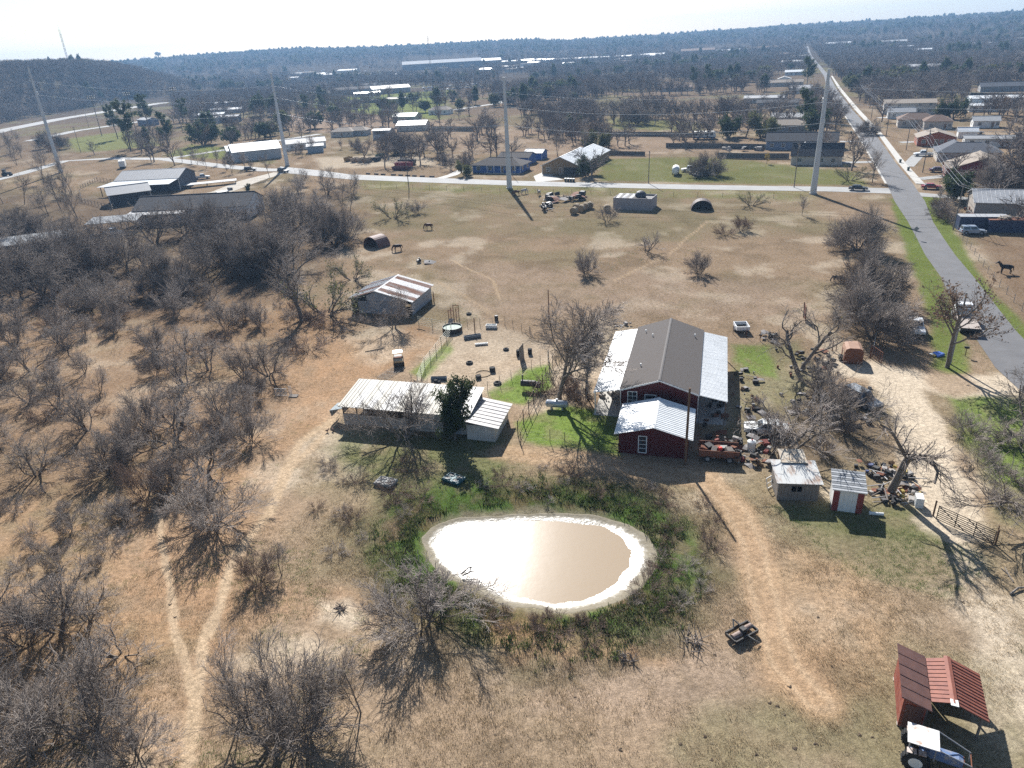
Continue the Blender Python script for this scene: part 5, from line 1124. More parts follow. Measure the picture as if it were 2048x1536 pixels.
fence('wire fence leaving the big pipe gate to the right', [(1992, 1078), (2060, 1120)], 1.3, 4, 2.2, WIREM, .006, .04, RUST, 'wire_fence')
fence('wire fence between rust camper box and open gate', [(1672, 702), (1760, 712)], 1.2, 3, 2.4, WIREM, .006, .05, RUST, 'wire_fence')
fence('wire fence along the road edge of the pasture', [(700, 372), (1000, 384), (1300, 392), (1600, 398)], 1.2, 3, 6.0, WIREM, .008, .05, WEATH, 'wire_fence')
gate('wide dark pipe gate leaning open at the lower right', (1872, 1040), (1985, 1092), 1.5, 8, 4, DARK, .035)
gate('rusty pipe gate standing open beside the sandy drive', (1744, 715), (1762, 728), 1.6, 5, 5, RUST, .035, diag=False)
gate('long pipe gate across the drive beside the bare tree', (1752, 668), (1745, 708), 1.3, 5, 3, WHITEP, .03, diag=False)
def upole(px, py, h, label, arms=1, lamp=False, material=None, r=.14, lean=0.0, xy=None, az=0.0):
    x, y = xy or at(px, py)[:2]; T = thing('utility_pole', label, 'pole', (x, y, gz1(x, y)), az)
    if lean: T.rotation_euler[1] = lean
    MB().cyl((0, 0, -.5), (0, 0, h), r, r * .7, 10).build('pole', material or mat('pole_wood', (.20, .175, .15), (.14, .12, .10), scale=2, rough=.95, stretch=(3, 3, .3)), T)
    for k in range(arms):
        a = MB().box((0, 0, h - .5 - .9 * k), (.1, 2.2, .12)).build('crossarm', WOODB, T)
        for s in (-1, -.4, .4, 1): MB().cyl((0, s, h - .44 - .9 * k), (0, s, h - .26 - .9 * k), .05, .04, 6).build('insulator', GALV, a)
    if lamp: MB().cyl((.2, 0, h - 1.6), (.2, 0, h - .9), .22, n=8).build('transformer', GALV, T)
    return T
upole(1900, 728, 9.6, 'grey utility pole standing before the brown-leaved tree', 0, False, mat('grey_pole', (.27, .27, .27), rough=.9))
upole(1370, 930, 8.8, 'dark brown pole standing before the red annex', 0, r=.15, material=WOODB)
upole(1906, 460, 9.6, 'leaning utility pole beside the dark grey SUV', 1, lean=.05, az=.6)
upole(1297, 367, 9.5, 'utility pole on the lawn edge right of the tan house', 1); upole(1588, 375, 12, 'utility pole on the lawn left of the right pylon', 1, True); upole(818, 378, 12, 'utility pole on the road edge below the red skips', 0); upole(1025, 352, 10, 'thin pole behind the middle pylon', 0, r=.1)
upole(1845, 345, 12, 'utility pole beside the purple car', 1, True, az=.6); upole(1812, 300, 10, 'utility pole on the footpath before the brick house', 1, az=.6); upole(1772, 272, 10, 'utility pole on the footpath beyond the brick house', 1, az=.6); upole(1742, 238, 10, 'farther utility pole on the footpath', 1, az=.6); upole(1718, 205, 10, 'farthest utility pole on the footpath', 1, az=.6)
upole(162, 306, 13, 'left utility pole on the green below the highway', 2); upole(340, 285, 12, 'pale utility pole before the pines', 2); upole(178, 255, 10, 'plain pole between the two highways', 0)
for k, (px, py, h, lab) in enumerate([(204, 272, 24, 'leftmost floodlight pole near the highway'), (272, 262, 24, 'floodlight pole behind the leftmost pine'), (365, 262, 26, 'floodlight pole left of the bent tree'), (383, 215, 26, 'floodlight pole behind the pine grove'), (433, 225, 24, 'floodlight pole before the far white roofs'), (500, 205, 24, 'floodlight pole left of the second pylon'), (585, 208, 22, 'floodlight pole left of the school lawn'), (718, 195, 24, 'left floodlight pole on the school lawn'), (742, 205, 24, 'middle floodlight pole on the school lawn'), (762, 190, 22, 'right floodlight pole on the school lawn'), (858, 180, 22, 'left floodlight pole beyond the small shed'), (892, 176, 22, 'second floodlight pole beyond the small shed'), (926, 172, 22, 'third floodlight pole beyond the small shed'), (948, 172, 22, 'right floodlight pole beyond the small shed')]):
    x, y = at(px, py)[:2]; T = thing('floodlight_pole', lab, 'light pole', (x, y, gz1(x, y)), .3, 'sports field floodlights')
    MB().cyl((0, 0, -.3), (0, 0, h), .25, .16, 8).build('pole', WEATH if k < 3 else STEEL, T); MB().box((0, 0, h), (4.2, .15, .15)).box((0, 0, h - 1.2), (4.2, .15, .15)).build('crossbar', DARK, T)
    for i in range(8): MB().cyl((-1.9 + (i % 4) * 1.27, -.1, h - 1.2 * (i // 4)), (-1.9 + (i % 4) * 1.27, -.65, h - .25 - 1.2 * (i // 4)), .18, .42, 8).build('lamp', GALV, T)
# steel transmission pylons and their lines
def pylon(px, py, h, label):
    x, y = at(px, py)[:2]; T = thing('steel_pylon', label, 'pylon', (x, y, gz1(x, y)), 0)
    MB().cyl((0, 0, -.2), (0, 0, h), .85, .36, 12).build('shaft', STEEL, T, smooth=False)
    MB().cyl((0, 0, -.3), (0, 0, .35), 1.0, n=12).build('base', CONC, T)
    for k, f in enumerate((.895, .77, .62)): MB().cyl((0, 0, h * f), (-.1, 1.4 * (1 if k % 2 else -1), h * f + .25), .09, .06, 6).build('arm', STEEL, T); MB().cyl((-.1, 1.4 * (1 if k % 2 else -1), h * f + .2), (-.1, 1.4 * (1 if k % 2 else -1), h * f - .9), .09, n=6).build('insulator', WHITEP, T)
    return T
PY = [(122, 345, 41.5, 'leftmost tall steel pylon before the wooded hill'), (575, 332, 34.5, 'second steel pylon behind the gravel yard'), (1019, 377, 31.5, 'third steel pylon on the roadside with a long shadow'), (1626, 388, 30.5, 'right steel pylon at the pasture corner')]
PYP = []
for a in PY: PYP.append((Vector(pylon(*a).location), a[2]))
def wire(label, pts, sag, r, material, name='power_line', group=None):
    V = []
    for a, b in zip(pts[:-1], pts[1:]):
        a, b = Vector(a), Vector(b); n = 14
        for i in range(n + (b == Vector(pts[-1]))): t = i / n; p = a.lerp(b, t); V.append(Vector((p.x, p.y, p.z - sag * 4 * t * (1 - t))))
    o = V[0].copy(); m = MB()
    for a, b in zip(V[:-1], V[1:]): m.cyl(a - o, b - o, r, r, 4, False)
    q = m.build(name, material, None, o); return tag(q, label, 'power line', group)
WIRE = mat('aluminium_conductor', (.55, .56, .57), rough=.35, metal=.6); WIRED = mat('dark_conductor', (.08, .08, .09), rough=.5)
_ext = [(PYP[0][0] + (PYP[0][0] - PYP[1][0]) * .8, 33)] + PYP + [(PYP[3][0] + (PYP[3][0] - PYP[2][0]) * 1.2, 30)]
for k, (f, lab) in enumerate([(.875, 'uppermost conductor strung between the steel pylons'), (.745, 'middle conductor strung between the steel pylons'), (.59, 'lowest conductor strung between the steel pylons')]):
    sy = 1.4 * (1 if k % 2 else -1); wire(lab, [(p.x - .1, p.y + sy, h * f) for p, h in _ext], 2.6, .05, WIRE)
wire('thin earth wire joining the pylon tops', [(p.x, p.y, h) for p, h in _ext], 2.0, .02, WIRED)
def UT(px, py, h): x, y = at(px, py)[:2]; return Vector((x, y, h))
_q = [UT(1718, 205, 9.6), UT(1742, 238, 9.6), UT(1772, 272, 9.6), UT(1812, 300, 9.6), UT(1845, 345, 9.6), UT(1906, 460, 9.3)]
_off = _q[-1] + Vector((5, -62, 0)); 
for k, (dx, lab) in enumerate([(-.9, 'left street wire running towards the lower right'), (.1, 'middle street wire running towards the lower right'), (1.0, 'right street wire running towards the lower right')]):
    wire(lab, [p + Vector((dx, .3 * dx, (k == 2) * .5)) for p in _q] + [_off + Vector((dx * 1.2 + (k - 1) * 1.5, 0, 0))], .6, .03 if k == 0 else .022, WIRE)
_q2 = [UT(818, 378, 11.6), UT(1025, 352, 9.8), UT(1297, 367, 9.4), UT(1588, 375, 11.6), UT(1906, 460, 9.2)]
for k in range(2): wire(('upper', 'lower')[k] + ' roadside wire along the cross road', [p + Vector((0, 0, -.9 * k)) for p in _q2], 1.0, .016, WIRED)
_q3 = [UT(-60, 330, 12), UT(162, 306, 12.5), UT(340, 285, 11.5), UT(575, 270, 11.5)]
for k in range(2): wire(('upper', 'lower')[k] + ' wire strung past the pines on the left', [p + Vector((0, 0, -1.0 * k)) for p in _q3], 1.2, .018, WIRED)

# ------------------------------------------------------------------ vehicles
def arc(cx, cz, r, a0, a1, n): return [(cx + r * math.cos(a0 + (a1 - a0) * i / n), cz + r * math.sin(a0 + (a1 - a0) * i / n)) for i in range(n + 1)]
def wheel_mesh(r, w): return (MB().cyl((0, -w / 2, 0), (0, w / 2, 0), r, n=16).mesh('tyre', BLACKR), MB().cyl((0, -w / 2 - .012, 0), (0, w / 2 + .012, 0), r * .58, n=10).mesh('rim', GALV))
WM = wheel_mesh(.37, .24); WMB = wheel_mesh(.5, .3)
def wheels(T, xs, y, r, wm, sc=1):
    for x in xs:
        for s in (-1, 1): w = inst('wheel', wm[0], T, (x, s * y, r)); inst('rim', wm[1], w)
def car(name, label, cat, px, py, rz, kind, paint, group=None, xy=None, z=0.04):
    x, y = xy or at(px, py)[:2]; T = thing(name, label, cat, (x, y, gz1(x, y) + z), rz, group)
    K = dict(suv=(4.6, 1.84, 1.42, -1.4, 1.0, 1.72, (-2.2, .95), (-2.05, .35)), sedan=(4.7, 1.8, 1.38, -1.38, .93, 1.44, (-1.75, 1.05), (-1.15, .35)), pickup=(5.6, 1.95, 1.75, -1.75, 1.05, 1.85, (-.75, 1.25), (-.6, .75)))[kind]
    L, W, xf, xr, belt, top, cb, ct = K; h = L / 2
    lower = [(-h, .5)] + [(xr - .5, .36)] + arc(xr, .37, .45, math.pi, 0, 7) + arc(xf, .37, .45, math.pi, 0, 7) + [(xf + .55, .36), (h - .02, .42), (h, .72), (h - .12, belt - .14), (cb[1] + .05, belt), (cb[0] - .05, belt)]
    if kind == 'pickup': lower += [(cb[0] - .06, .62), (-h + .06, .62)]
    else: lower += [(-h + .1, belt - .04 if kind == 'suv' else belt - .02)]
    lower += [(-h, .6)]
    body = MB().ext(lower, -W / 2, W / 2, 'Y').build('body', paint, T)
    if kind == 'pickup':
        for s in (-1, 1): MB().bx(-h, cb[0] - .07, s * (W / 2 - .04) - .04, s * (W / 2 - .04) + .04, .62, 1.04).build('bed_side', paint, T)
        MB().bx(-h, -h + .08, -W / 2 + .09, W / 2 - .09, .62, 1.04).build('tailgate', paint, T); MB().bx(-h + .09, cb[0] - .08, -W / 2 + .09, W / 2 - .09, .625, .66).build('bed_floor', DARK, T)
    wb, wt = W / 2 * .95, W / 2 * .76
    B = [(cb[0], -wb, belt - .01), (cb[1], -wb, belt - .01), (cb[1], wb, belt - .01), (cb[0], wb, belt - .01)]; Tt = [(ct[0], -wt, top), (ct[1], -wt, top), (ct[1], wt, top), (ct[0], wt, top)]
    cab = MB().loft([B, Tt]).build('cabin', paint, T)
    def win(a, b, c, d, f0=.08, f1=.92, g0=.14, g1=.86):
        a, b, c, d = map(Vector, (a, b, c, d)); P = lambda u, v: (a.lerp(b, u)).lerp(d.lerp(c, u), v)
        q = [P(f0, g0), P(f1, g0), P(f1, g1), P(f0, g1)]; n = (q[1] - q[0]).cross(q[3] - q[0]).normalized() * .012
        MB().slab([p + n for p in q], .02).build('window', GLS, cab)
    win(B[1], B[2], Tt[2], Tt[1]); win(B[3], B[0], Tt[0], Tt[3])
    for i, (p, q, r_, s) in enumerate([(B[0], B[1], Tt[1], Tt[0]), (B[2], B[3], Tt[3], Tt[2])]): win(p, q, r_, s, .06, .47); win(p, q, r_, s, .53, .94)
    wheels(T, (xf, xr), W / 2 - .13, .37, WM)
    for s in (-1, 1): MB().box((h - .05, s * (W / 2 - .28), .74), (.1, .36, .17)).build('headlight', WHITEP, T); MB().box((-h + .03, s * (W / 2 - .12), .82), (.1, .16, .26)).build('tail_light', mat('red_lamp', (.30, .02, .02), rough=.3), T)
    MB().box((h - .02, 0, .48), (.14, W * .96, .16)).build('bumper', DARK, T); MB().box((-h + .0, 0, .48), (.14, W * .96, .16)).build('bumper', DARK, T)
    return T
PWH = mat('white_car_paint', (.75, .76, .76), rough=.3, spec=.5, var=.04); PDK = mat('charcoal_car_paint', (.045, .05, .055), rough=.3, spec=.5, var=.1); PPU = mat('plum_car_paint', (.08, .025, .05), rough=.3, spec=.5, var=.1); PSI = mat('silver_car_paint', (.42, .44, .46), rough=.3, metal=.4, var=.08); PRD = mat('red_car_paint', (.30, .03, .03), rough=.3, var=.1); PBL = mat('blue_car_paint', (.06, .11, .22), rough=.3, var=.1)
car('pickup_truck', 'white pickup truck parked nose-on beside the brown-leaved tree', 'pickup', 1829, 662, R(-112), 'pickup', PWH)
car('car', 'dark car parked at the end of the cross road', 'car', 1716, 381, R(-25), 'sedan', PDK); car('car', 'plum coloured car on the driveway before the dark red house', 'car', 1876, 344, R(-22), 'sedan', PPU); car('pickup_truck', 'white pickup on the driveway of the blue roofed house', 'pickup', 1846, 312, R(160), 'pickup', PWH)
car('car', 'blue grey SUV parked below the leaning utility pole', 'car', 1944, 468, R(-14), 'suv', mat('pale_blue_paint', (.34, .40, .48), rough=.3, metal=.3)); car('pickup_truck', 'white pickup parked on the lawn beside the shade tree', 'pickup', 1380, 343, R(170), 'pickup', PWH)
car('pickup_truck', 'white pickup parked under the carport roof on the left', 'pickup', 228, 470, R(160), 'pickup', PWH); car('car', 'dark car on the lane by the bright roofed house', 'car', 567, 345, R(-30), 'suv', PDK); car('car', 'dark car turning beside the bright roofed house', 'car', 501, 342, R(10), 'suv', PDK)
car('pickup_truck', 'grey pickup among trailers in the gravel yard', 'pickup', 405, 358, R(20), 'pickup', PSI); car('car', 'dark vehicle beside the round evergreen on the lane', 'car', 385, 268, R(25), 'suv', PDK); car('car', 'red car beside the crossing corner', 'car', 1862, 378, R(-25), 'sedan', PRD)
car('car', 'pale old sedan hidden by branches behind the grey shed', 'car', 1532, 866, R(165), 'sedan', mat('faded_white_paint', (.55, .56, .55), rough=.5)); car('car', 'grey junk car under bare branches beside the sandy drive', 'car', 1722, 808, R(-70), 'suv', mat('faded_grey_paint', (.25, .27, .29), rough=.55))
car('car', 'silver car by the houses beyond the brick house', 'car', 1952, 268, R(-20), 'sedan', PSI); car('car', 'blue car behind the orange brick house', 'car', 1897, 274, R(60), 'sedan', PBL)
# parked cars too far off to show their parts
_cm = {}
def tiny_car(px, py, rz, paint, label, group):
    if paint.name not in _cm: _cm[paint.name] = MB().ext([(-2.3, .3), (2.3, .3), (2.3, .8), (1.1, .95), (.5, 1.45), (-1.4, 1.45), (-2.1, .95), (-2.3, .85)], -.9, .9, 'Y').mesh('parked_car', paint)
    x, y = at(px, py)[:2]; o = inst('parked_car', _cm[paint.name], None, (x, y, gz1(x, y) + .1), (0, 0, rz)); tag(o, label, 'car', group)
_rc = random.Random(8)
for i in range(34): tiny_car(612 + i * 6.2 + _rc.uniform(-1.5, 1.5), 192.5 - i * .62 + (i % 2) * 3.2, .5 + _rc.uniform(-.1, .1), _rc.choice([PWH, PWH, PDK, PSI, PBL, PRD, PDK]), 'small parked car in the school parking lot', 'cars in the school lot')
for i in range(26): tiny_car(850 + i * 4.4 + _rc.uniform(-2, 2), 178 - i * .35 + (i % 2) * 5 + _rc.uniform(-1, 1), .5, _rc.choice([PWH, PWH, PDK, PSI, PBL]), 'small parked car behind the school building', 'cars behind the school')
for i in range(40): tiny_car(592 + i * 6.6 + _rc.uniform(-3, 3), 156.5 - i * .17 + _rc.uniform(-3, 3), .6, _rc.choice([PWH, PSI, PWH, PSI]), 'tiny far parked car before the long store', 'cars before the far store')

def flatbed():
    x, y = at(1940, 672)[:2]; rz = heading((1945, 672), (1900, 585)); T = thing('flatbed_truck', 'white flatbed truck with long empty deck parked on the road', 'truck', (x, y, .06), rz)
    MB().bx(.2, 8.2, -.45, .45, .6, .85).build('chassis', DARK, T)
    dk = MB().bx(0, 5.4, -1.2, 1.2, .95, 1.02).build('deck', WEATH, T)
    for k in range(10): MB().bx(.02, 5.36, -1.18 + k * .237, -1.18 + k * .237 + .22, 1.02, 1.055).build('plank', mat('deck_plank', (.42, .37, .33), (.30, .25, .22), scale=3, rough=.9, stretch=(.3, 4, 1)), dk)
    MB().bx(-.06, 0, -1.22, 1.22, .7, 1.06).build('rear_rail', DARK, T); MB().bx(5.38, 5.46, -1.15, 1.15, 1.0, 2.1).build('headboard', GALV, T)
    for s in (-1, 1): MB().cyl((5.75, s * .55, 1.0), (5.75, s * .55, 2.0), .3, n=12).build('tank', WHITEP, T)
    cab = MB().loft([[(6.2, -1.1, .8), (7.9, -1.1, .8), (7.9, 1.1, .8), (6.2, 1.1, .8)], [(6.2, -1.1, 1.6), (7.9, -1.1, 1.6), (7.9, 1.1, 1.6), (6.2, 1.1, 1.6)], [(6.25, -.95, 2.45), (7.5, -.95, 2.45), (7.5, .95, 2.45), (6.25, .95, 2.45)]]).build('cab', PWH, T)
    MB().box((6.2, 0, 1.95), (.05, 1.5, .5)).build('rear_window', GLS, cab); MB().bx(7.9, 9.0, -1.0, 1.0, .8, 1.5).build('hood', PWH, T)
    for s in (-1, 1): MB().box((6.85, s * 1.04, 1.98), (.9, .06, .5)).build('side_window', GLS, cab)
    wheels(T, (1.2, 2.3, 8.3), 1.0, .5, WMB)
flatbed()
def tractor():
    x, y = at(1905, 1512)[:2]; T = thing('old_tractor', 'old blue tractor with white canopy roof at the lower right corner', 'tractor', (23.45, 28.15, 0), R(-28))
    BLU = mat('faded_blue_paint', (.10, .17, .32), (.30, .28, .27), scale=3, rough=.6, lo=.45, hi=.7)
    body = MB().loft([[(0, -.28, .75), (0, .28, .75), (0, .25, 1.25), (0, -.25, 1.25)], [(1.5, -.27, .7), (1.5, .27, .7), (1.5, .22, 1.3), (1.5, -.22, 1.3)], [(1.75, -.24, .75), (1.75, .24, .75), (1.75, .2, 1.2), (1.75, -.2, 1.2)]]).build('hood', BLU, T)
    MB().box((1.78, 0, .98), (.05, .42, .4)).build('grille', RUST, T); MB().bx(-.9, .05, -.25, .25, .5, .95).build('rear_axle_housing', BLU, T)
    for s in (-1, 1):
        w = MB().cyl((-.65, s * .62, .72), (-.65, s * .98, .72), .72, n=20)
        for k in range(20): a = 2 * math.pi * k / 20; w.box((-.65 + .73 * math.cos(a), s * .8, .72 + .73 * math.sin(a)), (.08, .36, .09), ry=-a)
        wo = w.build('rear_wheel', BLACKR, T); MB().cyl((-.65, s * .6, .72), (-.65, s * 1.0, .72), .38, n=14).build('rim', WHITEP, wo)
        wo = MB().cyl((1.5, s * .5, .36), (1.5, s * .7, .36), .36, n=16).build('front_wheel', BLACKR, T); MB().cyl((1.5, s * .49, .36), (1.5, s * .71, .36), .18, n=10).build('rim', WHITEP, wo)
        MB().slab([(-1.2, s * .6, 1.42), (-.2, s * .6, 1.5), (-.2, s * .98, 1.5), (-1.2, s * .98, 1.42)][::s], .04).build('fender', mat('rusty_white', (.55, .50, .46), (.28, .15, .09), scale=3, rough=.8), T)
    for x_ in (-1.1, .25):
        for s in (-1, 1): MB().cyl((x_, s * .58, .9), (x_, s * .58, 2.0), .03, n=6).build('canopy_post', GALV, T)
    MB().slab([(-1.25, -.75, 2.0), (.4, -.75, 2.02), (.4, .75, 2.02), (-1.25, .75, 2.0)], .05).build('canopy', mat('rust_spotted_white', (.66, .65, .63), (.40, .24, .15), scale=2.2, rough=.6, lo=.55, hi=.72), T)
    for s in (-1, 1): MB().pipe([(.4, s * .7, 2.0), (2.1, s * .5, 1.35), (2.15, s * .5, .6)], .035).build('loader_bar', GALV, T)
    MB().cyl((2.12, -.5, 1.3), (2.12, .5, 1.3), .035, n=6).build('front_bar', RUST, T); MB().box((-.75, 0, 1.15), (.45, .45, .12)).box((-.95, 0, 1.4), (.08, .42, .4)).build('seat', BLACKR, T); MB().ring((-.25, 0, 1.5), .2, .02, 14, 5).cyl((-.2, 0, 1.1), (-.25, 0, 1.5), .02, n=5).build('steering_wheel', DARK, T)
tractor()
def utv():
    x, y = at(798, 728)[:2]; T = thing('farm_buggy', 'small dark farm buggy with roof beside the corral', 'buggy', (x, y, gz1(x, y)), R(100)); 
    MB().bx(-1.3, 1.2, -.6, .6, .4, .75).bx(.5, 1.25, -.55, .55, .75, .98).build('body', DARK, T); MB().bx(-1.3, -.3, -.62, .62, .76, 1.0).build('cargo_bed', WOODL, T); MB().slab([(-.3, -.65, 1.85), (.75, -.65, 1.85), (.75, .65, 1.85), (-.3, .65, 1.85)], .06).build('roof', PSI, T)
    for x_ in (-.25, .7):
        for s in (-1, 1): MB().cyl((x_, s * .58, .75), (x_ - .02, s * .58, 1.84), .03, n=6).build('roof_post', DARK, T)
    MB().box((-.05, 0, .95), (.4, 1.1, .3)).build('seat', RUST, T); wheels(T, (-.85, .85), .6, .37, WM)
    x, y = at(765, 758)[:2]; T = thing('drag_harrow', 'flat steel harrow frame lying behind the farm buggy', 'harrow', (x, y, gz1(x, y) + .05), R(62))
    for k in range(6): MB().cyl((0, -.9 + k * .36, .06), (4.2, -.9 + k * .36, .06), .03, n=5).build('bar', PIPE, T)
    for k in range(5): MB().cyl((k * 1.05, -.9, .1), (k * 1.05, .9, .1), .03, n=5).build('crossbar', PIPE, T)
utv()
# ------------------------------------------------------------------ animals: one continuous skinned body each
def skin_mesh(name, verts, edges, radii, material, root=0, sub=1):
    me = bpy.data.meshes.new(name); me.from_pydata(verts, edges, []); o = bpy.data.objects.new(name, me); COL.objects.link(o)
    o.modifiers.new('skin', 'SKIN'); sl = me.skin_vertices[0].data if me.skin_vertices else None
    if sl is None:
        bpy.context.view_layer.objects.active = o; bpy.ops.mesh.customdata_skin_add(); sl = me.skin_vertices[0].data
    for i, r in enumerate(radii): sl[i].radius = (r, r) if not isinstance(r, tuple) else r
    sl[root].use_root = True
    o.modifiers.new('sub', 'SUBSURF').levels = sub; o.modifiers['sub'].render_levels = sub
    dg = bpy.context.evaluated_depsgraph_get(); em = bpy.data.meshes.new_from_object(o.evaluated_get(dg)); bpy.data.objects.remove(o)
    em.materials.clear(); em.materials.append(material); em.name = name
    for p in em.polygons: p.use_smooth = True
    return em
def horse_mesh(graze, material, name='body'):
    V = [(-.66, 0, 1.28), (-.35, 0, 1.24), (.1, 0, 1.20), (.5, 0, 1.24), (.80, 0, 1.36)]; Rr = [(.33, .33), (.35, .36), (.37, .38), (.35, .37), (.21, .28)]
    E = [(0, 1), (1, 2), (2, 3), (3, 4)]
    neck = [(1.02, 0, 1.18), (1.22, 0, .85), (1.32, 0, .52), (1.30, 0, .30), (1.24, 0, .10)] if graze else [(1.0, 0, 1.62), (1.2, 0, 1.85), (1.36, 0, 1.98), (1.54, 0, 1.86), (1.74, 0, 1.70)]
    Rr += [(.15, .20), (.11, .14), (.13, .15), (.09, .11), (.075, .085)]
    for k, p in enumerate(neck): V.append(p); E.append((len(V) - 2, len(V) - 1))
    V.append((-.96, 0, 1.26)); E.append((0, len(V) - 1)); Rr.append((.19, .22))
    for s in (-1, 1):                                   # ears
        hx, _, hz = neck[2]; V.append((hx + (.10 if graze else -.03), s * .07, hz + (.10 if graze else .20))); E.append((7, len(V) - 1)); Rr.append((.025, .03))
    for s in (-1, 1):
        for j, p in enumerate([(-.62, s * .19, 1.02), (-.55, s * .19, .82), (-.80, s * .18, .50), (-.74, s * .18, .16), (-.66, s * .18, .03)]):
            V.append(p); E.append((0 if j == 0 else len(V) - 2, len(V) - 1)); Rr.append([(.17, .20), (.115, .14), (.07, .08), (.055, .055), (.075, .06)][j])
        f = .12 * s if graze else 0
        for j, p in enumerate([(.56, s * .18, 1.0), (.56 + f, s * .17, .78), (.58 + f, s * .16, .45), (.56 + f, s * .16, .14), (.62 + f, s * .16, .03)]):
            V.append(p); E.append((3 if j == 0 else len(V) - 2, len(V) - 1)); Rr.append([(.13, .16), (.095, .10), (.065, .065), (.055, .055), (.075, .06)][j])
    return skin_mesh(name, V, E, Rr, material, 2)
HAIR = mat('black_horse_hair', (.012, .010, .009), rough=.9)
def horse(px, py, rz, graze, material, label, s=1.0):
    x, y = at(px, py)[:2]; T = thing('horse', label, 'horse', (x, y, gz1(x, y)), rz); T.scale = (s, s, s)
    inst('body', horse_mesh(graze, material), T, (0, 0, -.05))
    MB().loft([[(-.92 + .05 * math.cos(a), .05 * math.sin(a), 1.32) for a in (0, 1.6, 3.1, 4.7)], [(-1.06 + .08 * math.cos(a), .08 * math.sin(a), 1.0) for a in (0, 1.6, 3.1, 4.7)], [(-1.06 + .04 * math.cos(a), .04 * math.sin(a), .5) for a in (0, 1.6, 3.1, 4.7)]]).build('tail', HAIR, T)
    nk = [(.72, 1.62), (1.04, 1.38), (1.28, .98), (1.40, .62)] if graze else [(.70, 1.64), (.86, 1.80), (1.06, 2.0), (1.26, 2.12)]
    m = MB()
    for (a, b), (c, d) in zip(nk[:-1], nk[1:]): m.add([(a, -.03, b), (c, -.03, d), (c - .03, -.03, d - .12), (a - .03, -.03, b - .14), (a, .03, b), (c, .03, d), (c - .03, .03, d - .12), (a - .03, .03, b - .14)], [(0, 1, 2, 3), (7, 6, 5, 4), (0, 4, 5, 1), (3, 2, 6, 7), (0, 3, 7, 4), (1, 5, 6, 2)])
    m.build('mane', HAIR, T); return T
BAY = mat('bay_coat', (.13, .055, .028), (.09, .038, .02), scale=2, rough=.7); DBAY = mat('dark_bay_coat', (.045, .025, .018), rough=.7); BLK = mat('black_coat', (.012, .011, .011), rough=.6); GRY = mat('grey_coat', (.52, .49, .46), (.40, .37, .34), scale=3, rough=.8); PINTO = mat('pinto_coat', (.60, .57, .53), (.10, .05, .03), scale=1.6, lo=.48, hi=.52, rough=.8)
horse(858, 459, R(170), True, BAY, 'bay horse grazing in the middle of the pasture'); horse(796, 502, R(200), True, DBAY, 'dark horse grazing beside the left arched shelter'); horse(1033, 391, R(190), True, BAY, 'brown horse grazing in the pylon shadow by the road'); horse(1048, 388, R(25), True, GRY, 'pale grey horse beside the brown one near the pylon'); horse(1078, 391, R(250), False, PINTO, 'white and brown horse facing the pasture near the pylon')
horse(1098, 404, R(150), True, DBAY, 'dark horse grazing left of the scrap heap'); horse(2010, 547, R(165), False, BLK, 'black horse standing in the right paddock', 1.05); horse(1673, 564, R(160), True, BLK, 'small black pony at the pasture edge by the dense trees', .75)
def hen(px, py, rz, label):
    x, y = at(px, py)[:2]; T = thing('hen', label, 'hen', (x, y, gz1(x, y)), rz); HC = mat('red_hen_feather', (.12, .045, .025), (.05, .02, .015), scale=8, rough=.8)
    me = skin_mesh('body', [(-.22, 0, .34), (-.1, 0, .24), (.05, 0, .22), (.14, 0, .3), (.18, 0, .40), (.26, 0, .385), (0, .05, .1), (0, .05, .0), (0, -.05, .1), (0, -.05, .0)], [(0, 1), (1, 2), (2, 3), (3, 4), (4, 5), (2, 6), (6, 7), (2, 8), (8, 9)], [.04, .10, .115, .06, .05, .012, .02, .015, .02, .015], HC, 2)
    inst('body', me, T); MB().box((.19, 0, .455), (.09, .02, .05)).build('comb', PRD, T)
hen(655, 864, R(20), 'leftmost brown hen beside the long shed'); hen(666, 862, R(120), 'middle brown hen beside the long shed'); hen(678, 856, R(70), 'right brown hen at the corner of the long shed')

# ------------------------------------------------------------------ farmyard things
def put(name, label, cat, px, py, rz=0.0, group=None, z=0.0):
    x, y = at(px, py)[:2]; return thing(name, label, cat, (x, y, gz1(x, y) + z), rz, group)
T = put('stock_tank', 'round dark stock tank full of pale green water', 'tank', 905, 662); m = MB().cyl((0, 0, -.1), (0, 0, .75), 1.55, n=28, caps=False).cyl((0, 0, .75), (0, 0, .1), 1.47, n=28, caps=False).ring((0, 0, .75), 1.51, .05, 28, 6); m.build('wall', DARK, T); MB().cyl((0, 0, .0), (0, 0, .6), 1.46, n=28).build('water', mat('green_trough_water', (.24, .31, .25), rough=.15), T)
T = put('cattle_chute', 'rusty cattle chute of pipes behind the round tank', 'chute', 908, 640, R(75))
for s in (-.45, .45):
    for k in range(4): MB().cyl((-1.2, s, .4 + k * .4), (1.3, s, .4 + k * .4), .035, n=6).build('rail', RUST, T)
    for x_ in (-1.2, 0, 1.3): MB().cyl((x_, s, -.1), (x_, s, 2.1), .05, n=6).build('post', RUST, T)
MB().box((1.3, 0, 2.05), (.1, 1.0, .1)).box((-1.2, 0, 2.05), (.1, 1.0, .1)).build('crossbar', RUST, T); MB().slab([(-2.2, -.4, .1), (-1.2, -.4, .7), (-1.2, .4, .7), (-2.2, .4, .1)], .05).build('ramp', WEATH, T)
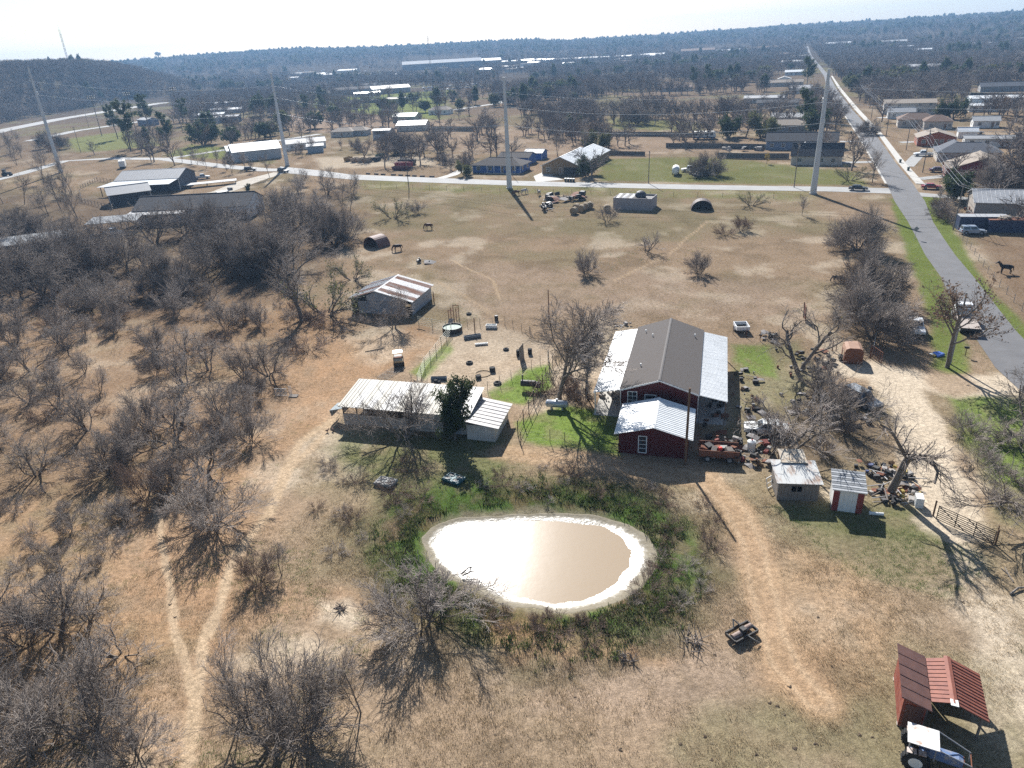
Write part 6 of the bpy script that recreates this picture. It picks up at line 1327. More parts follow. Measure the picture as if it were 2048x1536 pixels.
def trough(label, px, py, rz, L, W, h, material, inner):
    T = put('feed_trough', label, 'trough', px, py, rz); MB().bx(-L / 2, L / 2, -W / 2, -W / 2 + .05, .08, h).bx(-L / 2, L / 2, W / 2 - .05, W / 2, .08, h).bx(-L / 2, -L / 2 + .05, -W / 2 + .05, W / 2 - .05, .08, h).bx(L / 2 - .05, L / 2, -W / 2 + .05, W / 2 - .05, .08, h).build('side', material, T)
    MB().bx(-L / 2 + .05, L / 2 - .05, -W / 2 + .05, W / 2 - .05, .1, h * .6).build('floor', inner, T); MB().bx(-L / 2 + .1, -L / 2 + .2, -W / 2, W / 2, -.05, .08).bx(L / 2 - .2, L / 2 - .1, -W / 2, W / 2, -.05, .08).build('skid', DARK, T)
trough('white bathtub used as a trough behind the dirt pen', 983, 656, R(-10), 1.7, .75, .55, WHITEP, mat('trough_water', (.14, .17, .16), rough=.15)); trough('long grey trough leaning in the pen behind the white trough', 945, 676, R(15), 2.6, .6, .5, mat('grey_plastic', (.16, .18, .20)), DARK); trough('narrow white trough on the dirt of the pen', 963, 690, R(5), 1.9, .35, .3, WHITEP, WHITEP); trough('dark blue trough near the long shed roof', 878, 760, R(-5), 2.1, .55, .45, mat('dark_blue_plastic', (.05, .08, .12)), DARK)
def tyre(label, px, py, r=.42, rz=0): x, y = at(px, py)[:2]; o = MB().ring((0, 0, .13), r * .72, .16, 20, 7).build('discarded_tyre', BLACKR, None, (x, y, gz1(x, y)), 0); tag(o, label, 'tyre')
tyre('old black tyre on the bare ground behind the pen', 938, 629); tyre('old black tyre in the middle of the dirt pen', 939, 727, .5); tyre('old black tyre on the grass edge of the green pen', 995, 768, .55); tyre('old tyre by the foot of the garden fence', 1012, 700, .4)
def drum(label, px, py, h=.85, r=.3, material=DARK, name='drum'):
    T = put(name, label, name, px, py); MB().cyl((0, 0, -.02), (0, 0, h), r, n=16).ring((0, 0, h * .33), r, .02, 16, 4).ring((0, 0, h * .66), r, .02, 16, 4).build('shell', material, T); MB().ring((0, 0, h), r - .02, .025, 16, 4).build('rim', material, T); return T
drum('black drum behind the dirt pen', 993, 641); drum('black tub at the right of the dirt pen', 985, 743, .6, .4, BLACKR, 'tub'); drum('black tub below the white hoop', 957, 757, .45, .38, BLACKR, 'tub'); drum('dark tub beside the upright board', 1037, 712, .9, .3, BLACKR, 'tub'); drum('dark drum right of the upright board', 1060, 708, .8, .3, BLACKR); drum('small dark drum by the shed roof edge', 872, 768, .6, .25, BLACKR); drum('second small dark drum by the shed roof edge', 879, 769, .5, .2, BLACKR, 'bucket')
x, y = at(966, 748)[:2]; tag(MB().ring((0, 0, .06), 1.05, .05, 40, 6).build('hoop', WOODL, None, (x, y, gz1(x, y))), 'large pale hoop lying in the dirt pen', 'hoop')
T = put('upright_board', 'tall pale board standing upright by the green pen', 'board', 1045, 722, R(70)); MB().slab([(-.9, 0, 0), (.9, 0, 0), (.9, .1, 2.3), (-.9, .1, 2.3)], .04).build('board', WEATH, T); MB().cyl((.8, .1, 0), (.8, .1, 2.4), .05, n=6).build('post', DARK, T)
T = put('striped_board', 'narrow black and white striped board on the garden fence', 'board', 1097, 728, R(70))
for k in range(7): MB().bx(-.12, .12, 0, .05, .1 + k * .28, .36 + k * .28).build('stripe', WHITEP if k % 2 else DARK, T)
T = put('barrel_smoker', 'dark barrel smoker on legs in the green pen', 'smoker', 1058, 780, R(-15)); MB().cyl((-1.0, 0, .95), (.9, 0, .95), .42, n=16).build('barrel', DARK, T); MB().box((1.2, 0, .8), (.6, .7, .6)).build('firebox', DARK, T); MB().cyl((-.8, 0, 1.3), (-.8, 0, 2.1), .08, n=8).build('chimney', DARK, T)
for s in (-1, 1):
    for x_ in (-.7, .7): MB().cyl((x_, s * .3, 0), (x_, s * .25, .6), .03, n=5).build('leg', DARK, T)
T = put('propane_tank', 'silver propane tank on the green garden grass', 'tank', 1114, 818, R(-14)); MB().cyl((-1.1, 0, .72), (1.1, 0, .72), .46, n=18).sph((-1.1, 0, .72), (.32, .46, .46), 12, 8).sph((1.1, 0, .72), (.32, .46, .46), 12, 8).build('vessel', mat('silver_tank', (.46, .47, .49), rough=.35, metal=.3), T, smooth=True); MB().cyl((0, 0, 1.15), (0, 0, 1.38), .14, n=10).build('valve_dome', GALV, T); MB().bx(-.75, -.6, -.35, .35, -.05, .35).bx(.6, .75, -.35, .35, -.05, .35).build('saddle', CONC, T)
def boat4(label, px, py, rz, material):
    T = put('moulded_boat', label, 'boat', px, py, rz); T.scale = (.8, .8, .8); hull = MB().loft([[(-1.2, -.75, 0), (1.2, -.75, 0), (1.2, .75, 0), (-1.2, .75, 0)], [(-1.35, -.9, .3), (1.35, -.9, .3), (1.35, .9, .3), (-1.35, .9, .3)], [(-1.25, -.85, .5), (1.25, -.85, .5), (1.25, .85, .5), (-1.25, .85, .5)]]).build('hull', material, T)
    for a in (-.62, .62):
        for b in (-.42, .42): w = MB().ring((a, b, .52), .34, .07, 16, 6, sx=1.35).build('well_rim', material, T); MB().cyl((a, b, .49), (a, b, .515), .36, n=14).build('well', DARK, w)
boat4('white moulded boat with four seat wells on the bank', 772, 968, R(-25), mat('dirty_white_plastic', (.22, .22, .21), (.32, .32, .30), scale=3, rough=.7)); boat4('teal moulded boat with four seat wells in the shadow', 908, 963, R(-35), mat('teal_plastic', (.015, .09, .105), rough=.6))
T = put('roller_implement', 'rusty farm roller with dark frame below the pond track', 'implement', 1482, 1272, R(28)); MB().bx(-1.1, 1.1, .45, .55, .25, .55).bx(-1.1, 1.1, -.6, -.5, .2, .5).bx(-1.15, -1.05, -.5, .45, .25, .5).bx(1.05, 1.15, -.5, .45, .25, .5).build('frame', DARK, T); MB().cyl((-1.0, -.1, .45), (-.15, -.1, .45), .22, n=14).build('roller', mat('grey_rust', (.30, .24, .21), (.20, .13, .10), scale=4, rough=.8), T); MB().cyl((.2, .05, .45), (1.0, .05, .45), .2, n=14).build('roller', mat('grey_rust', (.3, .24, .21)), T); MB().box((0, -.1, .6), (.4, .4, .5)).build('gearbox', DARK, T); MB().pipe([(-.3, .5, .5), (0, .9, .9), (.3, .5, .5)], .05).pipe([(0, -.5, .5), (.2, -1.1, .4), (.5, -1.3, .15)], .05).build('hitch', PIPE, T)
def clump(label, px, py, seed, n=26, s=.8, material=DARK, name='brush_heap', cat='heap'):
    x, y = at(px, py)[:2]; rng = random.Random(seed); m = MB()
    for i in range(n):
        a = rng.uniform(0, 6.28); q = Vector((rng.gauss(0, s * .4), rng.gauss(0, s * .4), .02)); m.cyl(q, q + Vector((math.cos(a) * rng.uniform(.3, 1) * s, math.sin(a) * rng.uniform(.3, 1) * s, rng.uniform(.05, .8) * s)), .04, .015, 5)
    return tag(m.build(name, material, None, (x, y, gz1(x, y))), label, cat)
clump('dark thorny heap beside the farm roller', 1384, 1286, 3, 40, 1.0, TWIGD); clump('dry weed clump on the bare patch below the pond', 680, 1218, 5, 26, .6, TWIGD); clump('small dry bush on the pasture below the pond', 1250, 1320, 6, 30, .7, TWIGD)
def drift(label, px, py, pts, r, material=WEATH, z=0.0):
    x, y = at(px, py)[:2]; m = MB()
    for P in pts:
        for k, (a, b) in enumerate(zip(P[:-1], P[1:])): m.cyl(a, b, r * (1 - .15 * k), r * (1 - .15 * (k + 1)), 6)
    tag(m.build('dead_branch', material, None, (x, y, gz1(x, y) + z)), label, 'branch')
drift('forked driftwood lying in the pond edge', 925, 1152, [[(0, 0, .1), (.8, .3, .25), (1.5, .35, .2)], [(-.1, .2, .1), (.5, .75, .3), (1.2, .85, .22)], [(.6, .3, .2), (.7, .75, .25)]], .07, DARK, .25)
drift('bleached dead branch at the right edge', 2026, 1165, [[(0, 0, .05), (.1, .8, .15), (.4, 1.6, .1)], [(.1, .8, .12), (-.2, 1.3, .3)]], .05); drift('thick dead log at the right edge', 2020, 1190, [[(0, 0, .08), (.9, .5, .2), (2, .6, .12)]], .09)
drift('long thin pole lying before the corral', 748, 700, [[(-1.2, -.6, .06), (1.4, .3, .08), (1.6, .5, .3)]], .06); drift('pale pole lying beside the pipe panels', 842, 660, [[(-.7, .5, .06), (.2, .1, .06), (.8, -.6, .06)]], .06, WOODL); drift('pale board leaning by the corral corner', 832, 765, [[(-.4, .9, .1), (.5, -.9, .5)]], .07, WOODL)
T = put('field_rack', 'white steel rack standing left of the orange bare ground', 'rack', 566, 792, R(-10))
for k in range(9): MB().cyl((-1.0 + k * .2, 0, 0), (-1.0 + k * .2, 0, 1.1), .025, n=5).build('bar', WHITEP, T)
for z_ in (.1, 1.05): MB().cyl((-1.05, 0, z_), (.65, 0, z_), .03, n=5).build('rail', WHITEP, T)
for k in range(4): MB().cyl((.8 + k * .12, .3, 0), (.8 + k * .12, .35, 1.3), .025, n=5).build('bar', WHITEP, T)
MB().slab([(.9, -.4, .1), (2.1, -.4, .1), (2.1, .3, .16), (.9, .3, .16)], .04).build('pallet', WEATH, T)
T = put('rust_camper_box', 'rust orange metal cabin box with open side beside the drive', 'cabin', 1705, 728, R(-18)); COP = mat('copper_rust', (.21, .09, .05), (.13, .055, .035), scale=1.8, rough=.85)
prof = [(-1.1, 0), (1.1, 0), (1.15, 1.5), (1.0, 2.0), (.6, 2.2), (-.6, 2.2), (-1.0, 2.0), (-1.15, 1.5)]
MB().ext(prof, -.05, .0, 'Y').build('end_wall', COP, T)
rs_ = [[(p[0], yy, p[1]) for p in prof[2:]] for yy in (0, 2.6)]; m = MB()
for k in range(5):
    a, b, c, d = rs_[0][k], rs_[0][k + 1], rs_[1][k + 1], rs_[1][k]; m.slab([a, d, c, b], .04)
m.build('roof', mat('pale_copper', (.34, .21, .145), (.25, .14, .09), scale=1.6, rough=.8), T); MB().bx(1.08, 1.14, 0, 2.6, 0, 1.5).bx(-1.14, -1.08, 0, .8, 0, 1.5).bx(-1.14, -1.08, 1.9, 2.6, 0, 1.5).build('side_wall', COP, T); MB().bx(-1.08, 1.08, 0, 2.6, .1, .16).build('floor', DARK, T); MB().pipe([(-1.5, .6, .1), (-1.4, .9, .9), (-1.2, 1.4, .6)], .06).box((-1.4, 1.2, .35), (.4, .9, .5)).build('engine_lump', DARK, T); MB().bx(-1.0, -.9, -.04, 2.5, -.1, .1).bx(.9, 1.0, -.04, 2.5, -.1, .1).build('skid', DARK, T)
x, y = at(1706, 640)[:2]; o = MB().ring((0, 0, .05), 1.75, .05, 44, 5, sy=.9).ring((.1, .05, .13), 1.65, .05, 44, 5, sy=.92).ring((-.05, 0, .2), 1.7, .045, 44, 5, sy=.9).build('hose_coil', mat('yellow_hose', (.55, .42, .06), rough=.5), None, (x, y, gz1(x, y))); tag(o, 'large yellow hose coil under the dense bare trees', 'hose')
T = put('truck_bed_trailer', 'white trailer made from a pickup bed behind the red house', 'trailer', 1482, 662, R(-95)); MB().bx(-1.2, 1.2, -.95, -.85, .55, 1.1).bx(-1.2, 1.2, .85, .95, .55, 1.1).bx(-1.2, -1.1, -.85, .85, .55, 1.1).bx(1.1, 1.2, -.85, .85, .55, 1.1).build('bed', PWH, T); MB().bx(-1.1, 1.1, -.85, .85, .55, .62).build('bed_floor', DARK, T); MB().slab([(.2, -.6, .75), (1.0, -.6, .75), (1.0, .4, .75), (.2, .4, .75)], .05).build('loose_sheet', WOODL, T); wheels(T, (0,), .92, .37, WM); MB().cyl((1.2, 0, .55), (2.3, 0, .5), .05, n=6).build('tongue', DARK, T)
for s in (-1, 1): MB().ext(arc(0, .40, .52, math.pi, 0, 8) + [(.45, .4), (-.45, .4)], s * .96 if s < 0 else .96, s * 1.02, 'Y').build('fender', PWH, T)
T = put('rusty_hoarding', 'upright rusty sheet behind the gnarled tree', 'sheet', 1610, 640, R(75)); MB().slab([(-1.1, 0, .1), (1.1, 0, .1), (1.1, .15, 2.4), (-1.1, .15, 2.4)], .05).build('sheet', RUST, T); MB().cyl((-1.1, .1, 0), (-1.1, .25, 2.5), .06, n=6).cyl((1.1, .1, 0), (1.1, .25, 2.5), .06, n=6).build('stake', WOODB, T)
def arch(label, px, py, rz, Rr, L, material):
    T = put('arched_shelter', label, 'shelter', px, py, rz); n = 14; m = MB()
    for i in range(n):
        a0, a1 = math.pi * i / n, math.pi * (i + 1) / n; m = MB(); p = lambda a, r, yy: (r * math.cos(a), yy, r * .92 * math.sin(a))
        m.add([p(a0, Rr, 0), p(a1, Rr, 0), p(a1, Rr, L), p(a0, Rr, L), p(a0, Rr - .05, 0), p(a1, Rr - .05, 0), p(a1, Rr - .05, L), p(a0, Rr - .05, L)], [(0, 3, 2, 1), (4, 5, 6, 7), (0, 1, 5, 4), (2, 3, 7, 6)]); m.build('arch_panel', material, T)
    MB().ext([(Rr * .97 * math.cos(math.pi * i / 12), Rr * .89 * math.sin(math.pi * i / 12)) for i in range(13)], L - .1, L - .05, 'Y').build('back_wall', DARK, T); FOOT.append([(T.location.x - 2, T.location.y - 1), (T.location.x + 2, T.location.y - 1), (T.location.x + 2, T.location.y + 4), (T.location.x - 2, T.location.y + 4)])
arch('rusty arched livestock shelter at the left of the pasture', 742, 495, R(-40), 2.6, 3.6, mat('brown_arch', (.16, .085, .07), (.11, .06, .05), scale=2, rough=.7)); arch('dark arched livestock shelter at the right of the pasture', 1404, 421, R(-12), 2.7, 3.2, mat('dark_arch', (.075, .05, .045), rough=.7))
T = put('block_hut', 'pale block hut heaped with dark scrap beside the road', 'hut', 1264, 420, R(-25)); HB = mat('pale_block', (.36, .33, .33), (.28, .255, .25), scale=1, rough=.9); MB().bx(-5, 5, -.1, .1, -.1, 3).bx(-5, -4.8, .1, 6, -.1, 3).bx(4.8, 5, .1, 6, -.1, 3).bx(-4.8, 4.8, 5.8, 6, -.1, 3).build('wall', HB, T); MB().bx(-4.8, 4.8, .1, 5.8, 2.2, 2.6).build('ceiling', DARK, T); MB().sph((1.4, 3, 3.2), (1.5, 1.4, 1.2), 12, 8).build('bundle', mat('dark_tarp', (.05, .055, .07), rough=.6), T)
for k in range(6): MB().slab([(-4.6 + k * .9, .3, 2.8 + .1 * (k % 3)), (-3.6 + k * .9, .3, 2.75), (-3.4 + k * .9, 5, 3.1), (-4.6 + k * .9, 5, 3.2)], .05).build('roof_sheet', DARK if k % 2 else GALV, T)
for k, (px, py, l) in enumerate([(1148, 428, 'frontmost round hay bale of the row'), (1153, 421, 'round hay bale behind the frontmost'), (1163, 423, 'middle round hay bale of the row'), (1171, 419, 'fourth round hay bale of the row'), (1180, 417, 'rearmost round hay bale of the row'), (1214, 423, 'single round hay bale behind the small bare tree')]):
    x, y = at(px, py)[:2]; rz = R(60 + k * 5); T = thing('round_bale', l, 'hay bale', (x, y, 0), rz, 'round hay bales'); MB().cyl((-.75, 0, .85), (.75, 0, .85), .9, n=20).build('hay', mat('old_hay', (.33, .26, .17), (.24, .18, .115), scale=4, rough=.95, bump=.5), T)
    for q in (-.4, 0, .4): MB().ring((q, 0, .85), .9, .015, 20, 4, 'X').build('twine', WHITEP, T)
# skips, carts, trailers over the road
def skip(label, px, py, rz, L, W, h, material, group=None):
    T = put('skip', label, 'skip', px, py, rz, group); t = .08
    MB().loft([[(-L / 2 + .4, -W / 2, .15), (L / 2 - .4, -W / 2, .15), (L / 2 - .4, W / 2, .15), (-L / 2 + .4, W / 2, .15)], [(-L / 2, -W / 2, h), (L / 2, -W / 2, h), (L / 2, W / 2, h), (-L / 2, W / 2, h)]], False).build('hull', material, T); MB().bx(-L / 2 + .5, L / 2 - .5, -W / 2 + .08, W / 2 - .08, .3, .36).build('floor', DARK, T)
    MB().bx(-L / 2 - .05, L / 2 + .05, -W / 2 - .06, -W / 2 + .06, h - .12, h).bx(-L / 2 - .05, L / 2 + .05, W / 2 - .06, W / 2 + .06, h - .12, h).bx(-L / 2 - .06, -L / 2 + .06, -W / 2, W / 2, h - .125, h - .005).bx(L / 2 - .06, L / 2 + .06, -W / 2, W / 2, h - .125, h - .005).build('rim', material, T)
    for k in range(5): x_ = -L / 2 + .6 + k * (L - 1.2) / 4; MB().bx(x_ - .05, x_ + .05, -W / 2 - .1, -W / 2 - .01, .2, h - .13).build('rib', material, T)
SKT = mat('tan_skip', (.36, .29, .22), (.28, .21, .15), scale=1.2, rough=.8); SKB = mat('black_skip', (.045, .045, .05), rough=.6); SKR = mat('red_skip', (.30, .03, .045), rough=.55); SKY_ = mat('yellow_skip', (.30, .20, .05), (.18, .09, .04), scale=1.2, rough=.8)
for px, py, mm, l in [(697, 322, SKY_, 'yellow rusty skip at the left of the row'), (710, 324, SKT, 'leftmost tan skip in the row'), (724, 324, SKT, 'middle tan skip in the row'), (738, 324, SKT, 'rightmost tan skip in the row'), (754, 322, SKB, 'black skip at the right of the row'), (760, 316, mat('green_skip', (.08, .14, .11)), 'dark green skip behind the row')]: skip(l, px, py, R(65), 3.8, 2.0, 1.6, mm, 'row of skips')
skip('long dark roll-off skip in front of the red one', 803, 340, R(-22), 7.0, 2.4, 1.3, mat('dark_red_skip', (.10, .03, .04))); skip('long red roll-off skip', 808, 334, R(-22), 7.0, 2.4, 1.8, SKR); skip('long black roll-off skip behind the red one', 815, 329, R(-22), 7.0, 2.4, 2.0, SKB)
_rl = random.Random(4)
for k in range(9): px = 738 + k * 15.5 + _rl.uniform(-3, 3); py = 348.5 + k * .75; x, y = at(px, py)[:2]; tag(MB().cyl((-.9, 0, .25), (.9, 0, .28), .28, .24, 9).build('roadside_log', mat('log_bark', (.12, .10, .085)), None, (x, y, 0), R(-25) + _rl.uniform(-.2, .2)), 'dark log in the row along the far roadside', 'log', 'logs along the far roadside')
def bin_(label, px, py, rz, c=mat('dark_green_bin', (.02, .045, .045), rough=.5), group=None):
    T = put('wheelie_bin', label, 'bin', px, py, rz, group, .03); MB().loft([[(-.25, -.27, .05), (.25, -.27, .05), (.25, .27, .05), (-.25, .27, .05)], [(-.32, -.36, 1.0), (.32, -.36, 1.0), (.32, .36, 1.0), (-.32, .36, 1.0)]]).build('body', c, T); MB().slab([(-.36, -.4, 1.02), (.36, -.4, 1.02), (.36, .4, 1.1), (-.36, .4, 1.1)], .05).build('lid', WHITEP if 'pale lid' in label else c, T)
    for s in (-1, 1): MB().cyl((s * .3, .25, .12), (s * .36, .25, .12), .12, n=8).build('wheel', BLACKR, T)
for k in range(4): bin_(['leftmost of four bins before the tan house', 'second of four bins before the tan house, pale lid', 'third of four bins before the tan house', 'rightmost of four bins before the tan house'][k], 1131 + k * 5.4, 363.5 + k * .25, R(-25), group='bins before the tan house')
for px, py, l in [(1800, 326, 'bin on the footpath beyond the plum car'), (1816, 342, 'bin on the footpath beside the plum car driveway'), (1734, 252, 'near one of two bins far down the footpath'), (1731, 248, 'far one of two bins down the footpath'), (1702, 268, 'bin at the left kerb by the bare street tree')]: bin_(l, px, py, R(-22))
def motorhome(label, px, py, rz, L=9.5, W=2.5, H=3.1):
    T = put('motor_home', label, 'motor home', px, py, rz); MB().ext([(-L / 2, .5), (L / 2 - .2, .5), (L / 2, 1.3), (L / 2 - .35, H - .4), (L / 2 - .8, H), (-L / 2 + .2, H), (-L / 2, H - .2)], -W / 2, W / 2, 'Y').build('body', WHITEP, T); b = MB().bx(-L / 2 + .02, L / 2 - .3, -W / 2 - .02, -W / 2, .55, 1.0).build('stripe', mat('navy_stripe', (.06, .08, .14)), T)
    for k in range(4): MB().bx(-L / 2 + .8 + k * 2.1, -L / 2 + 2.0 + k * 2.1, -W / 2 - .03, -W / 2, 1.6, 2.4).build('window', GLS, T)
    MB().bx(-1.4, -.6, -W / 2 - .04, -W / 2, .6, 2.5).build('door', mat('grey_door', (.4, .4, .4)), T); MB().bx(-2, -.8, -.5, .5, H, H + .3).bx(1, 2.1, -.5, .5, H, H + .25).build('roof_unit', WHITEP, T); wheels(T, (-2.4, 3.2), W / 2 - .2, .45, WMB)
motorhome('white motor home parked by the long grey fence', 1408, 278, R(-16)); 
T = put('camper_trailer', 'white camper parked on the lane above the barns', 'camper', 247, 336, R(-70)); MB().bx(-2.6, 2.6, -1.2, 1.2, .8, 3.2).build('body', WHITEP, T); MB().bx(-2.6, 2.6, -1.1, 1.1, .4, .8).build('chassis', DARK, T); MB().bx(-.5, .5, -.4, .4, 3.2, 3.4).build('roof_unit', GALV, T); MB().bx(-2.64, -2.6, -.8, .8, 2.0, 2.7).build('window', GLS, T); wheels(T, (-.5, .5), 1.0, .4, WM)
T = put('tank_trailer', 'white rounded tank trailer on the lawn', 'trailer', 1351, 349, R(75)); MB().cyl((-2.4, 0, 1.5), (2.4, 0, 1.5), 1.15, n=18).sph((-2.4, 0, 1.5), (.5, 1.15, 1.15), 14, 8).sph((2.4, 0, 1.5), (.5, 1.15, 1.15), 14, 8).build('body', WHITEP, T, smooth=True); MB().box((-2.75, 0, 1.2), (.1, 1.6, .12)).build('band', DARK, T); wheels(T, (0,), 1.0, .37, WM); MB().box((0, 0, .35), (4.4, .8, .15)).build('frame', DARK, T)
def boat(label, px, py, rz, material, L=6.0):
    T = put('boat', label, 'boat', px, py, rz); W = 1.1
    def ring(x_, w, z0, z1): return [(x_, -w * .5, z0), (x_, -w, z1), (x_, w, z1), (x_, w * .5, z0)]
    MB().loft([ring(-L / 2, W, .6, 1.25), ring(0, W, .55, 1.3), ring(L * .3, W * .8, .6, 1.38), ring(L / 2, .12, .95, 1.5)]).build('hull', material, T); MB().bx(-L / 2 + .3, L * .2, -W * .7, W * .7, 1.28, 1.42).build('cover', mat('grey_cover', (.45, .46, .46)), T); MB().bx(-2, 2, -.5, .5, .4, .55).build('trailer_frame', DARK, T); wheels(T, (-.6,), .85, .37, WM)
boat('pale covered boat beside the trees on the left', 196, 516, R(-10), WHITEP); boat('white boat on a trailer behind the pale covered boat', 188, 500, R(-25), PWH, 5.5)
T = put('flat_trailer', 'white flatbed trailer parked on the gravel yard', 'trailer', 452, 386, R(48)); MB().bx(-3, 2, -1.1, 1.1, .6, .75).build('deck', WHITEP, T); MB().bx(1.2, 2.2, -.9, .9, .75, 1.5).build('load', PDK, T); wheels(T, (-.8, .2), 1.0, .37, WM); MB().cyl((-3, 0, .6), (-4.2, 0, .5), .07, n=6).build('tongue', DARK, T)
T = put('yard_tractor', 'dark tractor at the left edge beside the lane', 'tractor', 15, 352, R(10)); MB().bx(-.2, 1.8, -.5, .5, .8, 1.6).build('hood', PDK, T); MB().bx(-1.4, -.2, -.75, .75, .9, 1.5).build('body', PDK, T); MB().bx(-1.3, -.2, -.7, .7, 1.5, 2.7).build('cab', GLS, T); MB().bx(-1.4, -.1, -.8, .8, 2.7, 2.8).build('roof', PDK, T)
for s in (-1, 1): w = MB().cyl((-.9, s * .8, .8), (-.9, s * 1.2, .8), .8, n=16).build('rear_wheel', BLACKR, T); MB().cyl((1.4, s * .7, .5), (1.4, s * .95, .5), .5, n=14).build('front_wheel', BLACKR, T)
# mailbox and roadside bits
T = put('mailbox', 'grey mailbox on a post beside the flatbed truck', 'mailbox', 1930, 712, R(-30)); MB().cyl((0, 0, -.1), (0, 0, 1.1), .05, n=6).build('post', WOODB, T); MB().ext([(-.14, 1.1), (.14, 1.1), (.14, 1.25), (.08, 1.35), (-.08, 1.35), (-.14, 1.25)], -.28, .28, 'X').build('box', DARK, T)
T = put('blue_tarp', 'blue crumpled tarp beside the grey utility pole', 'tarp', 1876, 711, R(20)); MB().slab([(-.6, -.4, .2), (.6, -.4, .35), (.7, .5, .3), (-.5, .5, .45)], .08).slab([(-.7, -.45, .02), (.7, -.45, .03), (.6, -.4, .35), (-.6, -.4, .2)], .03).build('sheet', mat('blue_sheet', (.05, .13, .45), rough=.5), T); MB().box((-.8, .3, .3), (.5, .4, .06)).build('white_edge', WHITEP, T)
T = put('road_sign', 'grey road sign on a post at the left road edge', 'sign', 1829, 478, R(-30)); MB().cyl((0, 0, -.1), (0, 0, 2.4), .04, n=6).build('post', GALV, T); MB().box((0, .05, 2.1), (.7, .03, .7), ry=R(45)).build('plate', GALV, T)
# ------------------------------------------------------------------ scrap: every piece its own thing
SCRAP = {}
def scrap_kind(k):
    if k in SCRAP: return SCRAP[k]
    m = MB(); M2 = dict(plank=WEATH, pale_plank=WOODL, pipe=GALV, white_pipe=mat('dirty_white_pipe', (.50, .48, .45), rough=.7), crate=WOODB, bucket=mat('dirty_bucket', (.38, .37, .35), (.22, .20, .18), scale=4), blue_tub=mat('blue_tub_plastic', (.03, .05, .14), rough=.6), sheet=mat('dirty_sheet', (.24, .235, .23), (.13, .10, .085), scale=2.5), rust_sheet=RUST, box=mat('dirty_box', (.40, .38, .35), (.20, .17, .15), scale=3), dark_box=DARK, red_box=mat('faded_red', (.18, .04, .03), rough=.8), yellow_box=mat('faded_yellow', (.34, .25, .06), rough=.7), engine=DARK, can=RUST)[k]
    if k in ('plank', 'pale_plank'): m.box((0, 0, .03), (2.2, .16, .05))
    elif k in ('pipe', 'white_pipe'): m.cyl((-1.2, 0, .06), (1.2, 0, .06), .06, n=8)
    elif k == 'crate':
        for z_ in (.06, .22, .38): m.bx(-.35, .35, -.28, -.25, z_, z_ + .12).bx(-.35, .35, .25, .28, z_, z_ + .12).bx(-.35, -.32, -.25, .25, z_, z_ + .12).bx(.32, .35, -.25, .25, z_, z_ + .12)
        m.bx(-.32, .32, -.25, .25, .02, .05)
    elif k in ('bucket', 'blue_tub', 'can'): r = .3 if k == 'blue_tub' else .2; m.cyl((0, 0, 0), (0, 0, .5), r * .85, r, 12).ring((0, 0, .5), r, .025, 12, 4)
    elif k in ('sheet', 'rust_sheet'): m.slab([(-.8, -.5, .1), (0, -.5, .22), (0, .5, .2), (-.8, .5, .06)], .02).slab([(0, -.5, .22), (.8, -.5, .08), (.8, .5, .12), (0, .5, .2)], .02)
    elif k == 'engine': m.box((0, 0, .3), (.7, .45, .45)).cyl((-.2, 0, .5), (-.2, 0, .8), .12, n=8).cyl((.35, 0, .3), (.55, 0, .3), .2, n=10).box((.05, .25, .25), (.4, .2, .25))
    else: m.loft([[(-.4, -.3, 0), (.4, -.3, 0), (.4, .3, 0), (-.4, .3, 0)], [(-.42, -.32, .45), (.42, -.32, .45), (.42, .32, .45), (-.42, .32, .45)], [(-.36, -.26, .52), (.36, -.26, .52), (.36, .26, .52), (-.36, .26, .52)]])
    SCRAP[k] = m.mesh(k, M2); return SCRAP[k]
NM = dict(plank=('scrap_plank', 'weathered plank', 'plank'), pale_plank=('scrap_plank', 'pale plank', 'plank'), pipe=('scrap_pipe', 'grey pipe', 'pipe'), white_pipe=('scrap_pipe', 'white pipe', 'pipe'), crate=('crate', 'slatted brown crate', 'crate'), bucket=('bucket', 'white bucket', 'bucket'), blue_tub=('tub', 'blue tub', 'tub'), sheet=('scrap_sheet', 'bent grey sheet', 'sheet'), rust_sheet=('scrap_sheet', 'rusty bent sheet', 'sheet'), box=('storage_box', 'white box', 'box'), dark_box=('storage_box', 'dark box', 'box'), red_box=('storage_box', 'red box', 'box'), yellow_box=('storage_box', 'yellow box', 'box'), engine=('engine_block', 'dark engine lump', 'engine'), can=('rusty_can', 'rusty can', 'can'))
def scrap(where, pp, n, kinds, seed, zmax=.35, s0=.7, s1=1.4):
    rng = random.Random(seed)
    for x, y in sample_poly(pp, n, .25, seed):
        k = rng.choice(kinds); nm, lb, ct = NM[k]; o = inst(nm, scrap_kind(k), None, (x, y, gz1(x, y) + rng.random() ** 2 * zmax), (rng.uniform(-.2, .2), rng.uniform(-.25, .25) if k not in ('plank', 'pipe') else rng.uniform(-.35, .35), rng.uniform(0, 6.28)), rng.uniform(s0, s1)); tag(o, lb + ' ' + where, ct, 'scrap ' + where)
scrap('in the heap under the broken-limbed tree', [(1725, 975), (1770, 935), (1830, 950), (1848, 1010), (1760, 1010)], 90, ['plank', 'pale_plank', 'white_pipe', 'pipe', 'white_pipe', 'engine', 'rust_sheet', 'sheet', 'dark_box', 'box', 'pale_plank', 'yellow_box'], 31, .5, .4, .85)
scrap('behind the white shed', [(1700, 945), (1720, 925), (1790, 930), (1780, 960)], 20, ['blue_tub', 'rust_sheet', 'plank', 'dark_box', 'rust_sheet', 'engine', 'box', 'crate', 'plank'], 32, .5, .4, .85)
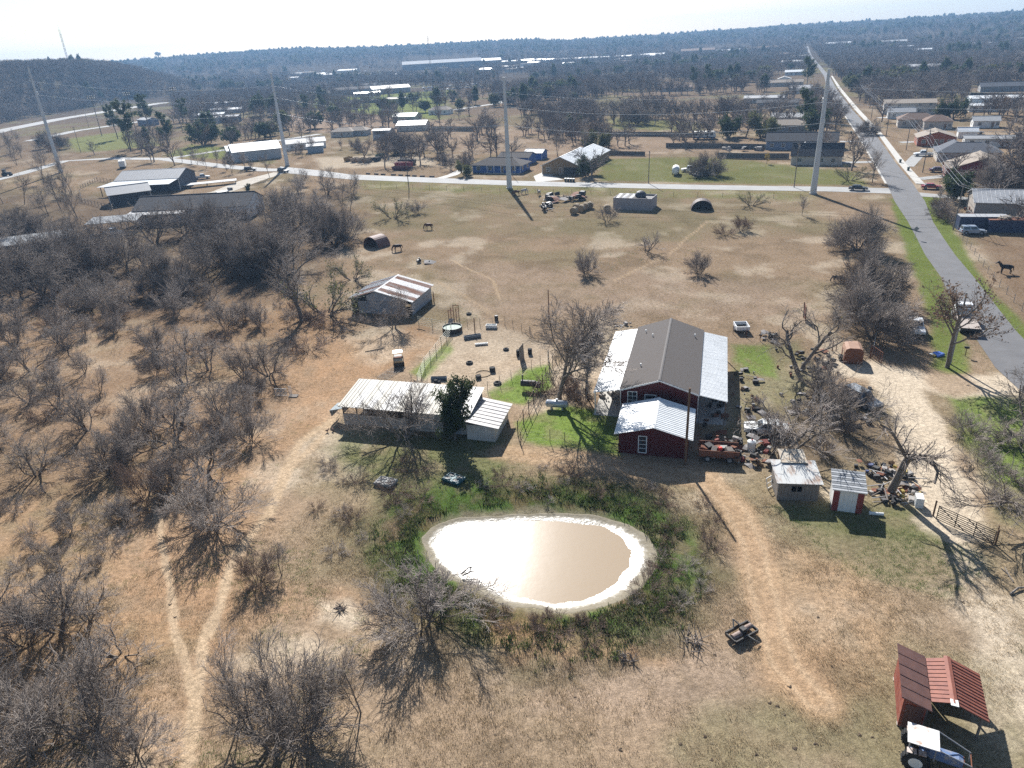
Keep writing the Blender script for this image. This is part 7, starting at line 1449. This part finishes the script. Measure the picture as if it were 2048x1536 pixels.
scrap('in the pile between annex and grey shed', [(1395, 905), (1420, 880), (1540, 890), (1545, 935), (1450, 930)], 70, ['rust_sheet', 'can', 'dark_box', 'engine', 'bucket', 'box', 'crate', 'plank', 'red_box', 'rust_sheet', 'sheet'], 33, .9, .4, .85)
scrap('beside the right carport of the red house', [(1462, 740), (1520, 740), (1530, 840), (1470, 850)], 30, ['bucket', 'can', 'sheet', 'plank', 'dark_box', 'crate', 'rust_sheet'], 34, .3, .4, .85)
scrap('under the right carport of the red house', [(1415, 800), (1450, 800), (1450, 880), (1405, 880)], 16, ['dark_box', 'engine', 'crate', 'plank', 'rust_sheet'], 341, .3, .4, .85)
scrap('round the gnarled tree', [(1545, 700), (1660, 700), (1680, 750), (1560, 760)], 34, ['dark_box', 'engine', 'sheet', 'bucket', 'rust_sheet', 'dark_box', 'can', 'crate'], 35, .4, .4, .85)
scrap('in the yard behind the sheds', [(1560, 790), (1740, 770), (1760, 870), (1600, 880)], 26, ['dark_box', 'sheet', 'box', 'plank', 'engine', 'bucket', 'rust_sheet'], 36, .2, .4, .85)
scrap('beside the pickup bed trailer', [(1510, 672), (1525, 662), (1558, 672), (1550, 690)], 18, ['sheet', 'plank', 'engine', 'dark_box', 'sheet'], 37, .4, .4, .85)
scrap('under the left carport of the red house', [(1200, 780), (1236, 770), (1236, 812), (1198, 815)], 14, ['crate', 'dark_box', 'box', 'plank', 'bucket'], 38, .3, .4, .85)
scrap('behind the tallest bare tree', [(1226, 648), (1255, 640), (1262, 652), (1232, 660)], 9, ['sheet', 'white_pipe', 'box'], 39, .4, .4, .85)
scrap('in the long heap by the cross road', [(1090, 398), (1130, 392), (1170, 394), (1165, 402), (1100, 406)], 40, ['plank', 'plank', 'sheet', 'pale_plank', 'rust_sheet', 'dark_box'], 40, .8, 1.2, 2.4)
scrap('near the round hay bales', [(1085, 412), (1105, 406), (1105, 422), (1088, 426)], 14, ['engine', 'plank', 'dark_box', 'pipe'], 41, .5, 1, 2)
scrap('beside the white pickup on the lawn', [(1372, 348), (1400, 345), (1430, 350), (1395, 355)], 22, ['sheet', 'dark_box', 'engine', 'sheet', 'pipe', 'box'], 42, .6, 1, 2)
scrap('behind the grey board fence', [(1440, 296), (1500, 294), (1545, 300), (1450, 304)], 26, ['box', 'dark_box', 'sheet', 'crate', 'bucket'], 43, .5, 1.2, 2.5)
scrap('near the small pasture rocks', [(822, 524), (834, 520), (868, 522), (860, 528)], 6, ['sheet', 'plank', 'engine'], 44, .2, 1, 1.6)
scrap('beside the container right of the road', [(1908, 445), (1930, 420), (1960, 432), (1925, 455)], 22, ['rust_sheet', 'plank', 'dark_box', 'pale_plank', 'sheet', 'can'], 45, .6, 1, 2)
scrap('between the boats on the left', [(130, 500), (170, 490), (180, 520), (140, 530)], 12, ['box', 'sheet', 'white_pipe', 'dark_box'], 46, .4, 1, 2)
T = put('junk_wagon', 'orange rusty wagon heaped with scrap right of the red annex', 'wagon', 1436, 915, R(-14)); MB().bx(-2, 2, -1, 1, .6, .72).build('deck', RUST, T); MB().bx(-2, 2, -1.02, -.96, .72, 1.4).bx(-2, 2, .96, 1.02, .72, 1.4).bx(-2.02, -1.96, -.96, .96, .72, 1.4).build('side', mat('orange_rust', (.22, .085, .045), (.11, .055, .04), scale=2.5, rough=.85), T); [MB().box((-1.5 + .5 * k, .5 * math.sin(k * 2.3), 1.0 + .12 * (k % 3)), (.7, .5 + .2 * (k % 2), .45), k * .7, .2 * math.sin(k), .3 * math.cos(k * 1.7)).build('load', (RUST, DARK, WEATH)[k % 3], T) for k in range(7)]; MB().box((.1, -.6, 1.5), (.35, .25, .3), .4).build('red_can', mat('signal_red', (.65, .05, .03), rough=.4), T); wheels(T, (-1.1, 1.1), .9, .37, WM)
T = put('water_tote', 'white plastic barrel in the junk beside the red annex', 'barrel', 1502, 900); MB().cyl((0, 0, 0), (0, 0, 1.1), .42, .45, 16).cyl((0, 0, 1.1), (0, 0, 1.25), .45, .2, 16).build('shell', WHITEP, T); MB().cyl((0, 0, 1.24), (0, 0, 1.32), .1, n=8).build('cap', PRD, T)
x, y = at(1752, 1030)[:2]; tag(MB().cyl((-.55, 0, .16), (.6, 0, .16), .15, n=12).cyl((-.6, 0, .16), (-.52, 0, .16), .18, n=12).build('white_pipe_length', WHITEP, None, (x, y, gz1(x, y)), R(-14)), 'short thick white pipe on the grass before the sheds', 'pipe')
T = put('window_surround', 'empty white window frame leaning on the grey shed', 'frame', 1540, 975, R(35)); MB().pipe([(-.4, 0, .1), (.4, 0, .1), (.4, .25, 1.1), (-.4, .25, 1.1), (-.4, 0, .1)], .045).pipe([(-.4, .12, .6), (.4, .12, .6)], .03).build('frame', WHITEP, T)
T = put('cooler_box', 'white ribbed tank standing at the heap edge by the drive', 'tank', 1836, 1010, R(-20)); MB().bx(-.3, .3, -.5, .5, 0, 1.0).build('body', WHITEP, T)
for k in range(4): MB().bx(-.33, .33, -.45 + k * .25, -.35 + k * .25, .05, .95).build('rib', WHITEP, T)
for px, py, l, h in [(1866, 1032, 'hinge post of the wide pipe gate', 1.6), (1990, 1090, 'latch post of the wide pipe gate', 1.5), (1740, 716, 'rusty post of the open pipe gate', 1.8), (1664, 702, 'thin stake left of the rust camper box', 1.5), (868, 603, 'dark post at the back of the rust barn', 1.8), (950, 665, 'tall dark post behind the round tank', 2.4), (1098, 640, 'tall rusty pipe behind the tallest bare tree', 5)]:
    x, y = at(px, py)[:2]; tag(MB().cyl((0, 0, -.3), (0, 0, h), .08, .07, 8).cyl((0, 0, h), (0, 0, h + .06), .09, .03, 8).build('fence_post', RUST if 'rust' in l else WOODB, None, (x, y, gz1(x, y))), l, 'post')

_rd = random.Random(77)
_dm = [MB().sph((0, 0, .03), (.22, .19, .07), 8, 4).sph((.22, .1, .02), (.14, .12, .05), 7, 4).sph((-.15, .18, .02), (.1, .13, .05), 7, 4).mesh('dung_pile', mat('dung', (.05, .035, .025), (.08, .055, .035), scale=6, rough=.95)) for _ in range(1)]
for px, py in [(1663, 1334), (1411, 1473), (1361, 1490), (1513, 1509), (1424, 1520), (1632, 1487), (1590, 1498), (1720, 1470), (1555, 1412), (1570, 1430), (1540, 1407), (1745, 1474), (1688, 1273), (1637, 1235), (1430, 1310), (1580, 1375), (345, 1480), (290, 1495), (350, 1235), (340, 1210), (880, 1440), (720, 1310), (1150, 1395), (990, 1470), (1240, 1500), (1925, 1205)]:
    x, y = at(px, py)[:2]; o = inst('dung_pile', _dm[0], None, (x, y, gz1(x, y)), (0, 0, _rd.uniform(0, 6)), _rd.uniform(.3, .55)); tag(o, 'dark dung pat on the dry pasture grass', 'dung', 'dung pats on the pasture')
# ------------------------------------------------------------------ houses of the neighbourhood
def hs(label, px, py, rz, L, W, e, r, wm, rm, **k):
    x, y = at(px, py)[:2]; nm = k.pop('name', 'house'); c = k.pop('cat', 'house'); return house(nm, label, x, y, rz, L, W, e, r, wm, rm, cat=c, **k)
BLUEW = mat('blue_siding', (.055, .13, .36), (.045, .11, .30), scale=1.5, rough=.7); TANW = mat('tan_brick', (.29, .20, .115), (.23, .155, .09), scale=3, rough=.9); CREAM = mat('cream_siding', (.50, .45, .385), (.44, .395, .34), scale=2, rough=.8); SLATE = mat('slate_blue_siding', (.15, .19, .27), rough=.8); ORBR = mat('orange_brick', (.36, .105, .045), (.27, .08, .04), scale=4, rough=.9); DRED = mat('dark_red_siding', (.19, .025, .032), rough=.75); NAVY = mat('navy_metal', (.055, .07, .10), rough=.6); GREYB = mat('grey_board', (.30, .30, .30), rough=.85); MINT = mat('mint_siding', (.34, .42, .33), rough=.8); BRICK = mat('red_brick', (.26, .11, .08), (.20, .085, .065), scale=3, rough=.9)
BLR = mat('blue_black_shingle', (.075, .085, .105), (.055, .06, .075), scale=6, rough=.9); LGR = mat('light_grey_roof', (.36, .36, .36), (.29, .29, .29), scale=1, rough=.65); GRNR = mat('pale_green_roof', (.50, .56, .50), rough=.55)
RZ = R(-24)
T = hs('long blue house with grey hip roof by the cross road', 1003, 342, RZ, 18, 9, 2.8, 4.6, BLUEW, SHING, hip=4.5, over=.7)
for k in range(5): MB().bx(-3 + k * 2.6 - .08, -3 + k * 2.6 + .08, -5.5, -5.34, 0, 2.5).build('porch_post', WHITEP, T)
MB().bx(-4.4, 8.8, -5.6, -4.52, -.1, .15).build('porch_floor', CONC, T)
hs('small blue shed with white roof behind the blue house', 1072, 317, RZ, 7, 6, 2.5, 3.5, BLUEW, LGR, wins=False); hs('grey roofed extension behind the blue house', 1035, 326, RZ, 12, 8, 2.6, 3.9, BLUEW, SHING, wins=False, name='extension', cat='building')
T = hs('tan house with white metal gable roof facing the road', 1142, 338, RZ, 13, 22, 2.9, 5.6, TANW, WHITEM, ridge_axis='Y', npan=24, over=.6)
MB().bx(1.2, 6.3, -11.06, -10.9, .1, 2.3).build('painted_porch_shade', DARK, T); MB().bx(1.1, 1.3, -11.2, -11.02, 0, 2.8).build('porch_post', TANW, T)  # dark panel on the wall paints the shade inside the porch
hs('white roofed wing behind the tan house', 1176, 322, RZ, 12, 14, 2.9, 5.0, TANW, WHITEM, ridge_axis='Y', npan=16, name='house_wing', cat='building', wins=False)
T = hs('cream house with charcoal roof beside the right pylon', 1632, 326, RZ, 15, 9, 3.0, 6.2, CREAM, DSHING, over=.4); hs('cream garage wing of the charcoal roofed house', 1605, 322, RZ, 6, 8, 3.2, 5.4, CREAM, LGR, ridge_axis='Y', name='garage_wing', cat='building')
hs('slate blue house with dark roof behind the board fence', 1602, 296, RZ, 24, 10, 3.2, 5.6, SLATE, DSHING, over=.5); hs('tan roofed house under the tall pine', 1570, 262, RZ, 16, 10, 3, 4.8, GREYB, TSHING, hip=4); hs('pale roofed house behind the tall pine', 1575, 246, RZ, 14, 9, 3, 4.6, CREAM, LGR)
hs('orange brick house with tan gable roof across the street', 1868, 288, RZ, 12, 11, 2.9, 4.8, ORBR, TSHING, ridge_axis='Y', chim=False); hs('cream house with red brown hip roof, left one of the pair', 1830, 252, RZ, 14, 10, 3.2, 5.3, CREAM, BSHING, hip=4); hs('cream house with red brown hip roof, right one of the pair', 1872, 256, RZ, 10, 10, 3.2, 5.2, CREAM, BSHING, hip=4)
hs('house with dark blue hip roof beside the white pickup', 1930, 318, RZ, 17, 12, 2.9, 5.0, CREAM, BLR, hip=5); hs('gabled front wing of the dark blue roofed house', 1905, 312, RZ, 7, 7, 2.9, 4.6, CREAM, BLR, ridge_axis='Y', name='house_wing', cat='building'); hs('dark red house with tan gable roof behind bare branches', 1958, 350, RZ, 15, 12, 2.9, 5.6, DRED, TSHING, ridge_axis='Y', over=.6); hs('low brick wing of the dark red house', 1918, 350, RZ, 8, 9, 2.6, 3.6, BRICK, TSHING, name='house_wing', cat='building')
hs('long white trailer home behind the dark blue roof', 1985, 292, RZ, 18, 5, 2.8, 3.5, WHITEP, LGR, name='trailer_home', cat='trailer home'); hs('white gabled canopy behind the dark blue roof', 1932, 275, RZ, 6, 5, 2.4, 3.6, WHITEP, WHITEM, wins=False, name='canopy', cat='canopy')
hs('long cream two storey block along the street', 1815, 226, RZ, 22, 11, 5.0, 6.4, CREAM, TSHING); hs('white house before the long cream block', 1800, 236, RZ, 11, 7, 3, 4.6, WHITEP, LGR); hs('white flat house with bright roof at the right', 1990, 212, RZ, 24, 12, 4.2, 5.0, mat('pale_blue_siding', (.50, .58, .64)), WHITEM); hs('low white wing before the bright roofed house', 1965, 222, RZ, 12, 8, 2.8, 3.4, WHITEP, WHITEM, name='house_wing', cat='building')
hs('grey roofed house beyond the bright roofed house', 2000, 182, RZ, 22, 10, 3, 5, GREYB, BLR); hs('pale small house among trees on the right', 1968, 254, RZ, 9, 7, 2.8, 4.2, WHITEP, LGR)
T = hs('large barn with striped metal roof at the right edge', 2052, 428, RZ, 22, 11, 3.4, 5.2, mat('tan_metal_wall', (.33, .29, .25)), GALV, npan=26, name='barn', cat='barn', wins=False)
def container(label, px, py, rz, L, W, H, material, top):
    T = put('container', label, 'container', px, py, rz); MB().bx(-L / 2, L / 2, -W / 2, W / 2, 0, H).build('body', material, T)
    for k in range(int(L / .6)): x_ = -L / 2 + .3 + k * .6; MB().bx(x_ - .12, x_ + .12, -W / 2 - .04, -W / 2, .1, H - .1).build('corrugation', material, T)
    MB().bx(-L / 2 - .03, L / 2 + .03, -W / 2 - .03, W / 2 + .03, H, H + .08).build('top', top, T)
NVC = mat('dark_blue_container', (.03, .045, .10), (.022, .032, .07), scale=1, rough=.5)
container('left dark blue container with pale roof beside the SUV', 1960, 458, R(-16), 9, 2.8, 2.8, NVC, GALV); container('right dark blue container heaped with rubble', 2008, 462, R(-16), 7, 2.8, 2.5, NVC, RUST)
rng_ = random.Random(6)
for k in range(22):
    M_ = at(1996 + k * 1.4, 462 - k * .02); o = inst('scrap_plank', scrap_kind(rng_.choice(['plank', 'pale_plank', 'sheet'])), None, (M_[0] + rng_.uniform(-.8, .8), M_[1] + rng_.uniform(-.8, .8), 2.6 + rng_.random() * .4), (rng_.uniform(-.2, .2), rng_.uniform(-.2, .2), rng_.uniform(0, 6)), rng_.uniform(.6, 1.1)); tag(o, 'rubble plank on the right dark blue container', 'plank', 'rubble on the container')
# left barns
BZ = R(-2)
T = hs('large barn with pale metal roof and navy walls on the left', 318, 376, BZ, 22, 14, 4.2, 6.4, NAVY, LGR, npan=24, name='barn', cat='barn', wins=False); MB().slab([(-15, -12.5, 3.1), (10, -12.5, 3.1), (11.3, -7.2, 4.1), (-11.3, -7.2, 4.1)], .08).build('lean_to_roof', WHITEM, T)
for k in range(7): MB().bx(-14 + k * 3.9, -13.8 + k * 3.9, -12.3, -12.1, 0, 3.05).build('post', DARK, T)
T = hs('small dark barn with pale roof before the large barn', 262, 404, R(30), 12, 9, 3.6, 5.4, mat('charcoal_board', (.05, .05, .055)), LGR, name='barn', cat='barn', wins=False); opening(T, 'door', 'L', 0, 0, 2.6, 3.0, -6.0, DARK, WHITEP)
T = hs('long white building with charcoal roof below the barns', 405, 432, BZ, 32, 13, 3.6, 6.2, mat('white_wall', (.58, .60, .62)), DSHING, name='long_building', cat='building')
def carport(label, px, py, rz, L, W, h, roofm, slope=.5):
    T = put('carport', label, 'carport', px, py, rz); rf = MB().slab([(-L / 2, -W / 2, h), (L / 2, -W / 2, h), (L / 2, W / 2, h + slope), (-L / 2, W / 2, h + slope)], .1).build('roof', roofm, T); panels(rf, (-L / 2 - .05, -W / 2 - .05, h + .02), (L / 2 + .05, -W / 2 - .05, h + .02), (-L / 2 - .05, W / 2 + .05, h + slope + .02), (L / 2 + .05, W / 2 + .05, h + slope + .02), max(4, int(L / .9)), roofm)
    for a in (-L / 2 + .3, 0, L / 2 - .3):
        for b in (-W / 2 + .2, W / 2 - .2): MB().bx(a - .08, a + .08, b - .08, b + .08, -.1, h + (.0 if b < 0 else slope - .1)).build('post', DARK, T)
carport('white flat carport joined to the long white building', 322, 446, BZ, 16, 6, 3.0, LGR); carport('grey metal carport over the white pickup', 236, 462, R(8), 13, 7, 3.0, mat('dull_grey_roof', (.17, .18, .19))); carport('dull grey roof showing through bare trees at the left edge', 55, 505, R(22), 20, 9, 3.0, mat('dull_grey_roof', (.17, .18, .19), rough=.8)); carport('low white canopy between the barns', 415, 372, R(18), 20, 4, 1.2, LGR, .1)
fence('wooden pen fence left of the large barn', [(160, 385), (165, 405), (225, 420), (235, 402)], 1.4, 3, 2.6, WEATH, .05, .08, WEATH, 'rail_fence'); fence('wooden pen fence behind the small dark barn', [(162, 378), (195, 362), (250, 370)], 1.4, 3, 2.8, WEATH, .05, .08, WEATH, 'rail_fence')
hs('house with blinding white roof on the left lane', 512, 316, R(24), 20, 17, 4.2, 6.6, mat('grey_metal_wall', (.40, .41, .42)), WHITEM, npan=18, wins=False); hs('garage wing of the house with the blinding roof', 478, 312, R(24), 10, 11, 3.2, 4.8, NAVY, WHITEM, npan=12, name='garage_wing', cat='building', wins=False)
hs('white house with grey roof right of the second pylon', 612, 296, R(20), 18, 9, 3, 4.6, WHITEP, LGR); hs('small grey shed beside the second pylon', 632, 304, R(12), 7, 6, 3, 3.8, mat('blue_grey_wall', (.28, .33, .38)), LGR, name='shed', cat='shed', wins=False)
hs('tan hip roofed house among bare trees', 690, 272, R(-10), 12, 9, 2.8, 4.4, CREAM, TSHING, hip=3.5); hs('tan hip roofed house left of the grey shed', 720, 270, R(-10), 10, 8, 2.8, 4.4, GREYB, TSHING, hip=3)
T = hs('blue grey shed with dark window in the middle field', 768, 277, R(-15), 9, 6, 4.2, 4.8, mat('pale_slate_wall', (.36, .40, .45)), LGR, name='shed', cat='shed', wins=False); opening(T, 'window', 'F', -.5, 2.4, 6, 1.2, -3, DARK)
hs('white roofed house in the middle field', 828, 260, R(-12), 16, 10, 3.2, 5.0, CREAM, WHITEM, wins=True); hs('mint house with pale green roof behind the white roofed house', 815, 243, R(-18), 15, 10, 3.4, 5.2, MINT, GRNR); hs('white house with tan roof on the middle field', 882, 228, R(-20), 14, 9, 3.0, 5.0, WHITEP, TSHING, hip=3); hs('plain shed with bright tan roof on the school lawn', 795, 207, R(-15), 16, 10, 4, 5, mat('tan_shed_wall', (.30, .25, .19)), mat('bright_tan_roof', (.62, .56, .46)), name='shed', cat='shed', wins=False)
hs('brown roofed house before the far woods', 1352, 182, RZ, 24, 11, 3, 5, CREAM, BSHING, hip=4); hs('far house with pale roof left of the street', 1570, 172, RZ, 26, 11, 3, 4.8, CREAM, TSHING); hs('small white gabled house left of the street', 1568, 166, RZ, 10, 9, 3.4, 5, WHITEP, LGR, ridge_axis='Y'); hs('white roofed house beside the far pine', 1588, 150, RZ, 16, 10, 3, 4.6, WHITEP, WHITEM); hs('pale house left below the far pine', 1600, 186, RZ, 14, 10, 3.4, 5, WHITEP, LGR); hs('long pale roof among live oaks', 1530, 205, RZ, 24, 9, 3, 4.2, CREAM, LGR); hs('grey long house among live oaks', 1555, 215, RZ, 22, 9, 3, 4.4, GREYB, DSHING); hs('small pale house left of the far street', 1470, 168, RZ, 12, 9, 3, 4.4, WHITEP, LGR)
# board fences: each bay a piece
def board_fence(label, pp, h=1.9, material=FENCEW):
    P = [Vector(at(*p)) for p in pp]; T = thing('board_fence', label, 'fence', P[0]); O = P[0]; pm = MB().bx(-.05, .05, -1.2, 1.2, .05, h).bx(-.09, -.05, -1.2, 1.2, .4, .5).bx(-.09, -.05, -1.2, 1.2, h - .4, h - .3).mesh('board_bay', material); qm = MB().bx(-.07, .07, -.07, .07, -.2, h + .08).mesh('post', material)
    for a, b in zip(P[:-1], P[1:]):
        n = max(1, round((b - a).length / 2.44)); d = b - a; an = math.atan2(d.y, d.x) - math.pi / 2
        for i in range(n): inst('board_bay', pm, T, a + d * ((i + .5) / n) - O, (0, 0, an), (1, d.length / n / 2.44, 1)); inst('post', qm, T, a + d * (i / n) - O, (0, 0, an))
board_fence('long grey board fence behind the motor home', [(1210, 272), (1320, 273), (1430, 276)]); board_fence('grey board fence behind the lawn clutter', [(1332, 296), (1440, 297), (1540, 299)]); board_fence('grey board fence along the back of the lawn', [(1435, 316), (1500, 318), (1578, 318)]); board_fence('pale board fence right of the white roofed house', [(868, 262), (905, 262), (948, 263)], 2.4, mat('tan_board', (.30, .25, .20))); board_fence('low board fence behind the tan house', [(1195, 310), (1240, 311), (1290, 312)], 1.6); board_fence('dark fence right of the far house', [(1940, 194), (2048, 196)], 2.2, DARK)
# far roofs: town to the horizon
_fr = random.Random(15); FW = [WHITEM, WHITEM, LGR, TSHING, SHING, BSHING]
def far_house(label, px, py, L, W, h, rm, wm=CREAM, group=None, rz=None):
    x, y = at(px, py)[:2]; d = math.hypot(x, y)
    if d > 1500 or d != d or y < 0: x, y, _ = atd(px, py, 1500)
    z = gz1(x, y); return house('far_building', label, x, y, RZ + _fr.uniform(-.3, .3) if rz is None else rz, L, W, h, h + W * .13, wm, rm, wins=False, door=False, cat='building', group=group, z=z)
far_house('long grey roofed school building across the field', 735, 186, 70, 18, 5, SHING, GREYB, rz=R(18)); far_house('second school block right of the long school roof', 780, 186, 40, 20, 5, LGR, GREYB, rz=R(18)); far_house('dark shade roof beside the school', 745, 178, 34, 14, 5, DSHING, GREYB, rz=R(18)); far_house('low dark dugout roof on the school lawn', 730, 206, 26, 6, 2.2, DSHING, DARK, rz=R(-8)); far_house('white shade roof on the school lawn', 735, 192, 26, 8, 3, WHITEM, GREYB, rz=R(14))
far_house('huge long pale store on the far slope', 885, 139, 150, 40, 10, mat('store_roof', (.22, .23, .25)), mat('store_wall', (.22, .23, .25)), rz=R(4)); far_house('pale warehouse right of the long store', 960, 130, 80, 30, 9, LGR, GREYB, rz=R(4))
far_house('left pale roof before the pine grove', 420, 237, 26, 9, 3, WHITEM, GREYB, rz=R(-4)); far_house('right pale roof before the pine grove', 455, 226, 28, 9, 3, WHITEM, GREYB, rz=R(-4)); far_house('dark container shed below the pale roofs', 462, 244, 14, 6, 4, GALV, NAVY, rz=R(-4)); far_house('pale box building below the pale roofs', 425, 247, 11, 7, 4, LGR, mat('pale_blue_box', (.45, .5, .54)), rz=R(-4)); far_house('white far roof behind the ball field', 448, 212, 20, 8, 3, WHITEM, GREYB); far_house('blue grey house in the pine grove', 298, 250, 14, 9, 4, LGR, SLATE)
for px, py, L, rm, l in [(1062, 100, 40, WHITEM, 'far white roof at the foot of the ridge'), (1095, 97, 30, WHITEM, 'far white roof right of the ridge foot'), (1125, 96, 30, WHITEM, 'long white warehouse roof below the horizon, left one'), (1150, 92.5, 30, WHITEM, 'long white warehouse roof below the horizon, second'), (1182, 91, 30, WHITEM, 'long white warehouse roof below the horizon, third'), (1212, 93, 30, LGR, 'grey warehouse roof below the horizon'), (1228, 92.5, 30, WHITEM, 'long white warehouse roof below the horizon, right one'), (1290, 96, 30, LGR, 'far grey roof left of the brick block'), (1310, 95, 40, WHITEM, 'far white roof left of the brick block'), (1250, 113, 28, WHITEM, 'white roof in the woods, left of two'), (1278, 111, 34, WHITEM, 'white roof in the woods, right of two'), (1312, 120, 24, WHITEM, 'bright roof in the woods below the brick block'), (1180, 113, 36, LGR, 'grey long roof in the middle woods'), (1210, 117, 26, LGR, 'small grey roof in the middle woods'), (1120, 124, 30, LGR, 'pale roof at the woods edge'), (1020, 118, 30, LGR, 'pale roof right of the long store'), (1395, 108, 60, BSHING, 'long brick block far off'), (1445, 103, 30, WHITEM, 'white roof right of the brick block'), (1480, 104, 24, WHITEM, 'small white roof beside the far trees'), (1806, 103, 26, WHITEM, 'bright pyramid roof in the right woods'), (1842, 108, 24, WHITEM, 'bright low roof in the right woods'), (1680, 62, 40, WHITEM, 'long pale roof near the right horizon'), (1790, 66, 40, LGR, 'pale roof near the right horizon'), (1840, 145, 30, LGR, 'pale roof deep in the right woods'), (1600, 120, 26, LGR, 'pale roof beside the far street, upper'), (1585, 132, 24, LGR, 'pale roof beside the far street, lower'), (1370, 125, 26, BSHING, 'brown roof in the middle woods'), (1530, 100, 40, BSHING, 'brown roof beside the far street'), (690, 125, 30, LGR, 'pale roof below the far ridge'), (905, 105, 40, LGR, 'pale roof on the far slope, left'), (870, 110, 34, WHITEM, 'white roof on the far slope'), (620, 158, 24, TSHING, 'tan roof beside the far lot'), (590, 165, 22, LGR, 'pale roof left of the school cars'), (655, 160, 24, LGR, 'pale roof behind the school cars'), (975, 146, 24, WHITEM, 'white roof on the pale slope'), (700, 112, 30, WHITEM, 'tiny white roof on the far ridge slope'), (225, 137, 20, WHITEM, 'tiny white roof beyond the wooded hill')]:
    far_house(l, px, py, L, L * .45, 5 if L < 45 else 8, rm, CREAM)
for k in range(80):
    px = _fr.uniform(560, 2040); py = (145 - .056 * px) + _fr.uniform(11, 62) ** 1.0; L = _fr.uniform(14, 30)
    x, y = at(px, py)[:2]
    if dpoly(np.array([x]), np.array([y]), gp([(1600, 100), (1630, 100), (1700, 190), (1640, 190)]))[0] < 15 or math.hypot(x, y) > 1500: continue
    far_house('small distant roof among the winter woods', px, py, L, L * .5, _fr.uniform(3, 5), _fr.choice([WHITEM, WHITEM, LGR, TSHING, BSHING, SHING]), _fr.choice([CREAM, WHITEP, GREYB, BRICK]), 'distant houses among the woods')
# water tower, mast, radio tower on the skyline
x, y, _ = atd(318, 118, 2600); T = thing('water_tower', 'pale water tower on the left skyline', 'water tower', (x, y, gz1(x, y)), 0); zt = atd(318, 107, 2600)[2]; h = zt - gz1(x, y)
MB().sph((0, 0, h), (9, 9, 5.5), 16, 10).build('tank', LGR, T, smooth=True); MB().cyl((0, 0, 0), (0, 0, h - 4), 1.6, n=10).build('shaft', LGR, T)
for k in range(5): a = k * 1.257; MB().cyl((9 * math.cos(a), 9 * math.sin(a), 0), (7 * math.cos(a), 7 * math.sin(a), h), .5, n=6).build('leg', LGR, T)
x, y, _ = atd(293, 126, 2500); zt = atd(293, 116, 2500)[2]; far_t = house('far_building', 'pale block building on the left skyline', x, y, 0, 22, 16, zt - gz1(x, y), zt - gz1(x, y) + 2, LGR, LGR, wins=False, door=False, cat='building')
def mast(label, pb, pt, dist, w):
    x, y, zb = atd(*pb, dist); x2, y2, zt = atd(*pt, dist); g = gz1(x, y); T = thing('radio_mast', label, 'mast', (x, y, g)); h = zt - g; m = MB()
    for k in range(3): a = k * 2.094; MB().cyl((w * math.cos(a), w * math.sin(a), 0), (w * math.cos(a), w * math.sin(a), h), .16, n=5).build('leg', GALV, T)
    for k in range(int(h / 6)):
        for j in range(3): a, b = j * 2.094, (j + 1) * 2.094; m.cyl((w * math.cos(a), w * math.sin(a), k * 6), (w * math.cos(b), w * math.sin(b), k * 6 + 6), .08, n=4)
    m.build('lattice', GALV, T); MB().cyl((0, 0, h), (0, 0, h + 5), .12, n=5).build('aerial', GALV, T)
mast('tall thin radio mast rising above the wooded hill', (140, 135), (122, 58), 1300, 1.2); mast('thin lattice mast beyond the school', (862, 150), (862, 72), 1100, 1.0)
build_far_woods()
build_grass()
print('objects', len(bpy.data.objects), 'trees', len(TREES))
